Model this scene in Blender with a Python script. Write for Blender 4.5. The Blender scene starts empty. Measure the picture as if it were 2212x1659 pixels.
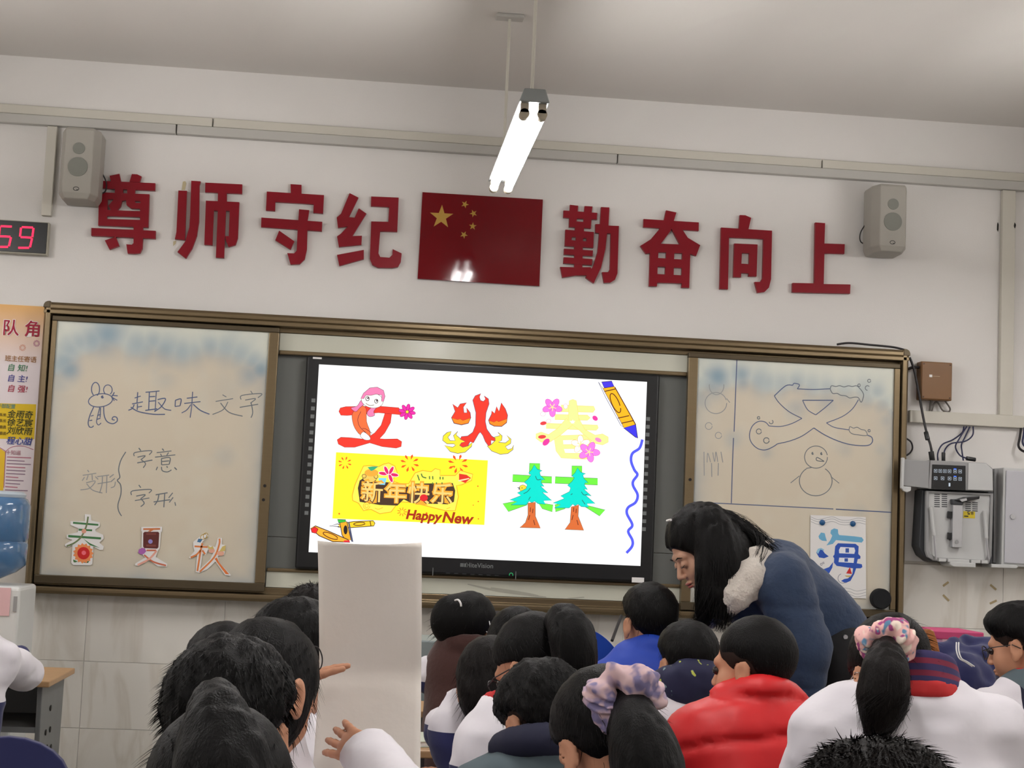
import bpy, bmesh, math, random
import numpy as np
from mathutils import Vector, Matrix
from mathutils.geometry import tessellate_polygon

random.seed(7)
scn = bpy.context.scene
COL = scn.collection

# ---------------------------------------------------------------- camera
CAM = np.array([0.0, -7.02, 1.40])
FPX = 3322.0
_yaw, _pitch, _roll = [math.radians(a) for a in (5.52, 5.30, 2.51)]
_F = np.array([math.sin(_yaw) * math.cos(_pitch), math.cos(_yaw) * math.cos(_pitch), math.sin(_pitch)])
_r = np.array([math.cos(_yaw), -math.sin(_yaw), 0.0])
_u = np.cross(_r, _F)
_R = math.cos(_roll) * _r + math.sin(_roll) * _u
_U = -math.sin(_roll) * _r + math.cos(_roll) * _u
cam_d = bpy.data.cameras.new('camera')
cam_d.sensor_fit = 'HORIZONTAL'
cam_d.sensor_width = 36.0
cam_d.lens = FPX / 2212.0 * 36.0
cam_d.clip_start = 0.05
cam_o = bpy.data.objects.new('camera', cam_d)
COL.objects.link(cam_o)
cam_o.matrix_world = Matrix([[_R[0], _U[0], -_F[0], CAM[0]], [_R[1], _U[1], -_F[1], CAM[1]],
                             [_R[2], _U[2], -_F[2], CAM[2]], [0, 0, 0, 1]])
scn.camera = cam_o

# ---------------------------------------------------------------- world, exposure
world = bpy.data.worlds.new('world')
scn.world = world
world.use_nodes = True
world.node_tree.nodes['Background'].inputs[0].default_value = (0.75, 0.8, 0.9, 1)
world.node_tree.nodes['Background'].inputs[1].default_value = 0.3
vs = scn.view_settings
vs.view_transform = 'Standard'
vs.look = 'None'
vs.gamma = 1.0
vs.use_curve_mapping = False
vs.exposure = 1.2
scn.cycles.max_bounces = 4
scn.cycles.diffuse_bounces = 3
scn.cycles.glossy_bounces = 3
scn.cycles.transmission_bounces = 3
scn.cycles.caustics_reflective = False
scn.cycles.caustics_refractive = False
TUBE_POWER = 34.0         # radiance of the fluorescent tubes
SCREEN_POWER = 0.52       # radiance of display white


# ---------------------------------------------------------------- pixel to place
def W(px, py, Y):
    """point of the plane y = Y seen at pixel (px, py) of the 2212 x 1659 photograph"""
    d = _F + (px - 1106.0) / FPX * _R - (py - 829.5) / FPX * _U
    return CAM + d * ((Y - CAM[1]) / d[1])


def at(px, py, dist):
    """point seen at a pixel at a distance dist from the camera's wall-parallel plane"""
    return W(px, py, CAM[1] + dist)


# ---------------------------------------------------------------- materials
def lin(c):
    out = []
    for v in c[:3]:
        v = v / 255.0
        out.append(v / 12.92 if v <= 0.04045 else ((v + 0.055) / 1.055) ** 2.4)
    return tuple(out) + (1.0,)


MATS = {}


def pm(name, rgb, rough=0.6, metal=0.0, var=0.06, scale=14.0, bump=0.0, bscale=60.0, coat=0.0, emit=0.0,
       spec=0.5, stretch=None, sheen=0.0, sss=0.0):
    """Principled material with procedural colour variation and relief"""
    if name in MATS:
        return MATS[name]
    m = bpy.data.materials.new(name)
    m.use_nodes = True
    nt = m.node_tree
    N, L = nt.nodes, nt.links
    b = N['Principled BSDF']
    b.inputs['Roughness'].default_value = rough
    b.inputs['Metallic'].default_value = metal
    b.inputs['Coat Weight'].default_value = coat
    b.inputs['Specular IOR Level'].default_value = spec
    b.inputs['Sheen Weight'].default_value = sheen
    if sss:
        b.inputs['Subsurface Weight'].default_value = sss
        b.inputs['Subsurface Radius'].default_value = (0.02, 0.008, 0.004)
        b.inputs['Subsurface Scale'].default_value = 0.5
    c = lin(rgb)
    tc = N.new('ShaderNodeTexCoord')
    mp = N.new('ShaderNodeMapping')
    L.new(tc.outputs['Object'], mp.inputs['Vector'])
    if stretch:
        mp.inputs['Scale'].default_value = stretch
    nz = N.new('ShaderNodeTexNoise')
    nz.inputs['Scale'].default_value = scale
    nz.inputs['Detail'].default_value = 4
    L.new(mp.outputs[0], nz.inputs['Vector'])
    mx = N.new('ShaderNodeMix')
    mx.data_type = 'RGBA'
    mx.inputs[6].default_value = tuple(v * (1 - var) for v in c[:3]) + (1,)
    mx.inputs[7].default_value = tuple(min(1, v * (1 + var)) for v in c[:3]) + (1,)
    L.new(nz.outputs[0], mx.inputs[0])
    L.new(mx.outputs[2], b.inputs['Base Color'])
    if emit:
        L.new(mx.outputs[2], b.inputs['Emission Color'])
        b.inputs['Emission Strength'].default_value = emit
        b.inputs['Base Color'].default_value = (0, 0, 0, 1)
        for lk in list(b.inputs['Base Color'].links):
            L.remove(lk)
        b.inputs['Base Color'].default_value = (0.01, 0.01, 0.01, 1)
        b.inputs['Specular IOR Level'].default_value = 0.1
    if bump:
        n2 = N.new('ShaderNodeTexNoise')
        n2.inputs['Scale'].default_value = bscale
        n2.inputs['Detail'].default_value = 3
        L.new(mp.outputs[0], n2.inputs['Vector'])
        bp = N.new('ShaderNodeBump')
        bp.inputs['Strength'].default_value = bump
        bp.inputs['Distance'].default_value = 0.01
        L.new(n2.outputs[0], bp.inputs['Height'])
        L.new(bp.outputs[0], b.inputs['Normal'])
    MATS[name] = m
    return m


def em(rgb, k=None):
    """a colour shown by the display"""
    m = pm('display_%d_%d_%d' % tuple(rgb), rgb, var=0.01, emit=SCREEN_POWER if k is None else k)
    if min(rgb) < 250:
        m.cycles.emission_sampling = 'NONE'      # small coloured shapes are not worth sampling as lamps
    return m


# ---------------------------------------------------------------- mesh building
WLOC = {}


class MB:
    """collects shapes for one mesh object"""

    def __init__(self):
        self.v, self.f, self.mi = [], [], []

    def add(self, vs_, fs, mi=0):
        o = len(self.v)
        self.v += [tuple(float(c) for c in p) for p in vs_]
        self.f += [tuple(i + o for i in q) for q in fs]
        self.mi += [mi] * len(fs)
        return self

    def box(self, lo, hi, mi=0):
        x0, y0, z0 = lo
        x1, y1, z1 = hi
        return self.add([(x0, y0, z0), (x1, y0, z0), (x1, y1, z0), (x0, y1, z0), (x0, y0, z1), (x1, y0, z1), (x1, y1, z1), (x0, y1, z1)],
                        [(3, 2, 1, 0), (4, 5, 6, 7), (0, 1, 5, 4), (1, 2, 6, 5), (2, 3, 7, 6), (3, 0, 4, 7)], mi)

    def hull8(self, p, mi=0):
        """box from 8 points: bottom ring of 4 then top ring of 4"""
        return self.add(p, [(3, 2, 1, 0), (4, 5, 6, 7), (0, 1, 5, 4), (1, 2, 6, 5), (2, 3, 7, 6), (3, 0, 4, 7)], mi)

    def tube(self, pts, r, n=8, mi=0, cap=True, flat=1.0):
        pts = [np.array(p, float) for p in pts]
        m = len(pts)
        rs = [r] * m if np.isscalar(r) else list(r)
        up = None
        vs_, fs = [], []
        for i, p in enumerate(pts):
            t = pts[min(i + 1, m - 1)] - pts[max(i - 1, 0)]
            t = t / (np.linalg.norm(t) + 1e-12)
            if up is None:
                a = np.array([0, 0, 1.0]) if abs(t[2]) < 0.9 else np.array([1.0, 0, 0])
                up = np.cross(t, a)
            up = up - t * (up @ t)
            up /= np.linalg.norm(up) + 1e-12
            w = np.cross(t, up)
            for k in range(n):
                a = 2 * math.pi * k / n
                vs_.append(p + rs[i] * (math.cos(a) * up + flat * math.sin(a) * w))
        for i in range(m - 1):
            for k in range(n):
                k2 = (k + 1) % n
                fs.append((i * n + k, i * n + k2, (i + 1) * n + k2, (i + 1) * n + k))
        if cap:
            fs.append(tuple(range(n - 1, -1, -1)))
            fs.append(tuple((m - 1) * n + k for k in range(n)))
        return self.add(vs_, fs, mi)

    def disc(self, c, r, depth, axis=(0, -1, 0), n=24, mi=0, r2=None):
        c = np.array(c, float)
        a = np.array(axis, float)
        a /= np.linalg.norm(a)
        return self.tube([c, c + a * depth], [r, r if r2 is None else r2], n, mi)

    def lathe(self, c, prof, n=20, mi=0):
        """profile of (radius, z) about a vertical axis through c"""
        vs_, fs = [], []
        for (r, z) in prof:
            for k in range(n):
                a = 2 * math.pi * k / n
                vs_.append((c[0] + r * math.cos(a), c[1] + r * math.sin(a), c[2] + z))
        for i in range(len(prof) - 1):
            for k in range(n):
                k2 = (k + 1) % n
                fs.append((i * n + k, i * n + k2, (i + 1) * n + k2, (i + 1) * n + k))
        fs.append(tuple(range(n - 1, -1, -1)))
        fs.append(tuple((len(prof) - 1) * n + k for k in range(n)))
        return self.add(vs_, fs, mi)

    def plate(self, outline, y_front, y_back=None, holes=(), mi=0):
        """polygon(s) given as (x, z) in a plane parallel to the wall, optionally with thickness"""
        loops = [list(outline)] + [list(h) for h in holes]
        tris = tessellate_polygon([[Vector((p[0], p[1], 0)) for p in lp] for lp in loops])
        flat = [p for lp in loops for p in lp]
        n = len(flat)
        fr = [(p[0], y_front, p[1]) for p in flat]

        def orient(t):
            a, b, c = [flat[i] for i in t]
            s = (b[0] - a[0]) * (c[1] - a[1]) - (b[1] - a[1]) * (c[0] - a[0])
            return tuple(t) if s > 0 else tuple(reversed(t))
        ft = [orient(t) for t in tris]          # counter-clockwise seen from -Y
        self.add(fr, ft, mi)
        if y_back is not None:
            bk = [(p[0], y_back, p[1]) for p in flat]
            self.add(bk, [tuple(reversed(t)) for t in ft], mi)
            o = 0
            for li, lp in enumerate(loops):
                m = len(lp)
                area = sum(lp[i][0] * lp[(i + 1) % m][1] - lp[(i + 1) % m][0] * lp[i][1] for i in range(m))
                vs_ = [(p[0], y_front, p[1]) for p in lp] + [(p[0], y_back, p[1]) for p in lp]
                fs = []
                for i in range(m):
                    j = (i + 1) % m
                    q = (i, i + m, j + m, j)
                    if (area < 0) != (li > 0):
                        q = tuple(reversed(q))
                    fs.append(q)
                self.add(vs_, fs, mi)
                o += m
        return self

    def ribbon(self, pts, w, y, mi=0, closed=False, taper=False):
        """flat pen line of width w through (x, z) points at depth y, facing the room"""
        P = [np.array(p[:2], float) for p in pts]
        m = len(P)
        vs_, fs = [], []
        for i in range(m):
            if closed:
                t = P[(i + 1) % m] - P[i - 1]
            else:
                t = P[min(i + 1, m - 1)] - P[max(i - 1, 0)]
            l = np.linalg.norm(t)
            t = t / l if l > 1e-9 else np.array([1.0, 0])
            nn = np.array([-t[1], t[0]])
            ww = w * 0.5
            if taper:
                ww *= 0.35 + 0.65 * math.sin(math.pi * (i + 0.5) / m)
            vs_.append((P[i][0] - nn[0] * ww, y, P[i][1] - nn[1] * ww))
            vs_.append((P[i][0] + nn[0] * ww, y, P[i][1] + nn[1] * ww))
        for i in range(m if closed else m - 1):
            j = (i + 1) % m
            fs.append((2 * i, 2 * j, 2 * j + 1, 2 * i + 1))
        return self.add(vs_, fs, mi)

    def build(self, name, mat, parent=None, label=None, cat=None, group=None, kind=None, smooth=False, bevel=0.0, segs=2, origin=None):
        V = np.array(self.v, float)
        if parent is not None:
            org = WLOC[parent]
        elif origin is not None:
            org = np.array(origin, float)
        else:
            lo, hi = V.min(0), V.max(0)
            org = np.array([(lo[0] + hi[0]) / 2, (lo[1] + hi[1]) / 2, lo[2]])
        me = bpy.data.meshes.new(name)
        me.from_pydata([tuple(p) for p in (V - org)], [], self.f)
        mats = mat if isinstance(mat, (list, tuple)) else [mat]
        for m_ in mats:
            me.materials.append(m_)
        if len(mats) > 1:
            me.polygons.foreach_set('material_index', self.mi)
        if bevel:
            bm = bmesh.new()
            bm.from_mesh(me)
            bmesh.ops.remove_doubles(bm, verts=bm.verts, dist=1e-6)
            bm.normal_update()
            ed = [e for e in bm.edges if len(e.link_faces) == 2 and e.calc_face_angle(0) > 0.5]
            bmesh.ops.bevel(bm, geom=ed, offset=bevel, segments=segs, profile=0.5, affect='EDGES', clamp_overlap=True)
            bm.to_mesh(me)
            bm.free()
        if smooth:
            me.polygons.foreach_set('use_smooth', [True] * len(me.polygons))
            if smooth is not True:
                me.set_sharp_from_angle(angle=math.radians(smooth))
        me.update()
        o = bpy.data.objects.new(name, me)
        COL.objects.link(o)
        if parent is not None:
            o.parent = parent
        else:
            o.location = tuple(org)
        WLOC[o] = org
        tag(o, label, cat, group, kind)
        return o


def tag(o, label=None, cat=None, group=None, kind=None):
    for k, v in (('label', label), ('category', cat), ('group', group), ('kind', kind)):
        if v:
            o[k] = v
    return o


def thing(name, label, cat, loc, group=None, kind=None):
    o = bpy.data.objects.new(name, None)
    o.empty_display_size = 0.05
    COL.objects.link(o)
    o.location = tuple(float(c) for c in loc)
    WLOC[o] = np.array(loc, float)
    return tag(o, label, cat, group, kind)


def part_copy(src, parent, shift):
    """a copy of a part, moved by shift, sharing its mesh"""
    c = src.copy()
    COL.objects.link(c)
    c.parent = parent
    c.location = tuple(np.array(src.location) + np.array(shift) + WLOC[src] - WLOC[parent])
    WLOC[c] = WLOC[parent]
    return c


def smooth_line(pts, n=6, closed=False):
    """Catmull-Rom through points"""
    P = [np.array(p, float) for p in pts]
    m = len(P)
    if m < 3:
        return P
    out = []
    for i in range(m if closed else m - 1):
        if closed:
            a, b, c, d = P[i - 1], P[i], P[(i + 1) % m], P[(i + 2) % m]
        else:
            a, b, c, d = P[max(i - 1, 0)], P[i], P[i + 1], P[min(i + 2, m - 1)]
        for k in range(n):
            t = k / n
            out.append(0.5 * ((2 * b) + (c - a) * t + (2 * a - 5 * b + 4 * c - d) * t * t + (3 * b - a - 3 * c + d) * t ** 3))
    if not closed:
        out.append(P[-1])
    return out


def arc(cx, cy, rx, ry=None, a0=0, a1=360, n=20, rot=0):
    ry = rx if ry is None else ry
    out = []
    full = abs(a1 - a0) >= 360
    for i in range(n if full else n + 1):
        a = math.radians(a0 + (a1 - a0) * i / n)
        x, y = rx * math.cos(a), ry * math.sin(a)
        c, s = math.cos(math.radians(rot)), math.sin(math.radians(rot))
        out.append((cx + x * c - y * s, cy + x * s + y * c))
    return out


class Zoom:
    """maps coordinates of an enlarged crop of the photograph to the plane y = Y"""

    def __init__(self, x0, y0, s, Y):
        self.x0, self.y0, self.s, self.Y = x0, y0, s, Y

    def __call__(self, p):
        q = W(self.x0 + p[0] / self.s, self.y0 + p[1] / self.s, self.Y)
        return (q[0], q[2])

    def all(self, pts):
        return [self(p) for p in pts]


def text_mesh(body, size, bold=0.0, space=1.0):
    """(vertices (x, y), faces) of a word in the built-in font, centred"""
    c = bpy.data.curves.new('word', 'FONT')
    c.body = body
    c.size = size
    c.offset = bold
    c.space_character = space
    c.resolution_u = 3
    c.align_x = 'CENTER'
    c.align_y = 'CENTER'
    o = bpy.data.objects.new('word', c)
    COL.objects.link(o)
    dg = bpy.context.evaluated_depsgraph_get()
    me = bpy.data.meshes.new_from_object(o.evaluated_get(dg))
    vs_ = [(v.co.x, v.co.y) for v in me.vertices]
    fs = [tuple(p.vertices) for p in me.polygons]
    bpy.data.objects.remove(o)
    bpy.data.curves.remove(c)
    bpy.data.meshes.remove(me)
    return vs_, fs


def put_text(mb, body, x, z, y, size, ang=0.0, bold=0.0, mi=0, shear=0.0, wide=1.0, space=1.0):
    vs_, fs = text_mesh(body, size, bold, space)
    ca, sa = math.cos(ang), math.sin(ang)
    out = []
    for (a, b) in vs_:
        a = a * wide + shear * b
        out.append((x + a * ca - b * sa, y, z + a * sa + b * ca))
    mb.add(out, fs, mi)


# ---------------------------------------------------------------- palette
WALL = pm('wall_paint', (226, 223, 219), 0.9, var=0.03, scale=3, bump=0.06, bscale=180)
CEIL = pm('ceiling_paint', (218, 214, 209), 0.95, var=0.02, scale=2, bump=0.04, bscale=120)
FLOOR = pm('floor_terrazzo', (150, 146, 138), 0.45, var=0.12, scale=60)
PVC = pm('cable_duct_plastic', (204, 200, 188), 0.5, var=0.03)
PVC2 = pm('cable_duct_plastic_grey', (186, 184, 178), 0.5, var=0.03)
DARK = pm('dark_gap', (30, 26, 24), 0.8)
GREY = pm('speaker_plastic', (160, 156, 147), 0.55, var=0.04, bump=0.05, bscale=300)
GRILLE = pm('speaker_grille', (126, 127, 119), 0.7, var=0.05, bump=0.25, bscale=900)
RED = pm('red_acrylic', (136, 12, 30), 0.35, var=0.05, scale=6, spec=0.25)
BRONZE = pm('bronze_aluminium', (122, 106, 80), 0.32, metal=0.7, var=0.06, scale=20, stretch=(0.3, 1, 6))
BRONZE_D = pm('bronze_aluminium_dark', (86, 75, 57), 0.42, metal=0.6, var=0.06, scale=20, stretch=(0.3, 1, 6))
WHITE_EN = pm('white_enamel', (206, 206, 190), 0.16, var=0.02, scale=3)
BLACKP = pm('black_plastic', (16, 17, 19), 0.35, var=0.1)
METAL = pm('galvanised_metal', (150, 155, 155), 0.4, metal=0.7, var=0.06)
CABLE = pm('black_cable', (28, 24, 26), 0.5, var=0.1)
CABLEB = pm('blue_cable', (34, 38, 74), 0.5, var=0.1)
PAPER = pm('white_paper', (232, 230, 228), 0.85, var=0.015, scale=10)

RX0, RX1, RY0, RY1, RZ = -3.7, 4.7, -9.6, 0.0, 3.43


def marble(name, rgb, vein):
    m = pm(name, rgb, 0.18, var=0.05, scale=2.5, spec=0.5)
    nt = m.node_tree
    N, L = nt.nodes, nt.links
    b = N['Principled BSDF']
    src = b.inputs['Base Color'].links[0].from_socket
    tc = N.new('ShaderNodeTexCoord')
    oi = N.new('ShaderNodeObjectInfo')
    ad = N.new('ShaderNodeVectorMath')
    ad.operation = 'MULTIPLY_ADD'
    ad.inputs[1].default_value = (1.4, 1.4, 0.35)
    ml = N.new('ShaderNodeVectorMath')
    ml.operation = 'SCALE'
    ml.inputs[0].default_value = (13.0, 7.0, 9.0)
    L.new(oi.outputs['Random'], ml.inputs['Scale'])
    L.new(tc.outputs['Object'], ad.inputs[0])
    L.new(ml.outputs[0], ad.inputs[2])
    w = N.new('ShaderNodeTexNoise')
    w.inputs['Scale'].default_value = 3.2
    w.inputs['Detail'].default_value = 6
    w.inputs['Distortion'].default_value = 0.7
    L.new(ad.outputs[0], w.inputs['Vector'])
    rp = N.new('ShaderNodeValToRGB')
    e = rp.color_ramp.elements
    e[0].position, e[0].color = 0.44, (0, 0, 0, 1)
    e[1].position, e[1].color = 0.5, (1, 1, 1, 1)
    e2 = rp.color_ramp.elements.new(0.57)
    e2.color = (0, 0, 0, 1)
    L.new(w.outputs[0], rp.inputs[0])
    sc = N.new('ShaderNodeMath')
    sc.operation = 'MULTIPLY'
    sc.inputs[1].default_value = 0.28
    L.new(rp.outputs[0], sc.inputs[0])
    mx = N.new('ShaderNodeMix')
    mx.data_type = 'RGBA'
    mx.inputs[7].default_value = lin(vein)
    L.new(sc.outputs[0], mx.inputs[0])
    L.new(src, mx.inputs[6])
    L.new(mx.outputs[2], b.inputs['Base Color'])
    return m


TILE = marble('marble_tile', (222, 218, 210), (176, 164, 144))

# ---------------------------------------------------------------- room shell
DADO = 1.31
wf = MB().box((RX0 - .2, 0, 0), (RX1 + .2, .2, RZ)).build('wall_front', WALL, kind='structure', label='white painted front wall with tiled lower part')
MB().box((RX0 - .2, RY0, 0), (RX0, 0, RZ)).build('wall_left', WALL, kind='structure', label='white painted side wall on the left')
MB().box((RX1, RY0, 0), (RX1 + .2, 0, RZ)).build('wall_right', WALL, kind='structure', label='white painted side wall on the right')
MB().box((RX0 - .2, RY0 - .2, 0), (RX1 + .2, RY0, RZ)).build('wall_back', WALL, kind='structure', label='white painted wall at the back of the room')
MB().box((RX0 - .2, RY0 - .2, -.1), (RX1 + .2, .2, 0)).build('floor', FLOOR, kind='structure', label='grey classroom floor')
MB().box((RX0 - .2, RY0 - .2, RZ), (RX1 + .2, .2, RZ + .1)).build('ceiling', CEIL, kind='structure', label='plain white ceiling')

tile0 = None
TW, TH, G = 0.60, 0.291, 0.0012
rows = [(DADO - TH * (k + 1), DADO - TH * k) for k in range(4)] + [(0.0, DADO - TH * 4)]
for r, (z0, z1) in enumerate(rows):
    last = (r == 4)
    first_t = None
    k = -4
    while True:
        x0 = -1.163 + TW * k
        if x0 >= RX1 - .02:
            break
        k += 1
        xa, xb = max(x0, RX0), min(x0 + TW, RX1)     # cut tiles at the two room corners
        if xb - xa < .02:
            continue
        if xb - xa > TW - .001 and ((tile0 is None) or (last and first_t is None)):
            t = MB().box((x0 + G, -.0032, z0 + G), (x0 + TW - G, -.0005, z1 - G)).build('tile', TILE, wf, bevel=0.0008, segs=1)
            o = np.array([x0, 0, z0])
            me = t.data
            for v in me.vertices:
                v.co = v.co + Vector(WLOC[wf] - o)
            t.location = tuple(o - WLOC[wf])
            if last:
                first_t = t
            else:
                tile0 = t
        elif (first_t if last else tile0) is not None:
            t = (first_t if last else tile0).copy()
            COL.objects.link(t)
            t.parent = wf
            t.location = tuple(np.array([xa, 0, z0]) - WLOC[wf])
            t.scale.x = (xb - xa) / TW
MB().box((RX0, -.012, DADO), (RX1, -.0005, DADO + .012)).build('trim_1', pm('tile_edge_trim', (176, 170, 158), 0.4), kind='structure', label='thin trim strip along the top of the wall tiles')


# ---------------------------------------------------------------- fluorescent lamps
TUBE = pm('lit_tube', (255, 251, 249), 0.4, var=0.0, emit=TUBE_POWER)
CAPM = pm('lamp_holder_plastic', (170, 160, 140), 0.6)


def lamp(x, y0, y1, z, label):
    t = thing('fluorescent_lamp', label, 'ceiling lamp', (x, (y0 + y1) / 2, z - .05), 'twin-tube ceiling lamps')
    h = MB()
    h.hull8([(x - .05, y0, z), (x + .05, y0, z), (x + .05, y1, z), (x - .05, y1, z),
             (x - .035, y0, z + .045), (x + .035, y0, z + .045), (x + .035, y1, z + .045), (x - .035, y1, z + .045)])
    h.build('housing', METAL, t, bevel=.003)
    for s in (-1, 1):
        xs = x + s * .029
        MB().tube([(xs, y0 + .055, z - .034), (xs, y1 - .055, z - .034)], .0145, 10).build('tube', TUBE, t, smooth=40)
        for ye, d in ((y0 + .02, 1), (y1 - .02, -1)):
            e = MB()
            e.box((xs - .013, min(ye, ye + d * .022), z - .03), (xs + .013, max(ye, ye + d * .022), z + .002))
            e.tube([(xs, ye, z - .034), (xs, ye + d * .036, z - .034)], .017, 12)
            e.build('lamp_holder', CAPM, t, smooth=40)
    for yr in (y0 + .1, y1 - .1):
        MB().tube([(x, yr, z + .045), (x, yr, RZ - .012)], .006, 8).build('rod', PVC, t, smooth=40)
        MB().box((x - .055, yr - .03, RZ - .014), (x + .055, yr + .03, RZ)).build('ceiling_plate', PVC2, t, bevel=.003)
    return t


LX, LZ = .503, 2.775
places = [(LX - 2.75, 'left'), (LX, 'middle'), (LX + 2.75, 'right')]
for rowi, yc in enumerate((-1.56, -4.2, -6.9)):
    for (x, nm) in places:
        if nm == 'middle' and rowi == 0:
            lb = 'lit twin-tube lamp hanging on rods in front of the flag'
        else:
            lb = 'lit twin-tube lamp in the %s row of the %s' % (('front', 'middle', 'back')[rowi], {'left': 'left side of the room', 'middle': 'centre aisle', 'right': 'right side of the room'}[nm])
        lamp(x, yc - .6, yc + .6, LZ, lb)


# ---------------------------------------------------------------- cable ducts on the front wall
def duct(name, label, segs, z0, z1, depth, mat, y_back=0.0):
    t = thing(name, label, 'cable duct', ((segs[0][0] + segs[-1][1]) / 2, y_back, z0))
    for (a, b) in segs:
        MB().box((a + .003, y_back - depth, z0), (b - .003, y_back, z1)).build('duct_segment', mat, t, bevel=.002, segs=1)
    return t


xU = [W(461, 268, 0)[0], W(1772, 360, 0)[0]]
xL = [W(383, 285, 0)[0], W(1331, 350, 0)[0], W(1331, 350, 0)[0] + 2.0]
duct('cable_duct', 'upper strip of the long pale cable duct below the ceiling', [(RX0, xU[0]), (xU[0], xU[1]), (xU[1], RX1)], 3.157, 3.198, .03, PVC)
duct('cable_duct', 'lower strip of the long pale cable duct, right above the red characters', [(RX0, xL[0]), (xL[0], xL[1]), (xL[1], xL[2]), (xL[2], RX1)], 3.112, 3.154, .04, PVC2)


def vduct(label, x0, x1, z0, z1, depth=.03):
    return MB().box((x0, -depth, z0), (x1, -.0005, z1)).build('cable_duct', PVC, label=label, cat='cable duct', bevel=.002, segs=1)


vx = W(107, 400, 0)[0]
vduct('upright cable duct running down to the red digital clock', vx - .022, vx + .022, 2.70, 3.110)
vx = W(2172, 640, 0)[0]
zb = W(2100, 920, 0)[2]
zt = W(2100, 894, 0)[2]
vduct('upright cable duct on the right, beside the dark chips in the wall', vx - .032, vx + .032, zt, 3.110)
x0 = 2.56
MB().box((x0, -.03, zb), (RX1, -.0005, zt)).build('cable_duct', PVC, label='level cable duct right of the board, under the brown box', cat='cable duct', bevel=.002, segs=1)
for i, (px, py, w_, h_) in enumerate(((2155, 490, .012, .045), (2186, 490, .01, .03))):
    c = W(px, py, 0)
    pts = [(c[0] + w_ * math.cos(a) * random.uniform(.3, .6), c[2] + h_ * math.sin(a) * random.uniform(.4, .6)) for a in [k * math.pi / 5 for k in range(10)]]
    MB().plate(pts, -.0325 if i == 1 else -.0012).build('wall_chip', DARK, label='dark chip %s the upright duct at the right' % ('on the right edge of', 'just left of')[1 - i], cat='wall damage')


# ---------------------------------------------------------------- loudspeakers
def speaker(label, px0, px1, py0, py1, cable_side):
    yf = -.20
    a, b = W(px0, py0, yf), W(px1, py1, yf)
    cx, z1, z0 = (a[0] + b[0]) / 2, a[2], b[2]
    w2, h = .085, z1 - z0
    t = thing('loudspeaker', label, 'loudspeaker', (cx, -.1, z0))
    ring = [(-w2, -.03), (-w2, -.14), (-w2 * .72, -.20), (w2 * .72, -.20), (w2, -.14), (w2, -.03)]
    bot = [(x * .93, y * .97) for x, y in ring]
    body = MB()
    n = len(ring)
    vs_ = [(cx + x, y + .0, z0) for x, y in [(p[0] * .8, p[1] + .012) for p in ring]] + [(cx + x, y, z0 + .025) for x, y in ring] + \
          [(cx + x, y, z1 - .012) for x, y in ring] + [(cx + x, y, z1) for x, y in bot]
    fs = [tuple(range(n - 1, -1, -1)), tuple(3 * n + k for k in range(n))]
    for l in range(3):
        for k in range(n):
            k2 = (k + 1) % n
            fs.append((l * n + k, l * n + k2, (l + 1) * n + k2, (l + 1) * n + k))
    body.add(vs_, fs).build('cabinet', GREY, t, bevel=.004)
    MB().disc((cx, yf - .0, z0 + h * .70), .026, .003).build('tweeter', GRILLE, t, smooth=40)
    MB().disc((cx, yf - .0, z0 + h * .44), .043, .003).build('woofer', GRILLE, t, smooth=40)
    lg = MB()
    lg.ribbon(arc(cx, z0 + h * .13, .012, .008), .003, yf - .0015, closed=True)
    lg.ribbon([(cx + .001, z0 + h * .12), (cx + .009, z0 + h * .115)], .003, yf - .0016)
    lg.build('logo', pm('badge_dark', (50, 48, 44), .5), t)
    MB().box((cx - .03, -.035, z0 + h * .35), (cx + .03, -.0005, z0 + h * .65)).build('wall_bracket', BLACKP, t, bevel=.003)
    s = cable_side
    MB().tube(smooth_line([(cx + s * .075, -.05, z0 + h * .5), (cx + s * .10, -.04, z0 + h * .35), (cx + s * .095, -.03, z0 + h * .22), (cx + s * .06, -.03, z0 + h * .18)]), .003, 6).build('wire', CABLE, t, smooth=True)


speaker('grey wall speaker above the first red character, beside the clock duct', 137, 200, 272, 430, 1)
speaker('grey wall speaker at the right end of the red motto', 1893, 1965, 395, 545, -1)

# ---------------------------------------------------------------- digital clock
c1 = W(106, 480, -.045)
c0 = W(106, 551, -.045)
cx1 = c1[0]
clk = thing('digital_clock', 'black digital clock with red figures at the left edge', 'clock', (cx1 - .25, -.02, c0[2]))
MB().box((cx1 - .50, -.04, c0[2]), (cx1, -.0005, c1[2])).build('clock_case', pm('clock_case', (170, 165, 150), .5), clk, bevel=.003)
MB().box((cx1 - .495, -.045, c0[2] + .006), (cx1 - .006, -.039, c1[2] - .004)).build('clock_face', BLACKP, clk, bevel=.001, segs=1)
LED = pm('red_led', (255, 30, 60), .4, var=0, emit=1.6)
ZC = Zoom(0, 200, 3.95, -.0462)
SEG = {'5': 'afgcd', '9': 'afgbcd'}
for ch, (ox, oy) in (('5', (0, 0)), ('9', (180, 8))):
    A, B_, C_, D_ = (0 + ox, 1140 + oy), (107 + ox, 1143 + oy), (80 + ox - 5, 1316 + oy), (-30 + ox, 1316 + oy)
    Mid0, Mid1 = (-10 + ox, 1225 + oy), (95 + ox, 1230 + oy)
    lines = {'a': (A, B_), 'b': (B_, Mid1), 'c': (Mid1, C_), 'd': (C_, D_), 'f': (A, Mid0), 'g': (Mid0, Mid1)}
    d = MB()
    for i, s in enumerate(SEG[ch]):
        p, q = [np.array(ZC(v)) for v in lines[s]]
        u = (q - p) * .06
        d.ribbon([p + u, q - u], .0085, -.0462 - i * 2e-5)
    d.build('digit', LED, clk)

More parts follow.
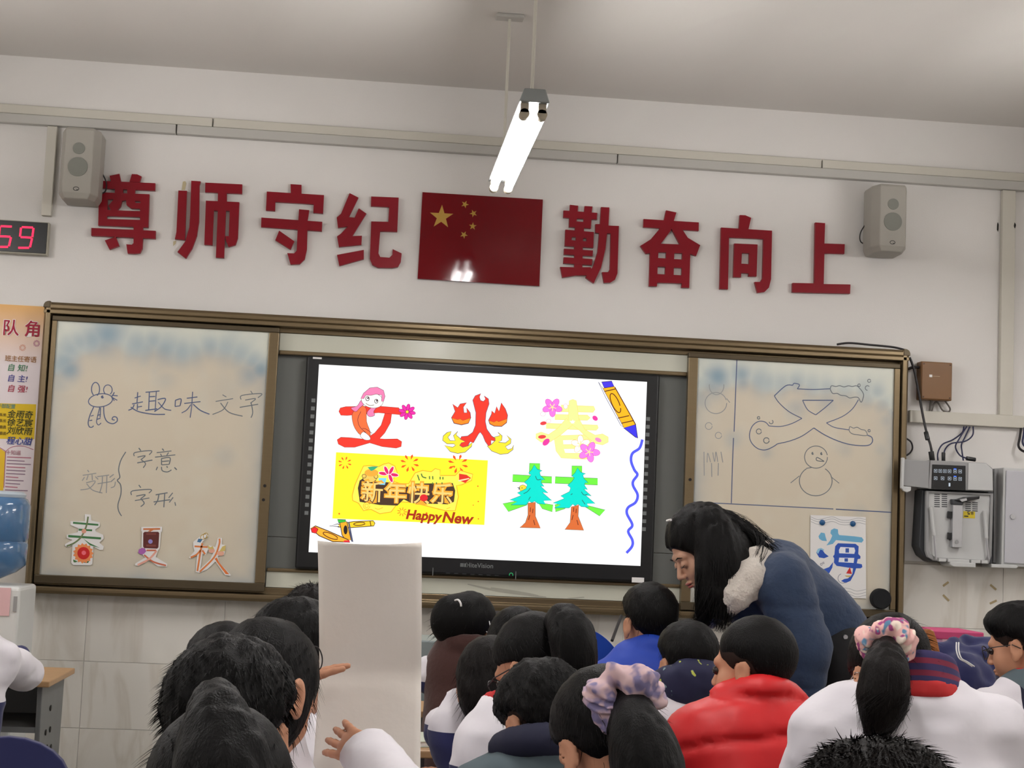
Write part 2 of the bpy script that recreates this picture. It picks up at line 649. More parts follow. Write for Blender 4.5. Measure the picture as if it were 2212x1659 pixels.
# ---------------------------------------------------------------- red characters
Z1 = dict(o=(0, 200), s=3.95)
Z2 = dict(o=(540, 200), s=3.2529)
Z3 = dict(o=(1160, 200), s=3.2529)
CH = {
    'zun': (Z1, 'first red character of the motto, beside the left speaker', [
        [[(935, 710), (1018, 692), (1032, 760), (950, 775)]],
        [[(1125, 695), (1170, 697), (1208, 715), (1190, 765), (1105, 760)]],
        [[(803, 750), (1325, 773), (1323, 838), (803, 815)]],
        [[(980, 810), (1050, 812), (1050, 868), (980, 866)]], [[(1085, 812), (1155, 815), (1150, 872), (1085, 868)]],
        [[(845, 850), (1275, 868), (1265, 1152), (838, 1135)], [(918, 912), (970, 912), (925, 965), (945, 1003), (918, 1000)],
         [(1040, 925), (1075, 918), (1080, 960), (1120, 990), (1195, 992), (1195, 1012), (1000, 1005), (1030, 970)],
         [(1150, 925), (1198, 928), (1198, 942), (1160, 942)], [(912, 1055), (1195, 1063), (1195, 1087), (912, 1078)]],
        [[(1140, 1138), (1222, 1142), (1218, 1185), (1140, 1180)]],
        [[(780, 1155), (1328, 1180), (1326, 1248), (779, 1222)]], [[(895, 1262), (988, 1230), (1018, 1308), (935, 1340)]],
        [[(1140, 1230), (1220, 1235), (1215, 1330), (1195, 1370), (1150, 1377), (1090, 1373), (1078, 1295), (1125, 1298), (1140, 1285)]]]),
    'shi': (Z1, 'second red character of the motto, with a stub of old glue at its top', [
        [[(1522, 835), (1595, 838), (1578, 1258), (1492, 1250), (1505, 1190)]],
        [[(1632, 752), (1712, 757), (1702, 790), (1698, 1100), (1680, 1220), (1640, 1330), (1585, 1415), (1514, 1360), (1580, 1270), (1615, 1150), (1622, 1050)]],
        [[(1752, 768), (2067, 783), (2065, 864), (1750, 850)]], [[(1860, 845), (1935, 850), (1935, 940), (1858, 935)]],
        [[(1757, 922), (2042, 935), (2030, 1240), (2010, 1300), (1950, 1318), (1930, 1270), (1922, 1225), (1952, 1225), (1960, 1010), (1928, 1008), (1912, 1412), (1842, 1408), (1858, 1008), (1825, 1006), (1812, 1303), (1743, 1298)]]]),
    'shou': (Z2, 'third red character of the motto, roof shape over a hooked stroke', [
        [[(285, 643), (362, 648), (362, 725), (287, 718)]],
        [[(118, 695), (520, 720), (513, 850), (445, 845), (448, 785), (178, 768), (176, 832), (112, 828)]],
        [[(80, 878), (508, 908), (505, 975), (78, 945)]],
        [[(345, 820), (417, 826), (405, 900), (400, 1100), (385, 1170), (350, 1205), (285, 1208), (262, 1128), (310, 1130), (328, 1110), (335, 960)]],
        [[(205, 970), (312, 1045), (285, 1103), (178, 1037)]]]),
    'ji': (Z2, 'fourth red character of the motto, left neighbour of the flag', [
        [[(700, 706), (763, 738), (695, 875), (735, 878), (765, 813), (818, 850), (720, 1008), (787, 1005), (783, 1070), (625, 1085), (612, 1010), (640, 990), (688, 940), (618, 950), (610, 878), (640, 850)]],
        [[(612, 1140), (800, 1105), (800, 1170), (628, 1218)]],
        [[(852, 730), (1045, 738), (1035, 978), (915, 975), (903, 1130), (915, 1155), (980, 1160), (1000, 1140), (1003, 1100), (1066, 1130), (1060, 1190), (1040, 1225), (1000, 1232), (900, 1230), (860, 1210), (842, 1165), (852, 905), (972, 908), (978, 805), (850, 798)]]]),
    'qin': (Z3, 'dense red character right of the flag', [
        [[(232, 788), (290, 795), (285, 850), (228, 845)]], [[(335, 797), (390, 800), (383, 855), (330, 850)]],
        [[(187, 828), (423, 845), (420, 893), (185, 878)]],
        [[(228, 860), (385, 870), (378, 955), (225, 945)], [(280, 885), (328, 888), (326, 908), (278, 905)]],
        [[(268, 940), (330, 945), (330, 985), (265, 980)]],
        [[(200, 963), (400, 980), (395, 1092), (195, 1078)], [(245, 1015), (273, 1017), (272, 1040), (243, 1037)], [(325, 1022), (348, 1024), (347, 1046), (322, 1043)]],
        [[(262, 1070), (322, 1075), (318, 1240), (262, 1235)]], [[(190, 1097), (393, 1110), (390, 1150), (188, 1138)]], [[(188, 1157), (388, 1170), (386, 1213), (185, 1200)]],
        [[(163, 1225), (250, 1228), (378, 1228), (385, 1250), (350, 1285), (270, 1285), (178, 1300)]],
        [[(410, 925), (443, 925), (450, 805), (508, 808), (502, 935), (575, 938), (565, 1270), (548, 1315), (515, 1335), (470, 1337), (457, 1262), (500, 1262), (512, 1240), (518, 992), (492, 990), (480, 1100), (450, 1230), (398, 1340), (340, 1300), (395, 1220), (425, 1120), (437, 990), (410, 985)]]]),
    'fen': (Z3, 'second red character right of the flag, a peak over four square windows', [
        [[(750, 888), (1138, 912), (1136, 972), (748, 946)]],
        [[(908, 827), (980, 842), (962, 900), (940, 970), (870, 1063), (815, 1125), (765, 1132), (727, 1077), (800, 1030), (860, 960), (893, 895)]],
        [[(935, 935), (1010, 945), (1060, 1020), (1147, 1072), (1118, 1148), (1065, 1130), (1005, 1068), (950, 965)]],
        [[(840, 1060), (1035, 1068), (1078, 1100), (1070, 1372), (1015, 1370), (1018, 1340), (845, 1335), (842, 1362), (788, 1360), (795, 1100)],
         [(853, 1122), (908, 1124), (906, 1165), (851, 1162)], [(965, 1128), (1022, 1130), (1020, 1173), (963, 1170)],
         [(848, 1223), (903, 1225), (900, 1278), (846, 1275)], [(962, 1230), (1018, 1232), (1016, 1284), (960, 1281)]]]),
    'xiang': (Z3, 'third red character right of the flag, a small box inside a tall frame', [
        [[(1427, 860), (1465, 862), (1505, 880), (1485, 965), (1420, 960)]],
        [[(1295, 948), (1652, 970), (1645, 1310), (1630, 1370), (1600, 1400), (1550, 1407), (1530, 1330), (1570, 1330), (1585, 1305), (1592, 1030), (1350, 1018), (1342, 1382), (1284, 1380)]],
        [[(1387, 1060), (1550, 1067), (1543, 1292), (1488, 1292), (1488, 1270), (1435, 1267), (1433, 1298), (1380, 1297)], [(1440, 1127), (1492, 1130), (1490, 1205), (1436, 1202)]]]),
    'shang': (Z3, 'last red character of the motto, nearest the right speaker', [
        [[(1957, 912), (2025, 917), (2020, 1060), (2163, 1065), (2160, 1133), (2020, 1130), (2015, 1345), (2203, 1348), (2200, 1413), (1795, 1403), (1797, 1337), (1950, 1340)]]]),
}
for key, (zm, label, strokes) in CH.items():
    zz = Zoom(zm['o'][0], zm['o'][1], zm['s'], -.02)
    mb = MB()
    for i, loops in enumerate(strokes):
        lp = [zz.all(l) for l in loops]
        mb.plate(lp[0], -.020 - i * .00035, -.001, lp[1:])
    mb.build('red_character', RED, label=label, cat='wall lettering', group='red motto characters on the wall')
GLUE = pm('old_glue', (196, 184, 148), .8)
zz = Zoom(0, 200, 3.95, -.001)
for lb, pts in (('yellowed glue stub above the second red character', [(1560, 760), (1580, 755), (1590, 775), (1578, 832), (1550, 832)]),
                ('faint glue trace under the second red character', [(1478, 1270), (1505, 1262), (1500, 1290), (1478, 1310)])):
    MB().plate(zz.all(pts), -.0016).build('glue_mark', GLUE, label=lb, cat='glue mark')

# flag
FLAGM = pm('glossy_flag_red', (116, 8, 20), 0.07, var=0.04, spec=0.3, bump=0.05, bscale=7)
zz = Zoom(540, 200, 3.2529, -.012)
fl = thing('flag_panel', 'glossy red flag panel with five yellow stars amid the motto', 'flag', W(1035, 610, -.01))
q = zz.all([(1212, 700), (2058, 752), (2033, 1360), (1178, 1308)])
MB().plate(q, -.014, -.001).build('flag_board', FLAGM, fl)
YEL = pm('flag_star_yellow', (188, 146, 52), .35, var=.03)


def star(c, r, rot):
    return [(c[0] + (r if k % 2 == 0 else r * .39) * math.sin(math.radians(rot + 36 * k)), c[1] - (r if k % 2 == 0 else r * .39) * math.cos(math.radians(rot + 36 * k))) for k in range(10)]


for (c, r, rot) in (((1345, 875), 86, 3), ((1510, 786), 28, 25), ((1570, 850), 28, 50), ((1565, 940), 28, 5), ((1503, 1000), 28, 30)):
    MB().plate(zz.all(star(c, r, rot)), -.0148).build('star', YEL, fl)
# ================================================================ teaching board
BX0, BX1, BZ0, BZ1 = -1.424, 2.526, 1.022, 2.303
YF = -.10                                   # front of the outer frame


def bar(name, parent, lo, hi, mat, bevel=.004):
    return MB().box(lo, hi).build(name, mat, parent, bevel=bevel)


fr = thing('board_frame', 'long bronze aluminium frame holding the whiteboards and the display', 'board frame', ((BX0 + BX1) / 2, -.05, BZ0))
fw = .052


def rail(name, outline, axis, a, b):
    """extrusion of a (y, h) profile along x (level) or z (upright)"""
    mb = MB()
    n = len(outline)
    vs_ = []
    for t in (a, b):
        for (y, h) in outline:
            vs_.append((t, y, h) if axis == 'x' else (h, y, t))
    fs = [tuple(range(n)), tuple(range(2 * n - 1, n - 1, -1))]
    for k in range(n):
        k2 = (k + 1) % n
        fs.append((k, n + k, n + k2, k2))
    mb.add(vs_, fs)
    o = mb.build(name, BRONZE, fr, bevel=.003)
    bm = bmesh.new()
    bm.from_mesh(o.data)
    bmesh.ops.recalc_face_normals(bm, faces=bm.faces)
    bm.to_mesh(o.data)
    bm.free()
    return o


# level rails: stepped profile with two grooves
top = [(-.0005, BZ1), (YF + .012, BZ1), (YF, BZ1 - .012), (YF, BZ1 - .028), (YF + .006, BZ1 - .031), (YF, BZ1 - .034), (YF, BZ1 - .052), (-.044, BZ1 - .054), (-.044, BZ1 - .075), (-.0005, BZ1 - .075)]
rail('top_rail', top, 'x', BX0, BX1)
bot = [(-.0005, BZ0), (YF + .012, BZ0), (YF, BZ0 + .012), (YF, BZ0 + .030), (-.044, BZ0 + .034), (-.044, BZ0 + .062), (-.0005, BZ0 + .062)]
rail('bottom_rail', bot, 'x', BX0, BX1)
lft = [(-.0005, BX0), (YF + .012, BX0), (YF, BX0 + .01), (YF, BX0 + .030), (-.044, BX0 + .034), (-.044, BX0 + .040), (-.0005, BX0 + .040)]
rail('side_rail', lft, 'z', BZ0 + .002, BZ1 - .002)
rgt = [(y, BX1 - (h - BX0)) for (y, h) in lft]
rail('side_rail', rgt, 'z', BZ0 + .002, BZ1 - .002)
for (cx, cz) in ((BX0, BZ1), (BX1, BZ1), (BX0, BZ0), (BX1, BZ0)):
    sx = 1 if cx == BX0 else -1
    sz = 1 if cz == BZ0 else -1
    mb = MB()
    pts = [(cx - sx * .003, cz + sz * .027)] + [(cx - sx * .003 + sx * .024 * (1 - math.cos(a)), cz - sz * .003 + sz * .024 * (1 - math.sin(a))) for a in [k * math.pi / 12 for k in range(7)]] + [(cx + sx * .027, cz - sz * .003), (cx + sx * .027, cz + sz * .027)]
    if sx * sz < 0:
        pts = pts[::-1]
    mb.plate(pts, YF - .004, -.0005)
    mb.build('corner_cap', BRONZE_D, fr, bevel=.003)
GREYP = pm('grey_back_panel', (112, 114, 110), .5, var=.03)
MB().box((-.40, -.016, DADO + .001), (1.50, -.0125, 2.16)).build('back_panel', GREYP, fr)
MB().box((-.40, -.016, 1.08), (1.50, -.0125, DADO - .002)).build('back_panel', GREYP, fr)
# fixed strips above and below the display
MX0, MX1 = -.387, 1.485
st = thing('whiteboard_strip', 'narrow white strip of board above the display', 'whiteboard', ((MX0 + MX1) / 2, -.04, 2.14))
MB().box((MX0, -.042, 2.148), (MX1, -.02, 2.226)).build('white_surface', WHITE_EN, st)
bar('edge_rail', st, (MX0, -.050, 2.129), (MX1, -.02, 2.148), BRONZE)
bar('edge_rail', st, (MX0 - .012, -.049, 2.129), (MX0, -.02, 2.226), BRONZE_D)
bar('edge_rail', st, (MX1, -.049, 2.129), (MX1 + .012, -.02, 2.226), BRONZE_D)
st = thing('whiteboard_strip', 'narrow white strip of board below the display', 'whiteboard', ((MX0 + MX1) / 2, -.04, 1.085))
MB().box((MX0, -.042, 1.086), (MX1, -.02, 1.155)).build('white_surface', WHITE_EN, st)
bar('edge_rail', st, (MX0, -.050, 1.155), (MX1, -.02, 1.171), BRONZE)
bar('edge_rail', st, (MX1, -.049, 1.086), (MX1 + .012, -.02, 1.171), BRONZE_D)
mb = MB()
sm = pm('grey_smear', (168, 166, 152), .5)
for pts, w_ in (([(1010, 1262), (1080, 1277), (1180, 1290)], .010), ([(1060, 1270), (1130, 1282), (1165, 1288)], .014), ([(1225, 1293), (1262, 1290)], .006)):
    z = Zoom(0, 0, 1, -.0425)
    mb.ribbon(smooth_line(z.all(pts)), w_, -.0426 - random.random() * 1e-4, taper=True)
mb.build('smear', sm, st)


# ---------------------------------------------------------------- sliding whiteboards
def stained(name, blobs, wiped, Zm, x0, x1, z0, z1, y, parent):
    """enamel sheet with marker-dust stains stored per vertex"""
    nx, nz = 96, 110
    X, Z_ = np.meshgrid(np.linspace(x0, x1, nx), np.linspace(z0, z1, nz), indexing='ij')
    rng = np.random.RandomState(3)

    def noise(f):
        g = rng.rand(40, 40)
        u = (X - x0) * f % 38
        v = (Z_ - z0) * f % 38
        i, j = u.astype(int), v.astype(int)
        a, b = u - i, v - j
        a, b = a * a * (3 - 2 * a), b * b * (3 - 2 * b)
        return g[i, j] * (1 - a) * (1 - b) + g[i + 1, j] * a * (1 - b) + g[i, j + 1] * (1 - a) * b + g[i + 1, j + 1] * a * b
    n1 = noise(9) * .6 + noise(23) * .4
    blue = np.zeros_like(X)
    for (px, py, r, a) in blobs:
        c = Zm((px, py))
        rr = r / Zm.s * .0031
        d2 = ((X - c[0]) ** 2 + (Z_ - c[1]) ** 2) / rr ** 2
        blue = np.maximum(blue, a * 1.0 * np.exp(-d2 * (0.4 + 1.5 * n1)))
    top = np.interp(X[:, 0], *zip(*sorted([(Zm(p)[0], Zm(p)[1]) for p in wiped])))[:, None]
    w = np.clip((top - Z_) / .05 + .5 + (n1 - .5) * 1.2, 0, 1)
    edge = np.minimum(np.minimum(X - x0, x1 - X), Z_ - z0)
    blue = np.maximum(blue, .38 * np.exp(-edge / .045) * (Z_ < top + .02) * (.5 + n1))
    w = w * (.75 + .5 * n1).clip(0, 1)
    mb = MB()
    idx = lambda i, j: i * nz + j
    mb.add(np.stack([X, np.full_like(X, y), Z_], -1).reshape(-1, 3), [(idx(i, j), idx(i + 1, j), idx(i + 1, j + 1), idx(i, j + 1)) for i in range(nx - 1) for j in range(nz - 1)])
    m = pm(name + '_enamel', (222, 224, 210), .30, var=.02, scale=3)
    nt = m.node_tree
    N, L = nt.nodes, nt.links
    b = N['Principled BSDF']
    src = b.inputs['Base Color'].links[0].from_socket
    for an, rgb in (('wiped', (212, 201, 180)), ('blue_dust', (124, 154, 174))):
        at_ = N.new('ShaderNodeAttribute')
        at_.attribute_name = an
        mx = N.new('ShaderNodeMix')
        mx.data_type = 'RGBA'
        mx.inputs[7].default_value = lin(rgb)
        L.new(at_.outputs['Fac'], mx.inputs[0])
        L.new(src, mx.inputs[6])
        src = mx.outputs[2]
    L.new(src, b.inputs['Base Color'])
    o = mb.build('white_surface', m, parent, smooth=True)
    for an, arr in (('wiped', w), ('blue_dust', blue)):
        a_ = o.data.attributes.new(an, 'FLOAT', 'POINT')
        a_.data.foreach_set('value', arr.reshape(-1).astype(np.float32))
    return o


def panel(label, x0, x1, z0, z1, y, fl_, fr_, fwd=.037):
    p = thing('sliding_whiteboard', label, 'whiteboard', ((x0 + x1) / 2, y, z0 - fwd))
    MB().box((x0 + .001, y, z0 + .001), (x1 - .001, y + .02, z1 - .001)).build('backing', METAL, p)
    for nm, lo, hi in (('panel_rail', (x0 - fl_, y - .012, z0 - fwd), (x1 + fr_, y + .022, z0)), ('panel_rail', (x0 - fl_, y - .012, z1), (x1 + fr_, y + .022, z1 + fwd * .6)),
                       ('panel_stile', (x0 - fl_, y - .013, z0), (x0, y + .022, z1)), ('panel_stile', (x1, y - .013, z0), (x1 + fr_, y + .022, z1))):
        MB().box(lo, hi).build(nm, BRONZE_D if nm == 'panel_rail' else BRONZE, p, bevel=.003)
    return p


YP = -.075
LP0, LP1, LPZ0, LPZ1 = -1.366, -.434, 1.103, 2.222
RP0, RP1 = 1.527, 2.462
lp = panel('left sliding whiteboard with blue handwriting and a mouse drawing', LP0, LP1, LPZ0, LPZ1, YP, .022, .044)
rp = panel('right sliding whiteboard with a snowman drawing and ruled blue lines', RP0, RP1, LPZ0 - .008, LPZ1 - .008, YP, .044, .027)
ZL = Zoom(0, 630, 3.568, YP)
ZR = Zoom(1450, 740, 3.687, YP)
blL = [(830, 330, 100, .85), (720, 370, 90, .7), (620, 390, 70, .6), (540, 450, 80, .6), (500, 540, 80, .7), (540, 600, 55, .8), (450, 600, 70, .5), (800, 400, 90, .6), (900, 380, 60, .4), (1060, 410, 80, .6), (1130, 430, 80, .55), (1180, 385, 70, .6), (1280, 440, 90, .65), (1400, 465, 80, .6), (1500, 460, 80, .5), (1620, 420, 80, .6), (1740, 440, 90, .55), (1850, 480, 80, .55), (1950, 540, 70, .6), (2010, 600, 70, .8), (1930, 640, 80, .55), (1280, 680, 60, .2), (1760, 760, 120, .15), (440, 700, 60, .35), (1740, 1270, 60, .2)]
wpL = [(380, 640), (500, 560), (620, 470), (780, 420), (900, 420), (1050, 450), (1180, 440), (1300, 500), (1450, 500), (1620, 480), (1760, 500), (1900, 560), (2080, 660)]
stained('left_board', blL, wpL, ZL, LP0, LP1, LPZ0, LPZ1, YP - .0012, lp)
blR = [(370, 270, 75, .9), (330, 330, 80, .6), (240, 330, 60, .4), (230, 430, 70, .4), (560, 255, 70, .75), (570, 310, 60, .6), (700, 305, 80, .55), (760, 320, 70, .5), (880, 330, 80, .45), (1000, 315, 70, .55), (1120, 350, 80, .45), (1240, 360, 80, .45), (1380, 380, 90, .4), (1540, 380, 80, .45), (1640, 390, 60, .5), (1560, 440, 70, .4), (1690, 490, 70, .4), (1000, 520, 60, .35), (1240, 460, 70, .35), (760, 880, 40, .3), (1390, 850, 50, .2), (1680, 860, 50, .25), (490, 770, 50, .3), (1500, 1350, 60, .2), (1720, 620, 60, .35)]
wpR = [(180, 420), (300, 340), (420, 330), (560, 330), (760, 360), (1000, 360), (1240, 400), (1500, 430), (1700, 520), (1780, 600)]
stained('right_board', blR, wpR, ZR, RP0, RP1, LPZ0 - .008, LPZ1 - .008, YP - .0012, rp)

INK = pm('blue_grey_marker', (108, 116, 122), .6, var=.12, scale=40)
INK2 = pm('blue_marker', (84, 98, 134), .6, var=.12, scale=40)
INK3 = pm('faded_marker', (152, 154, 154), .6, var=.08, scale=40)


def pen(name, parent, Zm, strokes, mat, w=.0042, sm=5):
    mb = MB()
    for i, s in enumerate(strokes):
        pts = Zm.all(s)
        if len(pts) > 2 and sm:
            pts = smooth_line(pts, sm)
        mb.ribbon(pts, w * random.uniform(.85, 1.1), YP - .0018 - (i % 24) * 2.5e-5, closed=False)
    return mb.build(name, mat, parent)


mouse = [arc(737, 752, 31, 52, 120, 430), arc(832, 757, 33, 38, 130, 420), arc(775, 838, 93, 50, 0, 362, 28, -8), arc(790, 812, 8, None, 0, 362, 10), arc(790, 812, 3, None, 0, 362, 8),
         [(862, 800), (908, 803)], [(865, 815), (905, 838)], [(882, 776), (868, 802)], [(870, 822), (882, 842)], [(868, 800), (862, 815), (870, 825)],
         [(725, 885), (695, 950), (680, 1010), (690, 1042), (710, 1045), (722, 1033)], [(700, 960), (722, 953)], [(690, 995), (712, 990)],
         [(770, 890), (755, 950), (745, 1005), (760, 1028), (780, 1012)], [(750, 955), (778, 946)], [(748, 985), (775, 975)], [(775, 895), (772, 970)],
         [(800, 885), (803, 950), (825, 1000), (870, 1018), (903, 998), (900, 970), (875, 965), (865, 985), (885, 990)]]
pen('mouse_drawing', lp, ZL, mouse, INK2)
title = [[(1038, 820), (1085, 805)], [(1062, 775), (1056, 860)], [(1018, 866), (1102, 850)], [(1060, 865), (1058, 912)], [(1060, 890), (1095, 884)], [(1035, 870), (1020, 900), (990, 915)], [(1008, 890), (1070, 925), (1180, 945), (1272, 946)],
         [(1122, 776), (1230, 766)], [(1152, 776), (1146, 915)], [(1205, 770), (1196, 922)], [(1155, 810), (1196, 808)], [(1150, 845), (1196, 841)], [(1120, 916), (1212, 903)], [(1215, 832), (1276, 825), (1245, 885), (1190, 925)], [(1220, 852), (1268, 903), (1320, 915)],
         [(1352, 838), (1350, 886)], [(1352, 838), (1396, 828), (1388, 880)], [(1350, 886), (1388, 880)], [(1440, 822), (1522, 812)], [(1420, 862), (1546, 848)], [(1485, 772), (1478, 880), (1466, 972)], [(1472, 870), (1440, 912), (1400, 935)], [(1490, 868), (1545, 915), (1615, 945)]]
pen('handwriting', lp, ZL, title, INK2, .0045)
title2 = [[(1715, 795), (1745, 812)], [(1662, 846), (1797, 825)], [(1757, 850), (1720, 910), (1638, 947)], [(1700, 858), (1765, 930), (1870, 960)],
          [(1932, 765), (1945, 785)], [(1858, 832), (1866, 800), (2015, 786), (1988, 818)], [(1890, 836), (1970, 825), (1930, 860)], [(1936, 858), (1948, 930), (1935, 972)], [(1848, 892), (1990, 868)]]
pen('handwriting', lp, ZL, title2, INK, .004)
sub = [[(1070, 1205), (1086, 1226)], [(1035, 1268), (1042, 1240), (1166, 1226), (1150, 1258)], [(1060, 1276), (1120, 1265), (1085, 1296)], [(1088, 1295), (1122, 1325), (1104, 1358)], [(1058, 1320), (1175, 1298)],
       [(1250, 1210), (1264, 1226)], [(1208, 1241), (1322, 1228)], [(1237, 1250), (1246, 1266)], [(1300, 1240), (1285, 1262)], [(1195, 1276), (1352, 1258)], [(1245, 1285), (1246, 1336)], [(1245, 1286), (1310, 1280), (1304, 1332)], [(1250, 1309), (1305, 1304)], [(1246, 1335), (1304, 1331)], [(1215, 1350), (1204, 1376)], [(1245, 1350), (1252, 1380), (1290, 1390), (1322, 1374)], [(1285, 1345), (1292, 1357)], [(1345, 1355), (1363, 1373)],
       [(1070, 1490), (1086, 1511)], [(1014, 1568), (1022, 1536), (1162, 1525), (1148, 1553)], [(1050, 1576), (1120, 1565), (1085, 1596)], [(1085, 1595), (1112, 1630), (1085, 1657)], [(1040, 1611), (1152, 1590)],
       [(1200, 1566), (1292, 1550)], [(1184, 1621), (1312, 1604)], [(1226, 1560), (1215, 1610), (1192, 1645)], [(1270, 1558), (1263, 1662)], [(1332, 1550), (1300, 1590)], [(1335, 1585), (1305, 1625)], [(1348, 1622), (1354, 1650)]]
pen('handwriting', lp, ZL, sub[:18], INK, .0045)
pen('handwriting', lp, ZL, sub[18:], INK, .0045)
faded = [[(675, 1375), (686, 1391)], [(638, 1416), (742, 1400)], [(680, 1415), (668, 1452)], [(710, 1410), (712, 1452)], [(652, 1430), (634, 1457)], [(735, 1425), (757, 1447)], [(665, 1472), (735, 1460), (690, 1515), (620, 1528)], [(668, 1480), (715, 1530), (790, 1552)],
         [(750, 1426), (842, 1414)], [(753, 1481), (850, 1465)], [(790, 1425), (786, 1490), (768, 1552)], [(825, 1420), (820, 1552)], [(877, 1408), (845, 1432)], [(886, 1438), (853, 1467)], [(890, 1465), (882, 1500), (855, 1512)]]
pen('handwriting', lp, ZL, faded, INK3, .0045)
pen('brace_mark', lp, ZL, [[(970, 1235), (932, 1300), (915, 1370), (924, 1430), (905, 1455), (930, 1490), (932, 1560), (910, 1640), (915, 1690), (937, 1729)]], INK, .005, 8)

rul = [[(522, 135), (510, 450), (500, 710)], [(495, 760), (486, 1000), (478, 1280)], [(178, 1270), (900, 1306), (1290, 1325)], [(1310, 1327), (1750, 1352)]]
pen('ruled_line', rp, ZR, rul, INK2, .0046)
draw = [[(820, 425), (910, 345), (968, 340)], [(968, 340), (978, 325), (1020, 336), (1003, 369)], [(1003, 369), (1130, 374), (1265, 368)],
        [(820, 425), (860, 482), (940, 552), (1040, 604)], [(1040, 604), (960, 645), (870, 668), (778, 664)], [(778, 664), (745, 632), (690, 630), (642, 670), (622, 740), (640, 800), (690, 845), (750, 855), (810, 830), (845, 806)],
        [(845, 806), (940, 785), (1040, 745), (1135, 680)], [(1135, 680), (1220, 735), (1330, 785), (1440, 815), (1560, 820), (1600, 792), (1596, 755), (1562, 738)],
        [(1490, 455), (1440, 530), (1360, 590), (1235, 640)], [(1235, 640), (1300, 676), (1415, 695)], [(1045, 460), (1290, 460)], [(1290, 460), (1220, 522), (1150, 576)], [(1150, 576), (1085, 535), (1045, 460)]]
pen('word_drawing', rp, ZR, draw, INK2, .0042)
soft = [[(1265, 370), (1275, 345), (1310, 350), (1340, 344), (1375, 353), (1410, 345), (1440, 350), (1475, 345), (1500, 365), (1526, 400), (1530, 430), (1512, 476), (1490, 440), (1460, 435), (1420, 441), (1390, 425), (1350, 420), (1320, 405), (1285, 405), (1265, 372)],
        [(1415, 695), (1422, 670), (1450, 681), (1480, 675), (1510, 691), (1545, 701), (1560, 736), (1530, 741), (1490, 735), (1450, 730), (1425, 716), (1415, 697)],
        arc(697, 708, 20, None, 0, 362), arc(757, 780, 22, None, 0, 362), arc(695, 600, 10, None, 0, 362), arc(795, 632, 15, None, -60, 180), arc(1575, 305, 12, None, 0, 362), arc(1495, 340, 10, None, 0, 362), arc(1562, 362, 18, None, 90, 320), arc(1575, 702, 9, None, 0, 362)]
for k_, s_ in enumerate(soft):
    pen('cloud_drawing' if k_ < 2 else 'bubble_drawing', rp, ZR, [s_], INK, .0038)
snow = [arc(1152, 912, 91, 88, 0, 362, 30), arc(1150, 1102, 130, 118, -55, 235, 30), [(1020, 1062), (950, 1118)], [(1270, 1068), (1337, 1121)], [(1217, 946), (1165, 916), (1153, 928), (1165, 942), (1217, 946)], arc(1125, 883, 6, 8, 0, 362, 8), arc(1195, 885, 6, 8, 0, 362, 8), arc(1125, 883, 2, 3, 0, 362, 8), arc(1195, 885, 2, 3, 0, 362, 8), [(1075, 1002), (1116, 995)]]
pen('snowman_drawing', rp, ZR, snow, INK, .0036)
side = [arc(360, 345, 58, 70, -10, 190), arc(355, 482, 86, 84, 0, 362), [(440, 445), (466, 479)], arc(298, 665, 27, None, 0, 362), arc(375, 740, 25, None, 0, 362),
        [(285, 955), (290, 880), (312, 952)], [(330, 875), (345, 950), (355, 870), (370, 950)], [(395, 870), (410, 955)], [(320, 960), (322, 1070)], [(260, 870), (262, 1060)], [(375, 960), (372, 1060)]]
pen('snowman_drawing', rp, ZR, side[:3], INK3, .0038)
pen('bubble_drawing', rp, ZR, side[3:4], INK3, .0038)
pen('bubble_drawing', rp, ZR, side[4:5], INK3, .0038)
pen('scribble', rp, ZR, side[5:], INK3, .0038)
for p_, Zm, hs in ((lp, ZL, [(2042, 1497), (2032, 1605)]), (rp, ZR, [(145, 1092)])):
    for h in hs:
        c = Zm(h)
        MB().disc((c[0], YP - .0125, c[1]), .007, .004, n=12).build('finger_hole', DARK, p_, smooth=40)


# ---------------------------------------------------------------- paper cut-outs on the left board
def layers(name, label, cat, Zm, base, items, y, th=.0006, group=None, paper=PAPER):
    bx = [Zm(p) for p in base[0]]
    cx = sum(p[0] for p in bx) / len(bx)
    cz = min(p[1] for p in bx)
    t = thing(name, label, cat, (cx, y, cz), group)
    pb = MB()
    for i, b_ in enumerate(base):
        pb.plate(Zm.all(b_), y - i * 1e-4, y + th)
    pb.build('paper', paper, t)
    for i, it in enumerate(items):
        nm, rgb, shape = it[:3]
        yy = y - .0003 - i * .00006
        mb = MB()
        if it[3:] and it[3]:                   # pen line of that width in zoom units
            for s in shape:
                mb.ribbon(smooth_line(Zm.all(s), 5), it[3] / Zm.s * .00208, yy)
        else:
            for s in shape:
                mb.plate(Zm.all(s), yy)
        mb.build(nm, pm('print_%d_%d_%d' % rgb, rgb, .8, var=.06), t)
    return t


def burst(c, r1, r2, n, rot=0):
    return [(c[0] + (r1 if k % 2 == 0 else r2) * math.cos(math.pi * k / n + rot), c[1] + (r1 if k % 2 == 0 else r2) * math.sin(math.pi * k / n + rot)) for k in range(2 * n)]


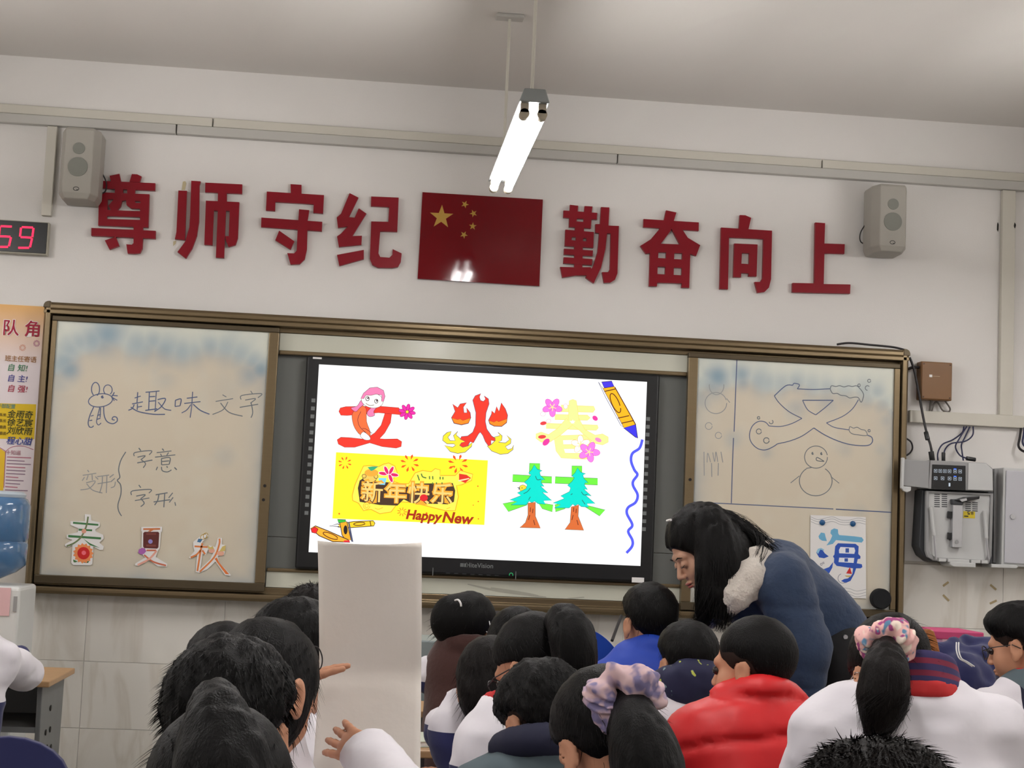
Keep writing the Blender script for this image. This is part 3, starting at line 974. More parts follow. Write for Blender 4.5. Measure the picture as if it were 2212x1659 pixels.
ZK = Zoom(0, 980, 3.568, YP - .003)
YK = YP - .006
layers('paper_cutout', 'paper cut-out of a green and orange character, leftmost of three on the board', 'paper cut-out', ZK,
       [[(655, 465), (700, 470), (705, 515), (770, 530), (770, 560), (735, 585), (740, 600), (795, 625), (800, 655), (765, 685), (800, 715), (795, 740), (770, 742), (720, 715), (712, 850), (695, 860), (565, 858), (550, 840), (560, 705), (520, 720), (500, 710), (505, 695), (560, 665), (515, 650), (515, 625), (600, 605), (605, 575), (545, 550), (545, 520), (655, 520)]],
       [('green_stroke', (66, 122, 72), [[(565, 525), (760, 542), (758, 556), (563, 540)], [(608, 578), (712, 584), (710, 598), (606, 593)], [(527, 626), (780, 645), (778, 661), (527, 644)], [(640, 652), (690, 688), (772, 727), (695, 706)]]),
        ('vine', (112, 128, 84), [[(680, 485), (670, 545), (650, 600), (620, 650), (570, 690), (515, 712)]], 12),
        ('pink_bud', (226, 164, 140), [arc(648, 597, 18)]), ('leaf', (72, 116, 62), [[(565, 815), (600, 830), (580, 838), (568, 835)]]), ('leaf', (72, 116, 62), [[(640, 840), (690, 825), (680, 842)]]),
        ('orange_flower', (240, 146, 88), [burst((643, 768), 80, 66, 15)]), ('flower_heart', (206, 34, 32), [arc(645, 767, 48)]), ('flower_dot', (238, 110, 122), [arc(647, 764, 17)])], YK, group='character cut-outs on the left whiteboard')
layers('paper_cutout', 'paper cut-out of a maroon and orange character, middle of three on the board', 'paper cut-out', ZK,
       [[(1090, 565), (1250, 563), (1250, 600), (1240, 605), (1232, 730), (1218, 745), (1200, 795), (1290, 850), (1285, 870), (1215, 868), (1155, 820), (1070, 865), (1040, 860), (1045, 845), (1120, 800), (1095, 775), (1070, 765), (1080, 730), (1092, 720), (1095, 600), (1088, 595)]],
       [('orange_stroke', (204, 120, 70), [[(1105, 575), (1235, 573), (1235, 586), (1185, 588), (1160, 602), (1140, 600), (1155, 588), (1105, 588)]]), ('maroon_block', (98, 44, 40), [[(1115, 602), (1220, 602), (1228, 612), (1222, 722), (1212, 732), (1112, 728), (1104, 715), (1105, 612)]]),
        ('lighter_band', (128, 66, 60), [[(1128, 612), (1205, 612), (1203, 625), (1128, 625)], [(1128, 700), (1203, 702), (1201, 716), (1128, 714)]]), ('violet_dot', (150, 140, 206), [arc(1160, 677, 17)]),
        ('orange_stroke', (206, 112, 82), [[(1130, 745), (1205, 745)], [(1112, 780), (1180, 832), (1280, 862)]], 12), ('pink_stroke', (230, 168, 150), [[(1208, 748), (1150, 812), (1062, 858)]], 15), ('shell', (172, 100, 176), [[(1066, 765), (1070, 740), (1092, 725), (1118, 730), (1128, 752), (1110, 772), (1090, 778)]])], YK, group='character cut-outs on the left whiteboard')
layers('paper_cutout', 'paper cut-out of a thin orange character, rightmost of three on the board', 'paper cut-out', ZK,
       [[(1490, 680), (1540, 640), (1600, 612), (1608, 635), (1560, 680), (1560, 705), (1600, 715), (1605, 735), (1585, 782), (1562, 770), (1545, 880), (1525, 915), (1508, 910), (1520, 780), (1470, 808), (1458, 800), (1500, 750), (1490, 720)],
        [(1680, 648), (1712, 650), (1710, 700), (1740, 705), (1730, 780), (1680, 790), (1690, 840), (1780, 935), (1775, 942), (1735, 935), (1660, 830), (1600, 890), (1530, 920), (1525, 905), (1620, 815), (1655, 740), (1600, 740), (1610, 705), (1660, 720)]],
       [('orange_stroke', (226, 132, 72), [[(1500, 714), (1600, 720)], [(1560, 690), (1545, 760), (1522, 905)], [(1545, 745), (1515, 778), (1470, 800)], [(1560, 745), (1582, 775)], [(1692, 655), (1690, 700), (1650, 800), (1540, 910)]], 13),
        ('orange_sweep', (228, 124, 62), [[(1672, 800), (1690, 840), (1768, 930), (1740, 928), (1675, 840), (1655, 810)]]), ('gold_loop', (198, 166, 84), [arc(1570, 640, 26, 18, 0, 362, 16, -30), arc(1585, 632, 16, 22, 0, 362, 16, 20)], 5), ('blue_tip', (70, 120, 160), [[(1530, 655), (1562, 660), (1545, 685), (1520, 680)]]),
        ('peach_bud', (236, 176, 152), [arc(1632, 748, 24, 18), arc(1700, 768, 28, 20)]), ('bud_tip', (214, 190, 110), [[(1608, 735), (1600, 705), (1622, 722), (1640, 712), (1650, 735)], [(1690, 755), (1715, 715), (1740, 705), (1735, 750)]])], YK, group='character cut-outs on the left whiteboard')

# sea character poster on the right board
ZS = Zoom(1400, 1050, 3.687, YP - .003)
wav = []
for y0 in (255, 272, 292):
    wav.append([(1294, y0 - 10), (1350, y0 + 12), (1410, y0), (1470, y0 - 10), (1530, y0 + 14), (1600, y0 + 16), (1670, y0), (1730, y0 + 12)])
for y0 in (826, 850, 872):
    wav.append([(1330, y0 - 8), (1370, y0 - 12), (1420, y0 + 8), (1480, y0 + 10), (1540, y0 - 12), (1600, y0 - 10), (1660, y0 + 10), (1733, y0 - 4)])
layers('character_poster', 'white poster with a blue water-drop character held by two magnets', 'poster', ZS,
       [[(1292, 230), (1732, 247), (1735, 895), (1288, 878)]],
       [('wave_line', (150, 152, 156), wav, 3),
        ('light_blue_stroke', (112, 178, 214), [[(1480, 337), (1510, 345), (1512, 375), (1520, 390), (1640, 400), (1700, 408), (1715, 430), (1700, 450), (1640, 445), (1495, 430), (1470, 460), (1418, 473), (1450, 430), (1465, 395), (1450, 375), (1455, 350)], [(1355, 400), (1375, 370), (1405, 375), (1412, 405), (1422, 438), (1385, 435), (1362, 420)]]),
        ('blue_stroke', (48, 88, 184), [[(1510, 455), (1650, 460), (1675, 480), (1672, 540), (1690, 560), (1688, 578), (1668, 582), (1660, 615), (1700, 622), (1705, 645), (1690, 655), (1655, 655), (1640, 700), (1610, 755), (1570, 772), (1535, 755), (1560, 740), (1590, 735), (1625, 700), (1630, 655), (1500, 635), (1478, 610), (1480, 575), (1470, 560), (1482, 545), (1488, 480)],
                                        [(1338, 530), (1355, 498), (1385, 505), (1405, 535), (1437, 560), (1400, 575), (1360, 568)], [(1360, 690), (1400, 660), (1440, 645), (1472, 605), (1465, 650), (1440, 695), (1400, 718), (1370, 710)]]),
        ('window', (236, 238, 246), [[(1530, 485), (1640, 490), (1648, 515), (1640, 540), (1520, 535), (1518, 510)], [(1520, 570), (1640, 572), (1635, 612), (1515, 605)]]),
        ('inner_square', (58, 92, 176), [[(1570, 495), (1598, 495), (1598, 530), (1570, 530)], [(1562, 575), (1590, 575), (1590, 602), (1562, 602)]]),
        ('pale_cap', (150, 200, 226), [[(1338, 525), (1350, 500), (1375, 492), (1400, 505), (1398, 515), (1370, 505), (1352, 540)]]),
        ('foam_line', (120, 124, 140), [arc(1365, 672, 34, 34, 60, 270), arc(1548, 735, 38, 38, 50, 250), arc(1378, 622, 8, None, 0, 362, 12), arc(1395, 612, 6, None, 0, 362, 12)], 4),
        ('red_sail', (206, 44, 44), [[(1605, 645), (1622, 700), (1575, 695)]]), ('boat_hull', (206, 178, 110), [[(1562, 712), (1620, 712), (1602, 725), (1580, 724)]])], YK)
MAG = pm('blue_magnet', (24, 84, 134), .35, var=.05)
for lb, c in (('left one of two blue magnets on the water-drop poster', (1385, 290)), ('right one of two blue magnets on the water-drop poster', (1628, 300))):
    p = ZS(c)
    MB().tube([(p[0], YK - .001, p[1]), (p[0], YK - .006, p[1]), (p[0], YK - .009, p[1])], [.0135, .0125, .008], 20).build('magnet', MAG, label=lb, cat='magnet', group='magnets on the poster', smooth=40)
p = ZS((1842, 896))
er = MB()
er.tube([(p[0], YP - .003, p[1]), (p[0], YP - .032, p[1]), (p[0], YP - .038, p[1])], [.047, .047, .042], 32)
er.build('round_eraser', pm('black_felt', (16, 18, 22), .9, var=.2, bump=.3, bscale=400), label='round black magnetic eraser in the corner of the right whiteboard', cat='eraser', smooth=40)
# ================================================================ interactive display
DX0, DX1, DZ0, DZ1 = -.262, 1.352, 1.1725, 2.127
YD = -.085
dp = thing('interactive_display', 'large black-framed interactive display showing decorated characters', 'display', ((DX0 + DX1) / 2, -.05, DZ0))
bz = MB().box((DX0, YD, DZ0), (DX1, -.017, DZ1)).build('display_frame', BLACKP, dp, bevel=.012, segs=3)
YS = YD - .0012
Zx = lambda s: Zoom(0, 0, 1, s)
zs = Zx(YS)
q = [W(689, 785, YS), W(1398, 827, YS), W(1383, 1224, YS), W(667, 1191, YS)]
sx0, sx1 = (q[0][0] + q[3][0]) / 2, (q[1][0] + q[2][0]) / 2
sz1, sz0 = (q[0][2] + q[1][2]) / 2, (q[2][2] + q[3][2]) / 2
scr = MB().box((sx0, YS, sz0), (sx1, YD, sz1)).build('screen', em((255, 255, 255)), dp)
ICON = pm('icon_grey', (120, 124, 124), .4, var=.05)
for (a, b) in (((677, 865), (662, 1108)), ((1400, 905), (1391, 1143))):
    A, B_ = W(*a, YD), W(*b, YD)
    for k in range(15):
        p = A + (B_ - A) * k / 14
        MB().box((p[0] - .0085, YD - .0008, p[2] - .0085), (p[0] + .0085, YD - .0001, p[2] + .0085)).build('icon', ICON, bz)
mb = MB()
p = W(1036, 1222, YD)
put_text(mb, 'HiteVision', p[0], p[2], YD - .0008, .0295, bold=.0003)
mb.build('brand_lettering', ICON, bz)
for k, px in enumerate((998, 1006.5)):
    c = W(px, 1220.5 + k * .5, YD)
    m_ = MB().box((c[0] - .008, YD - .0008, c[2] - .008), (c[0] + .008, YD - .0001, c[2] + .008))
    m_.build('brand_mark', pm('brand_mark_grey', (104, 108, 108), .4), bz)
for px, py in ((935, 1235), (1114, 1243)):
    c = W(px, py, YD)
    MB().box((c[0] - .0015, YD - .001, c[2] - .018), (c[0] + .0015, YD - .0001, c[2] + .018)).build('port_cover_edge', ICON, bz)
for k in range(7):
    c = W(968 + k * 17.5, 1238 + k * .85, YD)
    MB().box((c[0] - .009, YD - .0006, c[2] - .002), (c[0] + .009, YD - .0001, c[2] + .002)).build('port', pm('port_dark', (52, 54, 56), .4), bz)
c = W(1104, 1242, YD)
MB().ribbon(arc(c[0], c[2], .008, .009, -20, 200, 12), .0025, YD - .0008).build('power_light', pm('green_led', (60, 200, 120), .4, var=0, emit=.35), bz)
a, b = W(1365, 1247, YD), W(1391, 1259, YD)
MB().box((a[0], YD - .0008, b[2]), (b[0], YD - .0001, a[2])).build('sticker', PAPER, bz)
a, b = W(676, 771, YD), W(695, 776, YD)
MB().box((a[0], YD - .0008, b[2]), (b[0], YD - .0001, a[2])).build('sticker', PAPER, bz)

# ---------------------------------------------------------------- the slide
LAY = [0]
Z7 = Zoom(560, 680, 3.6867, YS)
Z8 = Zoom(900, 730, 3.6867, YS)
Z9 = Zoom(600, 1080, 3.6867, YS)
OUT = (58, 40, 48)


def step():
    LAY[0] += 1
    return YS - .0003 - LAY[0] * .00004


def fill(name, Zm, rgb, polys, line=None, lw=4, sm=0):
    """printed shape of the slide with an optional outline"""
    for pts in polys:
        pts = Zm.all(pts)
        if sm:
            pts = [tuple(p) for p in smooth_line(pts, sm, closed=True)]
        MB().plate(pts, step()).build(name, em(rgb), scr)
        if line:
            MB().ribbon(pts, lw / 3.6867 * .0021, step(), closed=True).build('outline', em(line), scr)


def stroke(name, Zm, rgb, lines, w, sm=5):
    mb = MB()
    y = step()
    for i, s in enumerate(lines):
        pts = Zm.all(s)
        mb.ribbon(smooth_line(pts, sm) if sm and len(pts) > 2 else pts, w / 3.6867 * .0021, y - i * 5e-6)
    mb.build(name, em(rgb), scr)


REDS, PINK = (255, 58, 44), (240, 128, 176)
# woman character
fill('red_bar', Z7, REDS, [[(634, 770), (645, 742), (690, 731), (960, 728), (1110, 740), (1135, 770), (1125, 796), (950, 780), (700, 802), (650, 800)]], (120, 40, 40), 3)
fill('red_leg', Z7, REDS, [[(1000, 785), (1055, 790), (1045, 860), (1000, 940), (960, 985), (1000, 990), (1100, 988), (1135, 1010), (1130, 1050), (1090, 1062), (980, 1050), (880, 1020), (760, 1055), (680, 1055), (630, 1030), (620, 995), (650, 975), (720, 978), (830, 990), (890, 960), (920, 940), (970, 880), (990, 820)]], (120, 40, 40), 3)
fill('dress', Z7, (255, 112, 62), [[(800, 722), (850, 745), (855, 850), (880, 920), (880, 965), (810, 960), (760, 900), (740, 830), (745, 780)]], OUT, 3, 3)
stroke('fold', Z7, OUT, [[(810, 770), (785, 830), (800, 890), (850, 940)], [(820, 905), (850, 910), (900, 945)]], 4)
fill('foot', Z7, (255, 250, 240), [[(805, 965), (830, 932), (878, 968), (882, 995), (840, 996)]], OUT, 3, 3)
fill('hair_lock', Z7, PINK, [[(812, 680), (838, 705), (800, 742), (768, 772), (730, 742), (780, 726)], [(870, 760), (920, 720), (950, 722), (912, 768), (920, 800), (880, 812), (858, 790)]], OUT, 3, 3)
fill('face', Z7, (255, 249, 236), [arc(900, 682, 88, 60, 0, 360, 24, 10)], OUT, 3)
fill('hair', Z7, PINK, [[(808, 668), (830, 625), (880, 582), (940, 576), (990, 602), (1002, 650), (990, 690), (974, 690), (976, 640), (930, 632), (890, 642), (850, 640), (832, 668)]], OUT, 3)
fill('eye', Z7, (255, 255, 255), [arc(862, 668, 14, 17), arc(932, 688, 13, 16)], OUT, 5)
fill('pupil', Z7, OUT, [arc(866, 664, 6, 8), arc(936, 684, 6, 8)])
stroke('smile', Z7, OUT, [[(848, 705), (880, 722), (915, 718)]], 4)
fl_c = (1178, 773)
fill('petal', Z7, (232, 46, 166), [arc(fl_c[0] + 40 * math.cos(a), fl_c[1] + 36 * math.sin(a), 28, 15, 0, 360, 14, math.degrees(a)) for a in [k * math.pi / 4 + .2 for k in range(8)]], (150, 20, 90), 3)
fill('flower_centre', Z7, (250, 220, 60), [arc(fl_c[0], fl_c[1], 13)], OUT, 3)
# fire character
FIRE = [(1700, 680), (1720, 645), (1765, 628), (1753, 655), (1762, 682), (1785, 690), (1802, 672), (1790, 645), (1825, 670), (1830, 710), (1806, 780), (1800, 850), (1812, 910), (1850, 965), (1880, 985), (1875, 1005), (1845, 1000), (1845, 1035), (1825, 1045), (1800, 1010), (1780, 960), (1760, 935), (1745, 950), (1705, 1020), (1680, 1010), (1660, 1045), (1620, 1055), (1595, 1040), (1610, 1020), (1640, 1010), (1600, 990), (1610, 970), (1660, 965), (1700, 935), (1722, 880), (1725, 780)]
NAVY = (60, 60, 92)
fill('yellow_flame', Z7, (252, 226, 52), [[(1460, 1000), (1465, 965), (1495, 938), (1530, 928), (1520, 955), (1502, 975), (1520, 1002), (1560, 1002), (1546, 962), (1582, 928), (1568, 958), (1600, 985), (1640, 1010), (1600, 1040), (1660, 1045), (1700, 1015), (1690, 1050), (1640, 1095), (1580, 1105), (1520, 1090), (1475, 1040), (1540, 1055), (1562, 1040), (1550, 1028), (1495, 1028)],
                                          [(1815, 1045), (1850, 1030), (1880, 1000), (1870, 975), (1915, 962), (1900, 935), (1935, 965), (1930, 1000), (1905, 1015), (1960, 1020), (1992, 995), (1970, 960), (2005, 990), (2002, 1025), (1960, 1050), (1980, 1075), (2012, 1065), (2025, 1038), (2020, 1075), (1980, 1105), (1920, 1112), (1850, 1085)]], NAVY, 4)
fill('red_flame', Z7, REDS, [FIRE], NAVY, 4)
fill('red_flame', Z7, (250, 62, 40), [[(1530, 820), (1560, 770), (1540, 710), (1580, 740), (1600, 710), (1652, 700), (1625, 735), (1630, 780), (1655, 780), (1650, 740), (1680, 780), (1685, 820), (1665, 865), (1610, 878), (1550, 865)],
                                      [(1825, 840), (1850, 790), (1850, 765), (1875, 785), (1890, 730), (1910, 770), (1928, 700), (1960, 750), (1978, 800), (1970, 860), (1930, 890), (1870, 888), (1835, 870)]], NAVY, 4)
fill('orange_base', Z7, (255, 140, 36), [[(1533, 822), (1580, 835), (1600, 828), (1620, 842), (1682, 822), (1665, 862), (1610, 875), (1552, 862)], [(1828, 842), (1870, 855), (1890, 842), (1905, 852), (1974, 828), (1968, 858), (1930, 887), (1870, 885), (1838, 868)]], (150, 50, 30), 3)
# spring character
LY, LYO = (232, 240, 150), (246, 214, 120)
for pts in ([(1150, 535), (1410, 545), (1420, 570), (1405, 592), (1150, 588)], [(1100, 610), (1360, 615), (1382, 636), (1360, 656), (1100, 650)], [(1030, 680), (1440, 695), (1446, 716), (1430, 736), (1030, 720)],
            [(1090, 780), (1390, 770), (1395, 955), (1340, 966), (1150, 955), (1110, 900)]):
    fill('pale_bar', Z8, LY, [pts], LYO, 4)
fill('pale_window', Z8, (255, 255, 255), [[(1165, 812), (1372, 808), (1372, 846), (1168, 850)], [(1172, 882), (1372, 880), (1372, 920), (1182, 918)]], LYO, 4)
fill('pale_leg', Z8, LY, [[(1192, 640), (1245, 690), (1150, 770), (1060, 830), (990, 830), (950, 800), (950, 765), (990, 750), (1050, 770), (1120, 722)], [(1235, 690), (1290, 640), (1340, 730), (1420, 775), (1480, 765), (1525, 790), (1525, 830), (1480, 852), (1420, 840), (1330, 770), (1290, 730)], [(1215, 500), (1242, 490), (1270, 500), (1280, 560), (1292, 660), (1205, 660)]], LYO, 4)
fill('pale_gap', Z8, (255, 255, 255), [[(1243, 650), (1256, 680), (1228, 680)]])


def blossom(c, r, rgb, line, n=5, rot=.3):
    fill('blossom_petal', Z8, rgb, [arc(c[0] + r * .55 * math.cos(a), c[1] + r * .5 * math.sin(a), r * .5, r * .32, 0, 360, 14, math.degrees(a)) for a in [rot + k * 2 * math.pi / n for k in range(n)]], line, 3)
    stroke('stamen', Z8, (252, 236, 150), [[c, (c[0] + r * .4 * math.cos(a), c[1] + r * .4 * math.sin(a))] for a in [rot + k * 2 * math.pi / n for k in range(n)]], 6)


blossom((1080, 552), 78, (244, 122, 222), (210, 80, 170))
blossom((1305, 848), 74, (255, 252, 246), (230, 180, 90), rot=.9)
blossom((1372, 908), 84, (244, 128, 226), (210, 80, 170), rot=.1)
fill('loose_petal', Z8, (228, 66, 70), [arc(1008, 680, 26, 15, 0, 360, 14, -10), arc(998, 788, 32, 15, 0, 360, 14, -5)])
fill('loose_petal', Z8, (232, 62, 160), [arc(1420, 640, 24, 18, 0, 360, 14, 40), arc(1030, 830, 34, 22, 0, 360, 14, -45)])
fill('loose_petal', Z8, (240, 140, 200), [arc(1445, 812, 28, 16, 0, 360, 14, 25)])
fill('loose_petal', Z8, (255, 252, 246), [arc(1185, 545, 16, 20), arc(1005, 606, 20, 18), arc(1050, 662, 18, 14)], (230, 160, 190), 3)
# forest character
GRN, CYN, BRN, TOUT = (112, 240, 66), (0, 222, 204), (216, 108, 54), (40, 90, 80)
fill('green_beam', Z8, GRN, [[(898, 998), (980, 1000), (980, 1092), (895, 1087)], [(765, 1088), (1075, 1105), (1075, 1158), (762, 1145)], [(685, 1320), (790, 1300), (890, 1265), (880, 1330), (730, 1383)], [(965, 1310), (1085, 1330), (1078, 1385), (1000, 1360)]], TOUT, 3)
fill('bird', Z8, (250, 218, 60), [arc(845, 1197, 30, 26)], TOUT, 3)
fill('beak', Z8, (90, 100, 110), [[(822, 1190), (795, 1190), (815, 1200), (803, 1208), (822, 1206)]])
fill('pupil', Z8, OUT, [arc(838, 1195, 4)])
T1 = [(935, 1010), (960, 1045), (1000, 1058), (978, 1068), (985, 1095), (1020, 1130), (995, 1130), (990, 1150), (1015, 1185), (985, 1180), (1045, 1235), (1000, 1230), (1075, 1295), (1010, 1295), (1025, 1325), (965, 1320), (940, 1300), (915, 1312), (895, 1300), (870, 1330), (750, 1330), (800, 1305), (740, 1290), (830, 1255), (800, 1235), (870, 1200), (880, 1170), (855, 1150), (890, 1120), (910, 1090), (890, 1075), (915, 1050)]
TR1 = [(885, 1315), (945, 1308), (945, 1420), (985, 1515), (820, 1510), (865, 1470), (885, 1410)]
fill('trunk', Z8, BRN, [TR1], TOUT, 3)
fill('tree_crown', Z8, CYN, [T1], TOUT, 3)
stroke('crease', Z8, TOUT, [[(945, 1100), (960, 1130), (990, 1125)], [(850, 1240), (880, 1225), (905, 1195)], [(890, 1290), (905, 1265)]], 5)
fill('green_beam', Z8, GRN, [[(1235, 1018), (1315, 1020), (1315, 1107), (1233, 1102)], [(1103, 1105), (1440, 1118), (1440, 1172), (1100, 1158)], [(1100, 1328), (1200, 1310), (1180, 1360), (1105, 1385)], [(1310, 1300), (1360, 1335), (1500, 1370), (1455, 1418), (1340, 1345)]], TOUT, 3)
fill('trunk', Z8, BRN, [[(1230, 1345), (1290, 1330), (1285, 1420), (1330, 1532), (1178, 1525), (1220, 1470)]], TOUT, 3)
fill('tree_crown', Z8, CYN, [[(x + 345, y + 24) for x, y in T1]], TOUT, 3)
stroke('crease', Z8, TOUT, [[(1310, 1225), (1330, 1250), (1360, 1245)], [(1315, 1290), (1340, 1325)], [(1240, 1240), (1225, 1250)]], 5)
for dx in (0, 345):
    stroke('bark_mark', Z8, (110, 50, 30), [[(905 + dx, 1350), (903 + dx, 1385)], [(925 + dx, 1360), (922 + dx, 1395)], [(900 + dx, 1410), (890 + dx, 1450)], [(930 + dx, 1450), (940 + dx, 1490)]], 6)
# new-year card
CARD = [(726, 977), (1053.7, 994.6), (1046, 1134), (718, 1120)]
ZP = Zoom(0, 0, 1, YS)
fill('yellow_card', ZP, (255, 244, 46), [CARD])


def cardpt(u, v):
    a, b, c, d = [np.array(p) for p in CARD]
    return tuple((a * (1 - u) + b * u) * (1 - v) + (d * (1 - u) + c * u) * v)


for k in range(26):
    u, v = random.uniform(.03, .97), random.uniform(.05, .95)
    if .12 < u < .9 and .15 < v < .8:
        continue
    c = cardpt(u, v)
    fill('confetti_dot', ZP, (230, 96, 34), [arc(c[0], c[1], random.uniform(1, 2.6), None, 0, 360, 8)])
for c, r in (((682, 1180), 56), ((1198, 1182), 78), ((1582, 1188), 84)):
    fill('firework_ray', Z7, (236, 88, 32), [[(c[0] + r * .35 * math.cos(a), c[1] + r * .35 * math.sin(a)), (c[0] + r * .8 * math.cos(a + .16), c[1] + r * .75 * math.sin(a + .16)), (c[0] + r * math.cos(a), c[1] + r * .95 * math.sin(a)), (c[0] + r * .8 * math.cos(a - .16), c[1] + r * .75 * math.sin(a - .16))] for a in [k * 2 * math.pi / 8 + .3 for k in range(8)]])
cloud = [(740, 1440), (760, 1360), (790, 1290), (830, 1205), (890, 1200), (950, 1210), (990, 1190), (1030, 1180), (1080, 1205), (1100, 1260), (1060, 1320), (1120, 1345), (1190, 1345), (1240, 1260), (1300, 1240), (1370, 1250), (1400, 1225), (1440, 1235), (1440, 1280), (1560, 1280), (1600, 1240), (1700, 1270), (1690, 1320), (1610, 1355), (1570, 1360), (1585, 1450), (1560, 1560), (1480, 1560), (1360, 1530), (1220, 1495), (1110, 1490), (1050, 1570), (960, 1585), (890, 1550), (830, 1560), (790, 1500), (745, 1480)]
fill('card_cloud', Z7, (255, 240, 84), [cloud], (244, 170, 40), 7)
fill('word_backing', Z7, (74, 54, 40), [[(785, 1380), (800, 1320), (830, 1300), (960, 1330), (1120, 1340), (1180, 1370), (1220, 1345), (1540, 1340), (1560, 1400), (1550, 1490), (1500, 1510), (1210, 1500), (1150, 1470), (1100, 1520), (960, 1515), (800, 1490)]])
fill('tiger_face', Z7, (236, 196, 92), [arc(880, 1300, 55, 36)], (74, 54, 40), 4)
fill('tiger_ear', Z7, (236, 196, 92), [arc(835, 1285, 16), arc(930, 1288, 16)], (74, 54, 40), 4)
fill('paper_scrap', Z7, (130, 210, 240), [[(950, 1300), (1015, 1300), (1000, 1355), (955, 1352)]])
for rgb, bd, dy in (((255, 168, 52), .006, 0), ((255, 206, 120), .0008, 4)):
    for i, ch in enumerate('\u65b0\u5e74\u5feb\u4e50'):
        c = Z7((900 + i * 185, 1418 + i * 6 + dy))
        mb = MB()
        put_text(mb, ch, c[0], c[1], step(), .10, bold=bd, wide=1.0)
        mb.build('card_character', em(rgb), scr)
fill('orange_fruit', Z7, (248, 170, 60), [arc(893, 1258, 55, 30)])
fill('fruit_leaf', Z7, (60, 170, 120), [[(862, 1215), (900, 1208), (950, 1208), (910, 1238), (890, 1245)]])
fill('knot_petal', Z7, (222, 40, 104), [arc(1030 + 45 * math.cos(a), 1270 + 34 * math.sin(a), 36, 15, 0, 360, 14, math.degrees(a)) for a in (0.15, 1.2, 3.3, 4.3, 5.2)], (255, 236, 240), 4)
fill('lantern', Z7, (222, 52, 40), [[(1590, 1265), (1650, 1275), (1685, 1300), (1640, 1340), (1590, 1320)]])
fill('lantern_band', Z7, (255, 220, 180), [[(1582, 1318), (1670, 1300), (1672, 1308), (1590, 1328)]])
fill('ball', Z7, (220, 40, 46), [arc(1310, 1458, 32, 28)])
stroke('card_mark', Z7, (90, 120, 60), [[(1260, 1275), (1275, 1320)], [(1290, 1265), (1300, 1290), (1330, 1300)], [(1355, 1285), (1356, 1310)], [(1380, 1285), (1382, 1312)], [(1440, 1290), (1440, 1312)], [(1462, 1292), (1462, 1312)], [(1380, 1335), (1380, 1350)], [(1410, 1335), (1412, 1350)], [(1455, 1335), (1455, 1350)]], 10)
stroke('card_swirl', Z7, (246, 180, 50), [arc(855, 1522, 26, None, 0, 362), arc(855, 1522, 14, None, 0, 362), [(920, 1540), (950, 1548), (985, 1535)], [(1490, 1545), (1520, 1535)]], 5)
stroke('sparkler', Z9, (240, 130, 40), [[(990 + 14 * math.cos(a), 95 + 14 * math.sin(a)), (990 + 40 * math.cos(a), 95 + 36 * math.sin(a))] for a in [k * .7 for k in range(9)]], 7)
for wd, px, sz in (('Happy', 1162, .058), ('New', 1432, .066)):
    c = Z9((px, 128 + (px - 1165) * .075))
    mb = MB()
    put_text(mb, wd, c[0], c[1], step(), sz, ang=-.03, bold=.0022, shear=.18, wide=1.04)
    mb.build('greeting', em((168, 48, 24)), scr)
# crayons and squiggle
KK = (40, 30, 60)
fill('crayon_body', Z8, (255, 182, 30), [[(1480, 400), (1570, 382), (1742, 690), (1650, 722)]])
fill('crayon_edge', Z8, (255, 255, 255), [[(1445, 352), (1478, 398), (1645, 712), (1625, 700), (1500, 470)]], (70, 70, 110), 4)
fill('crayon_band', Z8, (70, 56, 224), [[(1470, 352), (1550, 345), (1570, 388), (1492, 400)]], KK, 5)
fill('crayon_tip', Z8, (62, 56, 228), [[(1645, 718), (1742, 690), (1758, 800), (1740, 792)]], KK, 5)
stroke('crayon_line', Z8, (96, 52, 20), [[(1492, 428), (1580, 408)], [(1575, 392), (1700, 615), (1740, 690)], [(1600, 640), (1690, 620)], [(1630, 680), (1720, 660)], arc(1580, 520, 28, 82, 40, 400, 24, -24)], 8)
squig = [(1795, 810), (1772, 878), (1716, 920), (1705, 980), (1730, 1050), (1755, 1090), (1722, 1140), (1722, 1180), (1757, 1250), (1740, 1310), (1682, 1350), (1672, 1400), (1715, 1490), (1682, 1540), (1715, 1610), (1712, 1660), (1668, 1712)]
stroke('blue_squiggle', Z8, (84, 92, 240), [squig], 22, 6)
fill('crayon_body', Z9, (255, 206, 40), [[(470, 195), (600, 172), (760, 166), (774, 185), (765, 207), (560, 222), (480, 215)]], (70, 60, 30), 6)
fill('crayon_tip', Z9, (255, 255, 255), [[(410, 207), (480, 190), (490, 212)]], KK, 6)
stroke('crayon_line', Z9, (96, 60, 20), [arc(650, 190, 45, 12, 0, 362, 20, -4), [(735, 168), (742, 208)]], 7)
fill('crayon_top', Z9, (60, 190, 60), [[(475, 155), (540, 158), (545, 180), (485, 182)]], KK, 5)
fill('crayon_body', Z9, (244, 172, 40), [[(495, 182), (550, 172), (585, 320), (540, 318), (512, 280)]], KK, 6)
fill('crayon_mark', Z9, (40, 34, 34), [arc(540, 238, 16, 36)])
fill('crayon_edge', Z9, (80, 84, 110), [[(560, 178), (572, 180), (602, 335), (585, 330)]])
fill('crayon_body', Z9, (255, 176, 50), [[(262, 225), (300, 206), (400, 246), (560, 316), (575, 336), (440, 332), (330, 285)]], (70, 50, 40), 7)
fill('crayon_tip', Z9, (230, 40, 44), [[(265, 232), (295, 214), (322, 232), (305, 266), (272, 258)]], (110, 30, 30), 5)
stroke('crayon_line', Z9, (96, 50, 20), [arc(420, 285, 62, 18, 0, 362, 20, 22)], 7)
fill('crayon_tip', Z9, (220, 50, 60), [[(530, 322), (570, 320), (575, 336), (520, 336)]])

# ================================================================ class poster at the left edge
YQ = -.003
zq = Zoom(0, 640, 3.385, YQ)
ps = thing('class_poster', 'tall orange and white class notice at the left edge of the board', 'poster', W(40, 1130, YQ))


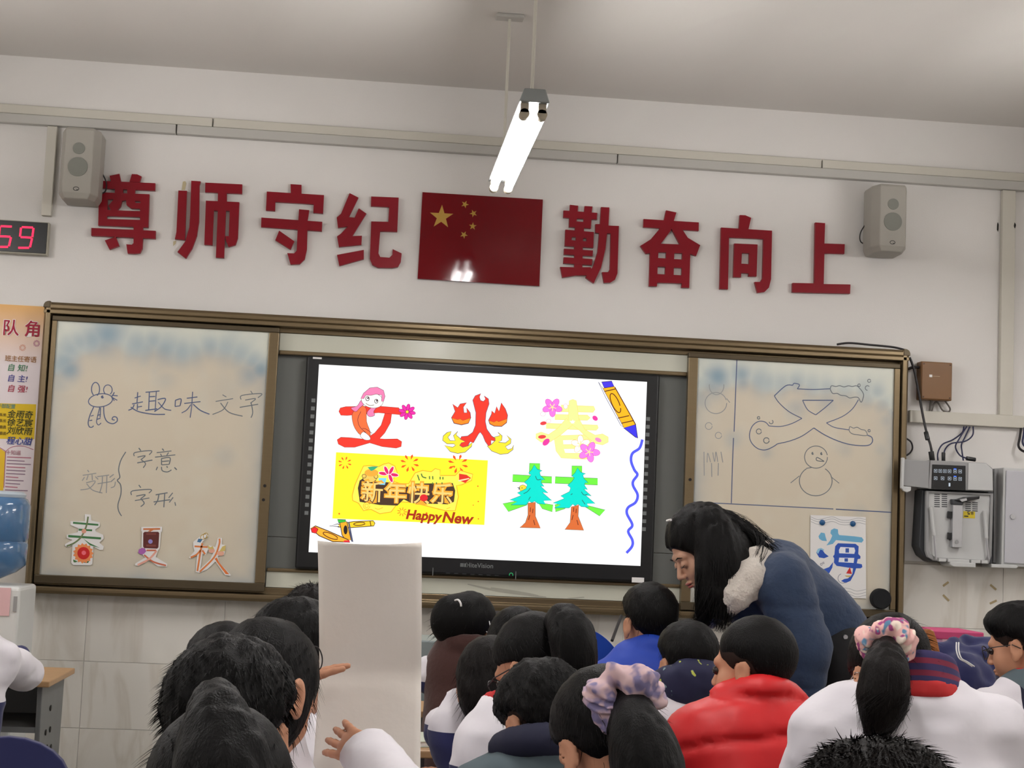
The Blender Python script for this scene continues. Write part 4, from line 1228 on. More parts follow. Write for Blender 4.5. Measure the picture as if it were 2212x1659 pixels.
def poster_mat():
    m = pm('poster_print', (234, 222, 224), .45, var=.02)
    nt = m.node_tree
    N, L = nt.nodes, nt.links
    b = N['Principled BSDF']
    src = b.inputs['Base Color'].links[0].from_socket
    tc = N.new('ShaderNodeTexCoord')
    sp = N.new('ShaderNodeSeparateXYZ')
    L.new(tc.outputs['Object'], sp.inputs[0])
    mr = N.new('ShaderNodeMapRange')
    mr.inputs[1].default_value, mr.inputs[2].default_value = .70, .98
    L.new(sp.outputs['Z'], mr.inputs[0])
    mx = N.new('ShaderNodeMix')
    mx.data_type = 'RGBA'
    mx.inputs[7].default_value = lin((236, 178, 92))
    L.new(mr.outputs[0], mx.inputs[0])
    L.new(src, mx.inputs[6])
    L.new(mx.outputs[2], b.inputs['Base Color'])
    return m


zt_ = W(90, 662, YQ)[2]
zb_ = W(60, 1132, YQ)[2]
MB().box((-2.05, YQ, zb_), (BX0 - .004, -.0005, zt_)).build('poster_sheet', poster_mat(), ps)


def pp(name, rgb, polys=None, lines=None, w=4, k=[0]):
    k[0] += 1
    y = YQ - .0003 - k[0] * 3e-5
    mb = MB()
    for s in polys or []:
        mb.plate(zq.all(s), y)
    for s in lines or []:
        mb.ribbon(smooth_line(zq.all(s), 5), w / 3.385 * .0021, y)
    return mb.build(name, pm('print_%d_%d_%d' % rgb, rgb, .7, var=.05), ps)


def ptext(name, rgb, word, px, py, size, bold=0.0, shear=0.0, space=1.0, k=[0]):
    k[0] += 1
    mb = MB()
    c = zq((px, py))
    put_text(mb, word, c[0], c[1], YQ - .0022 - k[0] * 1e-4, size / 3.385 * .0021, bold=bold, shear=shear, space=space)
    return mb.build(name, pm('print_%d_%d_%d' % rgb, rgb, .7, var=.05), ps)


ptext('poster_title', (255, 244, 240), '\u961f \u89d2', 160, 243, 122, .0034)
ptext('poster_title', (170, 26, 60), '\u961f \u89d2', 160, 243, 122, .0010)
for c, rgb in (((165, 376), (206, 128, 92)), ((268, 345), (168, 64, 124))):
    for a in [j * 2 * math.pi / 12 for j in range(12)]:
        pp('pinwheel_ray', rgb, [[(c[0] + 8 * math.cos(a), c[1] + 8 * math.sin(a)), (c[0] + 26 * math.cos(a + .35), c[1] + 26 * math.sin(a + .35)), (c[0] + 22 * math.cos(a + .6), c[1] + 22 * math.sin(a + .6))]])
ptext('poster_heading', (166, 112, 52), '\u73ed\u4e3b\u4efb\u5bc4\u8bed', 152, 462, 46, .0002, space=.92)
for w_, py, rgb in (('\u81ea \u77e5!', 527, (58, 132, 88)), ('\u81ea \u4e3b!', 605, (66, 66, 150)), ('\u81ea \u5f3a!', 680, (176, 44, 72))):
    ptext('poster_line', rgb, w_, 128, py, 56, .0002, .15)
pp('yellow_block', (232, 196, 34), [[(-160, 778), (265, 790), (250, 1045), (-165, 1040)]])
ptext('poster_heading', (108, 150, 130), '\u5e72\u90e8\u914d\u7f6e', 46, 806, 34, .0002, space=.9)
for py in (868, 912, 958, 1004):
    ptext('poster_small_print', (112, 92, 24), '\u961f\u957f' if py < 930 else '\u59d4\u5458', 22, py, 24, .0004)
# pen-written entries, drawn as strokes
for i, (py, rgb) in enumerate(((868, (52, 62, 24)), (928, (52, 62, 24)), (988, (52, 62, 24)), (1062, (38, 60, 150)))):
    ptext('handwritten_name', rgb, ('\u91d1\u96e8\u5947', '\u5f90\u827a\u5bb8', '\u5218\u6b23\u96e8', '\u7a0b\u5fc3\u751c')[i], 148 - i * 2, py, 60, .0003, .18, .98)
pp('scallop_line', (176, 84, 110), None, [[(42, 1135), (75, 1108), (120, 1096), (180, 1098), (245, 1122)], [(42, 1135), (28, 1400)], [(-120, 1110), (-60, 1098), (0, 1108), (42, 1135)], [(110, 1500), (160, 1515), (215, 1530)]], 4)
pp('yellow_column', (232, 190, 40), [[(-140, 1120), (-60, 1102), (0, 1112), (38, 1138), (24, 1420), (-150, 1420)]])
ptext('poster_heading', (160, 76, 100), '\u5341\u77e5\u9053', 98, 1146, 36)
for j in range(11):
    y = 1175 + j * 24
    pp('poster_small_print', (150, 120, 140) if j % 3 else (190, 110, 130), None, [[(52 - j * 1.5, y), (52 - j * 1.5 + random.uniform(90, 185), y + 7)]], 7)
pp('leaf_print', (70, 140, 60), [[(120, 1600), (140, 1560), (165, 1570), (180, 1545), (215, 1565), (225, 1665), (115, 1665)]])

# ================================================================ equipment right of the board
# brown junction box
BOXM = pm('brown_painted_box', (122, 84, 44), .45, var=.08, scale=10)
a, b = W(1990, 780, -.06), W(2056, 866, -.06)
bb = thing('junction_box', 'brown wall box with a dark cable, right of the board', 'junction box', ((a[0] + b[0]) / 2, -.03, b[2]))
MB().box((a[0], -.06, b[2]), (b[0], -.0005, a[2])).build('box_body', BOXM, bb, bevel=.004)
MB().box((a[0] + .004, -.064, b[2] + .004), (b[0] - .004, -.0602, a[2] - .004)).build('box_lid', BOXM, bb, bevel=.002)
for sx, sz in ((a[0] + .012, a[2] - .012), (b[0] - .012, a[2] - .012), (b[0] - .012, b[2] + .012), (a[0] + .012, b[2] + .012)):
    MB().disc((sx, -.064, sz), .004, .0015, n=10).build('screw', pm('dark_screw', (70, 46, 28), .4, metal=.5), bb)
c = W(2010, 812, -.064)
MB().box((c[0] - .006, -.0655, c[2] - .006), (c[0] + .008, -.064, c[2] + .006)).build('badge', PAPER, bb)
MB().box((c[0] + .010, -.0652, c[2] - .002), (c[0] + .045, -.064, c[2] + .0005)).build('badge_line', pm('pale_print', (176, 150, 118), .5), bb)


def cable(label, pts, r, mat=CABLE, extra=None):
    """pts: (pixel x, pixel y, depth y)"""
    P = smooth_line([W(p[0], p[1], p[2]) for p in pts], 8)
    if extra is None:
        return MB().tube(P, r, 8).build('cable', mat, label=label, cat='cable', smooth=True)
    t = thing('cable', label, 'cable', W(*pts[-1]))
    MB().tube(P, r, 8).build('cable_cord', mat, t, smooth=True)
    for (p, q, rr) in extra:
        MB().tube([W(*p), W(*q)], rr, 10).build('plug', BLACKP, t, smooth=40, bevel=.002)
    return t


cable('black cable lying on the top edge of the board frame', [(1808, 744, -.06), (1835, 741, -.06), (1880, 745, -.06), (1930, 750, -.06), (1958, 757, -.06)], .005)
cable('thick black cable with a ferrite bead hanging to the control box', [(1965, 772, -.07), (1975, 800, -.07), (1985, 850, -.07), (1995, 905, -.08), (2003, 940, -.10), (2010, 962, -.12), (2014, 985, -.12)], .006, CABLE,
      [((2000, 933, -.093), (2004, 950, -.107), .011), ((2011, 975, -.12), (2014, 995, -.12), .013)])
cable('short dark cable from the frame into the brown box', [(1962, 797, -.05), (1975, 793, -.045), (1992, 795, -.03)], .007)
cable('grey wire looping out of the underside of the brown box', [(2040, 864, -.03), (2052, 882, -.02), (2048, 890, -.02), (2036, 886, -.02), (2026, 870, -.02), (2018, 872, -.02), (2012, 892, -.02)], .004, pm('grey_wire', (96, 90, 84), .5))
cable('dark wire under the brown box running into the level duct', [(2012, 864, -.03), (2010, 876, -.02), (2008, 893, -.02)], .006, pm('grey_wire', (96, 90, 84), .5))
cable('thin dark cable curving out beside the frame at mid height', [(1958, 947, -.03), (1968, 955, -.035), (1971, 968, -.035), (1966, 978, -.03), (1958, 984, -.03)], .004)
cable('blue cable looping from the level duct to the left socket of the control box', [(2082, 922, -.02), (2078, 935, -.045), (2058, 950, -.075), (2036, 960, -.09), (2026, 978, -.10), (2026, 995, -.10)], .0035, CABLEB)
cable('blue cable with a small black plug in the control box', [(2102, 922, -.02), (2101, 940, -.08), (2085, 953, -.13), (2055, 958, -.15), (2042, 970, -.13), (2038, 985, -.12)], .0035, CABLEB, [((2038, 977, -.12), (2038, 996, -.12), .009)])
cable('blue cable hanging straight to the right socket of the control box', [(2095, 922, -.02), (2084, 945, -.035), (2077, 960, -.05), (2078, 975, -.06), (2081, 995, -.06)], .0035, CABLEB)
cable('blue cable arching to the black adapter on the control box', [(2088, 922, -.02), (2072, 948, -.11), (2064, 965, -.115), (2073, 983, -.11), (2088, 990, -.12)], .0035, CABLEB, [((2087, 990, -.12), (2107, 993, -.12), .010)])
cable('dark looped cable at the right edge under the level duct', [(2206, 922, -.02), (2203, 945, -.04), (2200, 962, -.05), (2206, 972, -.05), (2220, 978, -.05)], .006)
cable('second dark cable hanging at the right edge', [(2214, 920, -.02), (2211, 940, -.065), (2209, 955, -.08), (2214, 964, -.085), (2226, 968, -.085)], .005, CABLEB)

# control box: open document-camera unit
YC = -.13
cb = thing('control_box', 'grey wall control box with lit buttons and an open document camera', 'control box', W(2060, 1215, -.07))
LG = pm('light_grey_plastic', (196, 197, 196), .45, var=.03)
MG = pm('mid_grey_plastic', (150, 150, 150), .5, var=.03)
DG = pm('dark_grey_plastic', (58, 60, 64), .5, var=.06)


def wx(px, py, y):
    p = W(px, py, y)
    return p[0], p[2]


def plate_px(name, mat, pts, yf, yb, parent, bevel=.002, sm=0, holes=()):
    P = [wx(p[0], p[1], yf) for p in pts]
    if sm:
        P = [tuple(p) for p in smooth_line(P, sm, closed=True)]
    return MB().plate(P, yf, yb, [[wx(p[0], p[1], yf) for p in h] for h in holes]).build(name, mat, parent, bevel=bevel)


plate_px('back_shell', DG, [(1992, 1058), (2146, 1062), (2144, 1218), (2010, 1212), (1994, 1200), (1985, 1180)], -.10, -.0005, cb, .004)
tray = plate_px('tray', LG, [(2001, 1060), (2146, 1066), (2142, 1200), (2136, 1218), (2018, 1211), (2004, 1203), (2000, 1190)], -.122, -.1005, cb, .004)
plate_px('tray_rim', MG, [(2001, 1060), (2146, 1066), (2142, 1200), (2136, 1218), (2018, 1211), (2004, 1203), (2000, 1190)], -.132, -.1222, cb, .001,
         holes=[[(2007, 1064), (2140, 1070), (2136, 1196), (2130, 1210), (2022, 1204), (2009, 1196), (2006, 1186)]])
hd = plate_px('control_head', MG, [(2010, 994), (2130, 1000), (2145, 1012), (2146, 1062), (2005, 1056)], -.15, -.0005, cb, .004)
plate_px('button_panel', BLACKP, [(2014, 1003), (2086, 1006), (2086, 1060), (2012, 1056)], -.1525, -.1502, cb, .001)
plate_px('blank_cover', LG, [(2092, 1000), (2130, 1001), (2144, 1014), (2145, 1060), (2091, 1058)], -.1545, -.1502, cb, .003)
ICL = pm('lit_icon', (214, 226, 240), .4, var=0, emit=.35)
ICB = pm('lit_icon_blue', (60, 110, 255), .4, var=0, emit=.7)
for row, y0 in enumerate((1017, 1033)):
    for k, px in enumerate((2021, 2031, 2041, 2051, 2063, 2074)):
        if row == 1 and k == 3:
            continue
        x, z = wx(px + (row and k < 3) * k * 5, y0 + k * .3, -.1525)
        MB().ribbon([(x - .007, z - .007), (x + .007, z - .007), (x + .007, z + .007), (x - .007, z + .007)], .002, -.1532, closed=True).build('button', ICL, cb)
        MB().box((x - .003, -.1532, z - .002), (x + .003, -.1526, z + .002)).build('button_symbol', ICL, cb)
for py in (1012, 1028):
    x, z = wx(2063, py + 1, -.1525)
    MB().box((x - .006, -.1534, z - .002), (x + .006, -.1526, z + .002)).build('status_light', ICB, cb)
x, z = wx(2051, 1047, -.1525)
MB().box((x - .004, -.1534, z - .008), (x + .004, -.1526, z + .008)).build('port', ICL, cb)
# open flap on the left
dr = plate_px('flap', MG, [(1954, 992), (2008, 996), (2006, 1055), (1951, 1049)], -.152, -.146, cb, .002)
plate_px('flap_edge', LG, [(1949, 988), (1955, 989), (1952, 1058), (1947, 1054)], -.162, -.140, cb, .003)
plate_px('flap_grip', LG, [(1950, 1050), (1969, 1052), (1968, 1060), (1960, 1064), (1951, 1060)], -.16, -.146, cb, .003)
for bx, by in ((2018, 1068), (2034, 1068), (2085, 1085), (2100, 1086)):
    for k in range(7):
        if bx > 2050 and k > 4:
            continue
        x, z = wx(bx + 6, by + k * 4.4, -.122)
        MB().box((x - .013, -.1228, z - .0022), (x + .013, -.1222, z + .0022)).build('vent_slot', DG, tray)
# camera arm
AL = pm('brushed_aluminium', (196, 197, 200), .3, metal=.7, var=.05, stretch=(8, 1, .5))
plate_px('camera_arm', AL, [(2059, 1090), (2080, 1091), (2078, 1183), (2057, 1182)], -.150, -.1225, cb, .002)
plate_px('arm_hinge', DG, [(2057, 1078), (2082, 1079), (2081, 1091), (2058, 1090)], -.155, -.1225, cb, .004)
plate_px('camera_head', BLACKP, [(2062, 1080), (2085, 1073), (2117, 1071), (2116, 1078), (2098, 1081), (2082, 1086)], -.162, -.135, cb, .003)
plate_px('camera_lens', AL, [(2073, 1079), (2088, 1076), (2089, 1081), (2078, 1084)], -.164, -.1622, cb, .0)
for py in (1110, 1156):
    plate_px('arm_bracket', BLACKP, [(2049, py - 6), (2058, py - 5), (2057, py + 10), (2048, py + 9)], -.14, -.1225, cb, .002)
x, z = wx(2067, 1171, -.150)
MB().disc((x, -.1502, z), .009, .002, n=16).build('arm_button', MG, cb, smooth=40)
for p0, p1, p2 in (((2011, 1095), (2018, 1157), (2022, 1208)), ((2127, 1103), (2131, 1163), (2136, 1208))):
    A, B_, C_ = [W(p[0], p[1], -.142) for p in (p0, p1, p2)]
    g = MB().tube([A, B_], .0085, 10).build('gas_strut', LG, cb, smooth=40)
    MB().tube([B_, C_], .0045, 8).build('strut_rod', AL, cb, smooth=40)
x0_, z1_ = wx(2081, 1104, -.1226)
x1_, z0_ = wx(2106, 1120, -.1226)
wl = MB().box((x0_, -.1232, z0_), (x1_, -.1222, z1_)).build('warning_label', pm('warning_yellow', (214, 190, 40), .5), tray)
mb = MB()
put_text(mb, '\u8b66\u544a', (x0_ + x1_) / 2 + .006, z1_ - .009, -.1236, .016, bold=.0004)
mb.build('label_text', BLACKP, tray)
mb = MB().box((x0_ + .004, -.1236, z0_ + .006), (x0_ + .024, -.1233, z0_ + .011))
mb.build('label_arrow', BLACKP, tray)
plate_px('bottom_hook', LG, [(2052, 1214), (2108, 1216), (2108, 1226), (2060, 1224), (2053, 1220)], -.15, -.02, cb, .003)
for pa, pb_ in ((2028, 2044), (2048, 2094), (2098, 2118), (2121, 2134)):
    plate_px('bottom_clip', LG, [(pa, 1206 + (pa - 2028) * .045), (pb_, 1206 + (pb_ - 2028) * .045), (pb_, 1213 + (pb_ - 2028) * .045), (pa, 1213 + (pa - 2028) * .045)], -.142, -.1222, cb, .002)
# cabinet at the right edge
cab = thing('wall_cabinet', 'grey wall cabinet with a round lock at the right edge', 'cabinet', W(2200, 1228, -.07))
plate_px('cabinet_side', MG, [(2148, 1012), (2170, 1013), (2165, 1218), (2146, 1216)], -.06, -.0005, cab, .003)
plate_px('cabinet_body', LG, [(2168, 1010), (2330, 1018), (2328, 1232), (2163, 1222)], -.12, -.0005, cab, .005)
d_ = plate_px('cabinet_door', pm('cabinet_door_grey', (190, 190, 196), .4, var=.02), [(2174, 1016), (2326, 1023), (2324, 1226), (2170, 1216)], -.128, -.1202, cab, .004)
x, z = wx(2187, 1116, -.128)
MB().disc((x, -.1282, z), .012, .006, n=18).build('lock', AL, d_, smooth=40)
plate_px('support_bracket', LG, [(2142, 1218), (2195, 1221), (2200, 1224), (2196, 1228), (2142, 1226)], -.135, -.02, cab, .003)
# tape marks on the tiles
TAPE = pm('old_tape', (172, 154, 116), .7, var=.1)
for i, (p, q_) in enumerate((((2037, 1266), (2049, 1257)), ((2139, 1263), (2152, 1274)), ((2037, 1285), (2050, 1298)), ((2138, 1304), (2153, 1297)))):
    A, B_ = wx(p[0], p[1], -.0045), wx(q_[0], q_[1], -.0045)
    MB().ribbon([A, B_], .010, -.0049).build('tape_mark', TAPE, label='%s of four old tape marks below the control box' % ('upper left', 'upper right', 'lower left', 'lower right')[i], cat='tape mark', group='old tape marks on the wall tiles')
# ================================================================ implicit-surface kit for bodies, clothes and hair
def vnoise(P, f, seed=0):
    """smooth value noise in -1..1 at points (..., 3)"""
    rng = np.random.RandomState(seed)
    g = rng.rand(24, 24, 24).astype(np.float32) * 2 - 1
    q = P * f + 100.0
    i = np.floor(q).astype(int)
    t = (q - i).astype(np.float32)
    t = t * t * (3 - 2 * t)
    i = i % 24
    j = (i + 1) % 24
    r = 0
    for a in (0, 1):
        for b in (0, 1):
            for c in (0, 1):
                w = (t[..., 0] if a else 1 - t[..., 0]) * (t[..., 1] if b else 1 - t[..., 1]) * (t[..., 2] if c else 1 - t[..., 2])
                r = r + w * g[(j if a else i)[..., 0], (j if b else i)[..., 1], (j if c else i)[..., 2]]
    return r


class Field:
    """signed-distance field on a grid, shapes merged smoothly, turned into a mesh by surface nets"""

    def __init__(self, lo, hi, h):
        self.lo, self.h = np.array(lo, float), h
        n = np.ceil((np.array(hi, float) - self.lo) / h).astype(int) + 1
        ax = [self.lo[k] + h * np.arange(n[k]) for k in range(3)]
        self.P = np.stack(np.meshgrid(*ax, indexing='ij'), -1).astype(np.float32)
        self.D = np.full(tuple(n), .2, np.float32)
        self.n = n

    def _sub(self, lo, hi, pad):
        a = np.clip(np.floor((np.array(lo) - pad - self.lo) / self.h).astype(int), 0, self.n)
        b = np.clip(np.ceil((np.array(hi) + pad - self.lo) / self.h).astype(int) + 1, 0, self.n)
        return tuple(slice(int(x), int(y)) for x, y in zip(a, b))

    def _merge(self, s, d, k, mode):
        D = self.D[s]
        if mode == 'add':
            hh = np.clip(.5 + .5 * (D - d) / k, 0, 1)
            self.D[s] = D + (d - D) * hh - k * hh * (1 - hh)
        else:
            d = -d
            hh = np.clip(.5 - .5 * (D - d) / k, 0, 1)
            self.D[s] = D + (d - D) * hh + k * hh * (1 - hh)

    def cone(self, a, b, r1, r2=None, k=.015, mode='add'):
        r2 = r1 if r2 is None else r2
        a, b = np.array(a, float), np.array(b, float)
        m = max(r1, r2)
        s = self._sub(np.minimum(a, b) - m, np.maximum(a, b) + m, k + 3 * self.h)
        p = self.P[s] - a.astype(np.float32)
        ab = (b - a).astype(np.float32)
        t = np.clip((p @ ab) / max(float(ab @ ab), 1e-9), 0, 1)
        d = np.linalg.norm(p - t[..., None] * ab, axis=-1) - (r1 + (r2 - r1) * t)
        self._merge(s, d, k, mode)
        return self

    def chain(self, pts, rs, k=.015):
        for i in range(len(pts) - 1):
            self.cone(pts[i], pts[i + 1], rs[i], rs[i + 1], k)
        return self

    def ell(self, c, r, R=None, k=.015, mode='add'):
        c, r = np.array(c, float), np.array(r, float)
        m = r.max()
        s = self._sub(c - m, c + m, k + 3 * self.h)
        p = self.P[s] - c.astype(np.float32)
        if R is not None:
            p = p @ np.array(R, np.float32)
        k0 = np.linalg.norm(p / r, axis=-1)
        k1 = np.linalg.norm(p / (r * r), axis=-1) + 1e-9
        self._merge(s, k0 * (k0 - 1) / k1, k, mode)
        return self

    def cut(self, fn, k=.01):
        """keep only where fn(P) < 0"""
        d = fn(self.P)
        hh = np.clip(.5 - .5 * (self.D - d) / k, 0, 1)
        self.D = self.D + (d - self.D) * hh + k * hh * (1 - hh)
        return self

    def bump(self, fn):
        m = np.abs(self.D) < .05
        self.D[m] += fn(self.P[m]).astype(np.float32)
        return self

    def mesh(self):
        D, lo, h = self.D, self.lo, self.h
        D = np.pad(D, 1, constant_values=.2)
        lo = lo - h
        s = D < 0
        cnt = np.zeros(tuple(np.array(D.shape) - 1), np.int8)
        C = [(a, b, c) for a in (0, 1) for b in (0, 1) for c in (0, 1)]
        nx, ny, nz = cnt.shape
        for (a, b, c) in C:
            cnt += s[a:a + nx, b:b + ny, c:c + nz]
        I = np.argwhere((cnt > 0) & (cnt < 8))
        if len(I) == 0:
            return np.zeros((0, 3)), []
        val = np.stack([D[I[:, 0] + a, I[:, 1] + b, I[:, 2] + c] for (a, b, c) in C], 1)
        acc = np.zeros((len(I), 3))
        num = np.zeros(len(I))
        for i, ca in enumerate(C):
            for j, cb_ in enumerate(C):
                if j > i and sum(abs(x - y) for x, y in zip(ca, cb_)) == 1:
                    v0, v1 = val[:, i], val[:, j]
                    m = (v0 < 0) != (v1 < 0)
                    t = np.where(m, v0 / np.where(m, v0 - v1, 1), 0)
                    p = np.array(ca)[None] + t[:, None] * (np.array(cb_) - np.array(ca))[None]
                    acc += p * m[:, None]
                    num += m
        V = lo + h * (I + acc / num[:, None])
        ids = np.full(cnt.shape, -1)
        ids[tuple(I.T)] = np.arange(len(I))
        F = []
        for ax in range(3):
            u, w = [(1, 2), (2, 0), (0, 1)][ax]
            sl0 = [slice(None)] * 3
            sl1 = [slice(None)] * 3
            sl0[ax] = slice(0, -1)
            sl1[ax] = slice(1, None)
            A, B = s[tuple(sl0)], s[tuple(sl1)]
            E = np.argwhere(A != B)
            ok = (E[:, u] > 0) & (E[:, w] > 0) & (E[:, u] < cnt.shape[u]) & (E[:, w] < cnt.shape[w])
            E = E[ok]
            q = []
            for (du, dw) in ((-1, -1), (0, -1), (0, 0), (-1, 0)):
                e = E.copy()
                e[:, u] += du
                e[:, w] += dw
                q.append(ids[tuple(e.T)])
            q = np.stack(q, 1)
            fl = ~A[tuple(E.T)]
            q[fl] = q[fl][:, ::-1]
            F.append(q)
        F = np.concatenate(F)
        return V, F.tolist()


def rotm(yaw=0, pitch=0, roll=0):
    y, p, r = [math.radians(a) for a in (yaw, pitch, roll)]
    cy, sy, cp, sp, cr, sr = math.cos(y), math.sin(y), math.cos(-p), math.sin(-p), math.cos(r), math.sin(r)
    Rz = np.array([[cy, -sy, 0], [sy, cy, 0], [0, 0, 1]])
    Rx = np.array([[1, 0, 0], [0, cp, -sp], [0, sp, cp]])
    Ry = np.array([[cr, 0, sr], [0, 1, 0], [-sr, 0, cr]])
    return Rz @ Rx @ Ry


# ---------------------------------------------------------------- cloth, skin, hair
SKIN = pm('skin', (196, 142, 112), .55, var=.05, scale=9, spec=.3)
SKIN_F = pm('skin_fair', (212, 164, 138), .5, var=.04, scale=9, spec=.35)
LIPS = pm('lips', (176, 88, 80), .45, var=.04)
HAIR = pm('black_hair', (9, 8, 8), .5, var=.4, scale=45, spec=.14, stretch=(6, 6, .8), bump=.32, bscale=70)
HAIR_B = pm('dark_brown_hair', (15, 11, 10), .5, var=.4, scale=45, spec=.14, stretch=(6, 6, .8), bump=.32, bscale=70)
STUBBLE = pm('clipped_hair', (46, 35, 31), .8, var=.3, scale=120, spec=.1)
WHITE_C = pm('white_cotton', (226, 222, 228), .85, var=.03, scale=6, bump=.12, bscale=16, sheen=.2)
NAVY_C = pm('navy_cotton', (30, 34, 84), .85, var=.08, scale=8, bump=.12, bscale=16, sheen=.2)
DNAVY_C = pm('dark_navy_cotton', (26, 28, 52), .85, var=.1, scale=8, bump=.12, bscale=16)
SLATE_C = pm('slate_green_cotton', (84, 98, 104), .85, var=.06, scale=8, bump=.12, bscale=16)
RED_C = pm('red_puffer_nylon', (214, 32, 36), .5, var=.06, scale=8, bump=.15, bscale=14)
BLUE_C = pm('royal_blue_nylon', (26, 66, 178), .6, var=.08, scale=8, bump=.15, bscale=14)
BROWN_C = pm('brown_fleece', (70, 42, 38), .95, var=.1, scale=20, bump=.2, bscale=80, sheen=.2)
BLACK_C = pm('black_trousers', (14, 14, 17), .85, var=.1)
SCARF = pm('red_scarf', (196, 34, 36), .7, var=.06)
SHOE = pm('white_shoe', (190, 188, 186), .5, var=.04)
DENIM = pm('blue_denim', (36, 54, 82), .8, var=.2, scale=26, bump=.25, bscale=60, sheen=.1)
SHERPA = pm('cream_sherpa', (214, 206, 196), .95, var=.08, scale=40, bump=.6, bscale=150, sheen=.3)
FRAME = pm('dark_glasses_frame', (34, 30, 32), .3, var=.05)


def mottled(name, base, spots, scale, lo=.45, hi=.55):
    m = pm(name, base, .8, var=.04)
    nt = m.node_tree
    N, L = nt.nodes, nt.links
    b = N['Principled BSDF']
    src = b.inputs['Base Color'].links[0].from_socket
    tc = N.new('ShaderNodeTexCoord')
    for i, rgb in enumerate(spots):
        nz = N.new('ShaderNodeTexNoise')
        nz.noise_dimensions = '4D'
        nz.inputs['W'].default_value = i * 7.3
        nz.inputs['Scale'].default_value = scale
        nz.inputs['Detail'].default_value = 1
        L.new(tc.outputs['Object'], nz.inputs['Vector'])
        mr = N.new('ShaderNodeMapRange')
        mr.inputs[1].default_value, mr.inputs[2].default_value = lo, hi
        L.new(nz.outputs[0], mr.inputs[0])
        mx = N.new('ShaderNodeMix')
        mx.data_type = 'RGBA'
        mx.inputs[7].default_value = lin(rgb)
        L.new(mr.outputs[0], mx.inputs[0])
        L.new(src, mx.inputs[6])
        src = mx.outputs[2]
    L.new(src, b.inputs['Base Color'])
    return m


SCR_PURPLE = mottled('purple_scrunchie', (182, 158, 176), [(120, 112, 148), (206, 176, 178)], 45)
SCR_PINK = mottled('pink_scrunchie', (232, 182, 176), [(160, 66, 124), (92, 136, 168), (240, 222, 206)], 38, .58, .62)
HOOD_STAR = mottled('navy_star_print', (34, 36, 68), [(128, 150, 156), (196, 204, 92)], 40, .68, .70)


def prop_mesh(name, V, F, mat, parent, smooth=True):
    mb = MB()
    mb.add(V, F)
    return mb.build(name, mat, parent, smooth=smooth)


def normals_of(V, F):
    F = np.array(F)
    n = np.cross(V[F[:, 2]] - V[F[:, 0]], V[F[:, 3]] - V[F[:, 1]])
    out = np.zeros_like(V)
    for k in range(4):
        np.add.at(out, F[:, k], n)
    return out / (np.linalg.norm(out, axis=1, keepdims=True) + 1e-12)


def strands(mb, roots, dirs, nrm, length, width, rng, droop=.3, curl=0.0, segs=3):
    """short tapered hairs as flat strips; droop bends the tip toward gravity"""
    for p, d, n in zip(roots, dirs, nrm):
        L_ = length * rng.uniform(.6, 1.3)
        side = np.cross(d, n)
        side = side / (np.linalg.norm(side) + 1e-9)
        pts = []
        q = p - n * .002
        dd = d.copy()
        cv = side * rng.uniform(-1, 1) * curl
        for s in range(segs + 1):
            w = width * (1 - s / (segs + .35))
            pts.append((q - side * w, q + side * w))
            dd = dd + np.array([0, 0, -droop]) / segs + cv / segs
            dd = dd / np.linalg.norm(dd)
            q = q + dd * L_ / segs
        o = len(mb.v)
        for a, b in pts:
            mb.v += [tuple(a), tuple(b)]
        for s in range(segs):
            mb.f.append((o + 2 * s, o + 2 * s + 1, o + 2 * s + 3, o + 2 * s + 2))
            mb.mi.append(0)


def long_strands(mb, path, radii, count, width, rng, wave=.004, fray=0.0):
    """hairs running along a lock: path of points with radii"""
    P = np.array(smooth_line(path, 6))
    Rr = np.interp(np.linspace(0, 1, len(P)), np.linspace(0, 1, len(radii)), radii)
    T = np.gradient(P, axis=0)
    T /= np.linalg.norm(T, axis=1, keepdims=True)
    up = np.array([0, 0, 1.0]) if abs(T[0][2]) < .8 else np.array([0, 1.0, 0])
    A = np.cross(T, up)
    A /= np.linalg.norm(A, axis=1, keepdims=True) + 1e-9
    B = np.cross(T, A)
    m = len(P)
    for _ in range(count):
        a = rng.uniform(0, 2 * math.pi)
        rr = rng.uniform(.9, 1.08)
        i0 = rng.randint(0, max(1, m // 2))
        i1 = m if rng.rand() < .7 else rng.randint(m // 2, m)
        ph, ext = rng.uniform(0, 6.28), rng.uniform(0, 1) * fray
        pts = []
        for i in range(i0, i1, 2):
            t = i / (m - 1)
            r_ = Rr[i] * rr + ext * max(0, t - .6) * 2.5
            aa = a + .25 * math.sin(3 * t + ph)
            pts.append(P[i] + (A[i] * math.cos(aa) + B[i] * math.sin(aa)) * r_ + wave * math.sin(9 * t + ph) * A[i])
        if len(pts) < 3:
            continue
        if ext:
            pts.append(pts[-1] + (pts[-1] - pts[-2]) * rng.uniform(.5, 1.6))
        o = len(mb.v)
        for i, q in enumerate(pts):
            d = pts[min(i + 1, len(pts) - 1)] - pts[max(i - 1, 0)]
            n = q - P[min(i0 + 2 * i, m - 1)]
            s = np.cross(d, n)
            s = s / (np.linalg.norm(s) + 1e-9) * width * (1 - .8 * i / len(pts))
            mb.v += [tuple(q - s), tuple(q + s)]
        for i in range(len(pts) - 1):
            mb.f.append((o + 2 * i, o + 2 * i + 1, o + 2 * i + 3, o + 2 * i + 2))
            mb.mi.append(0)


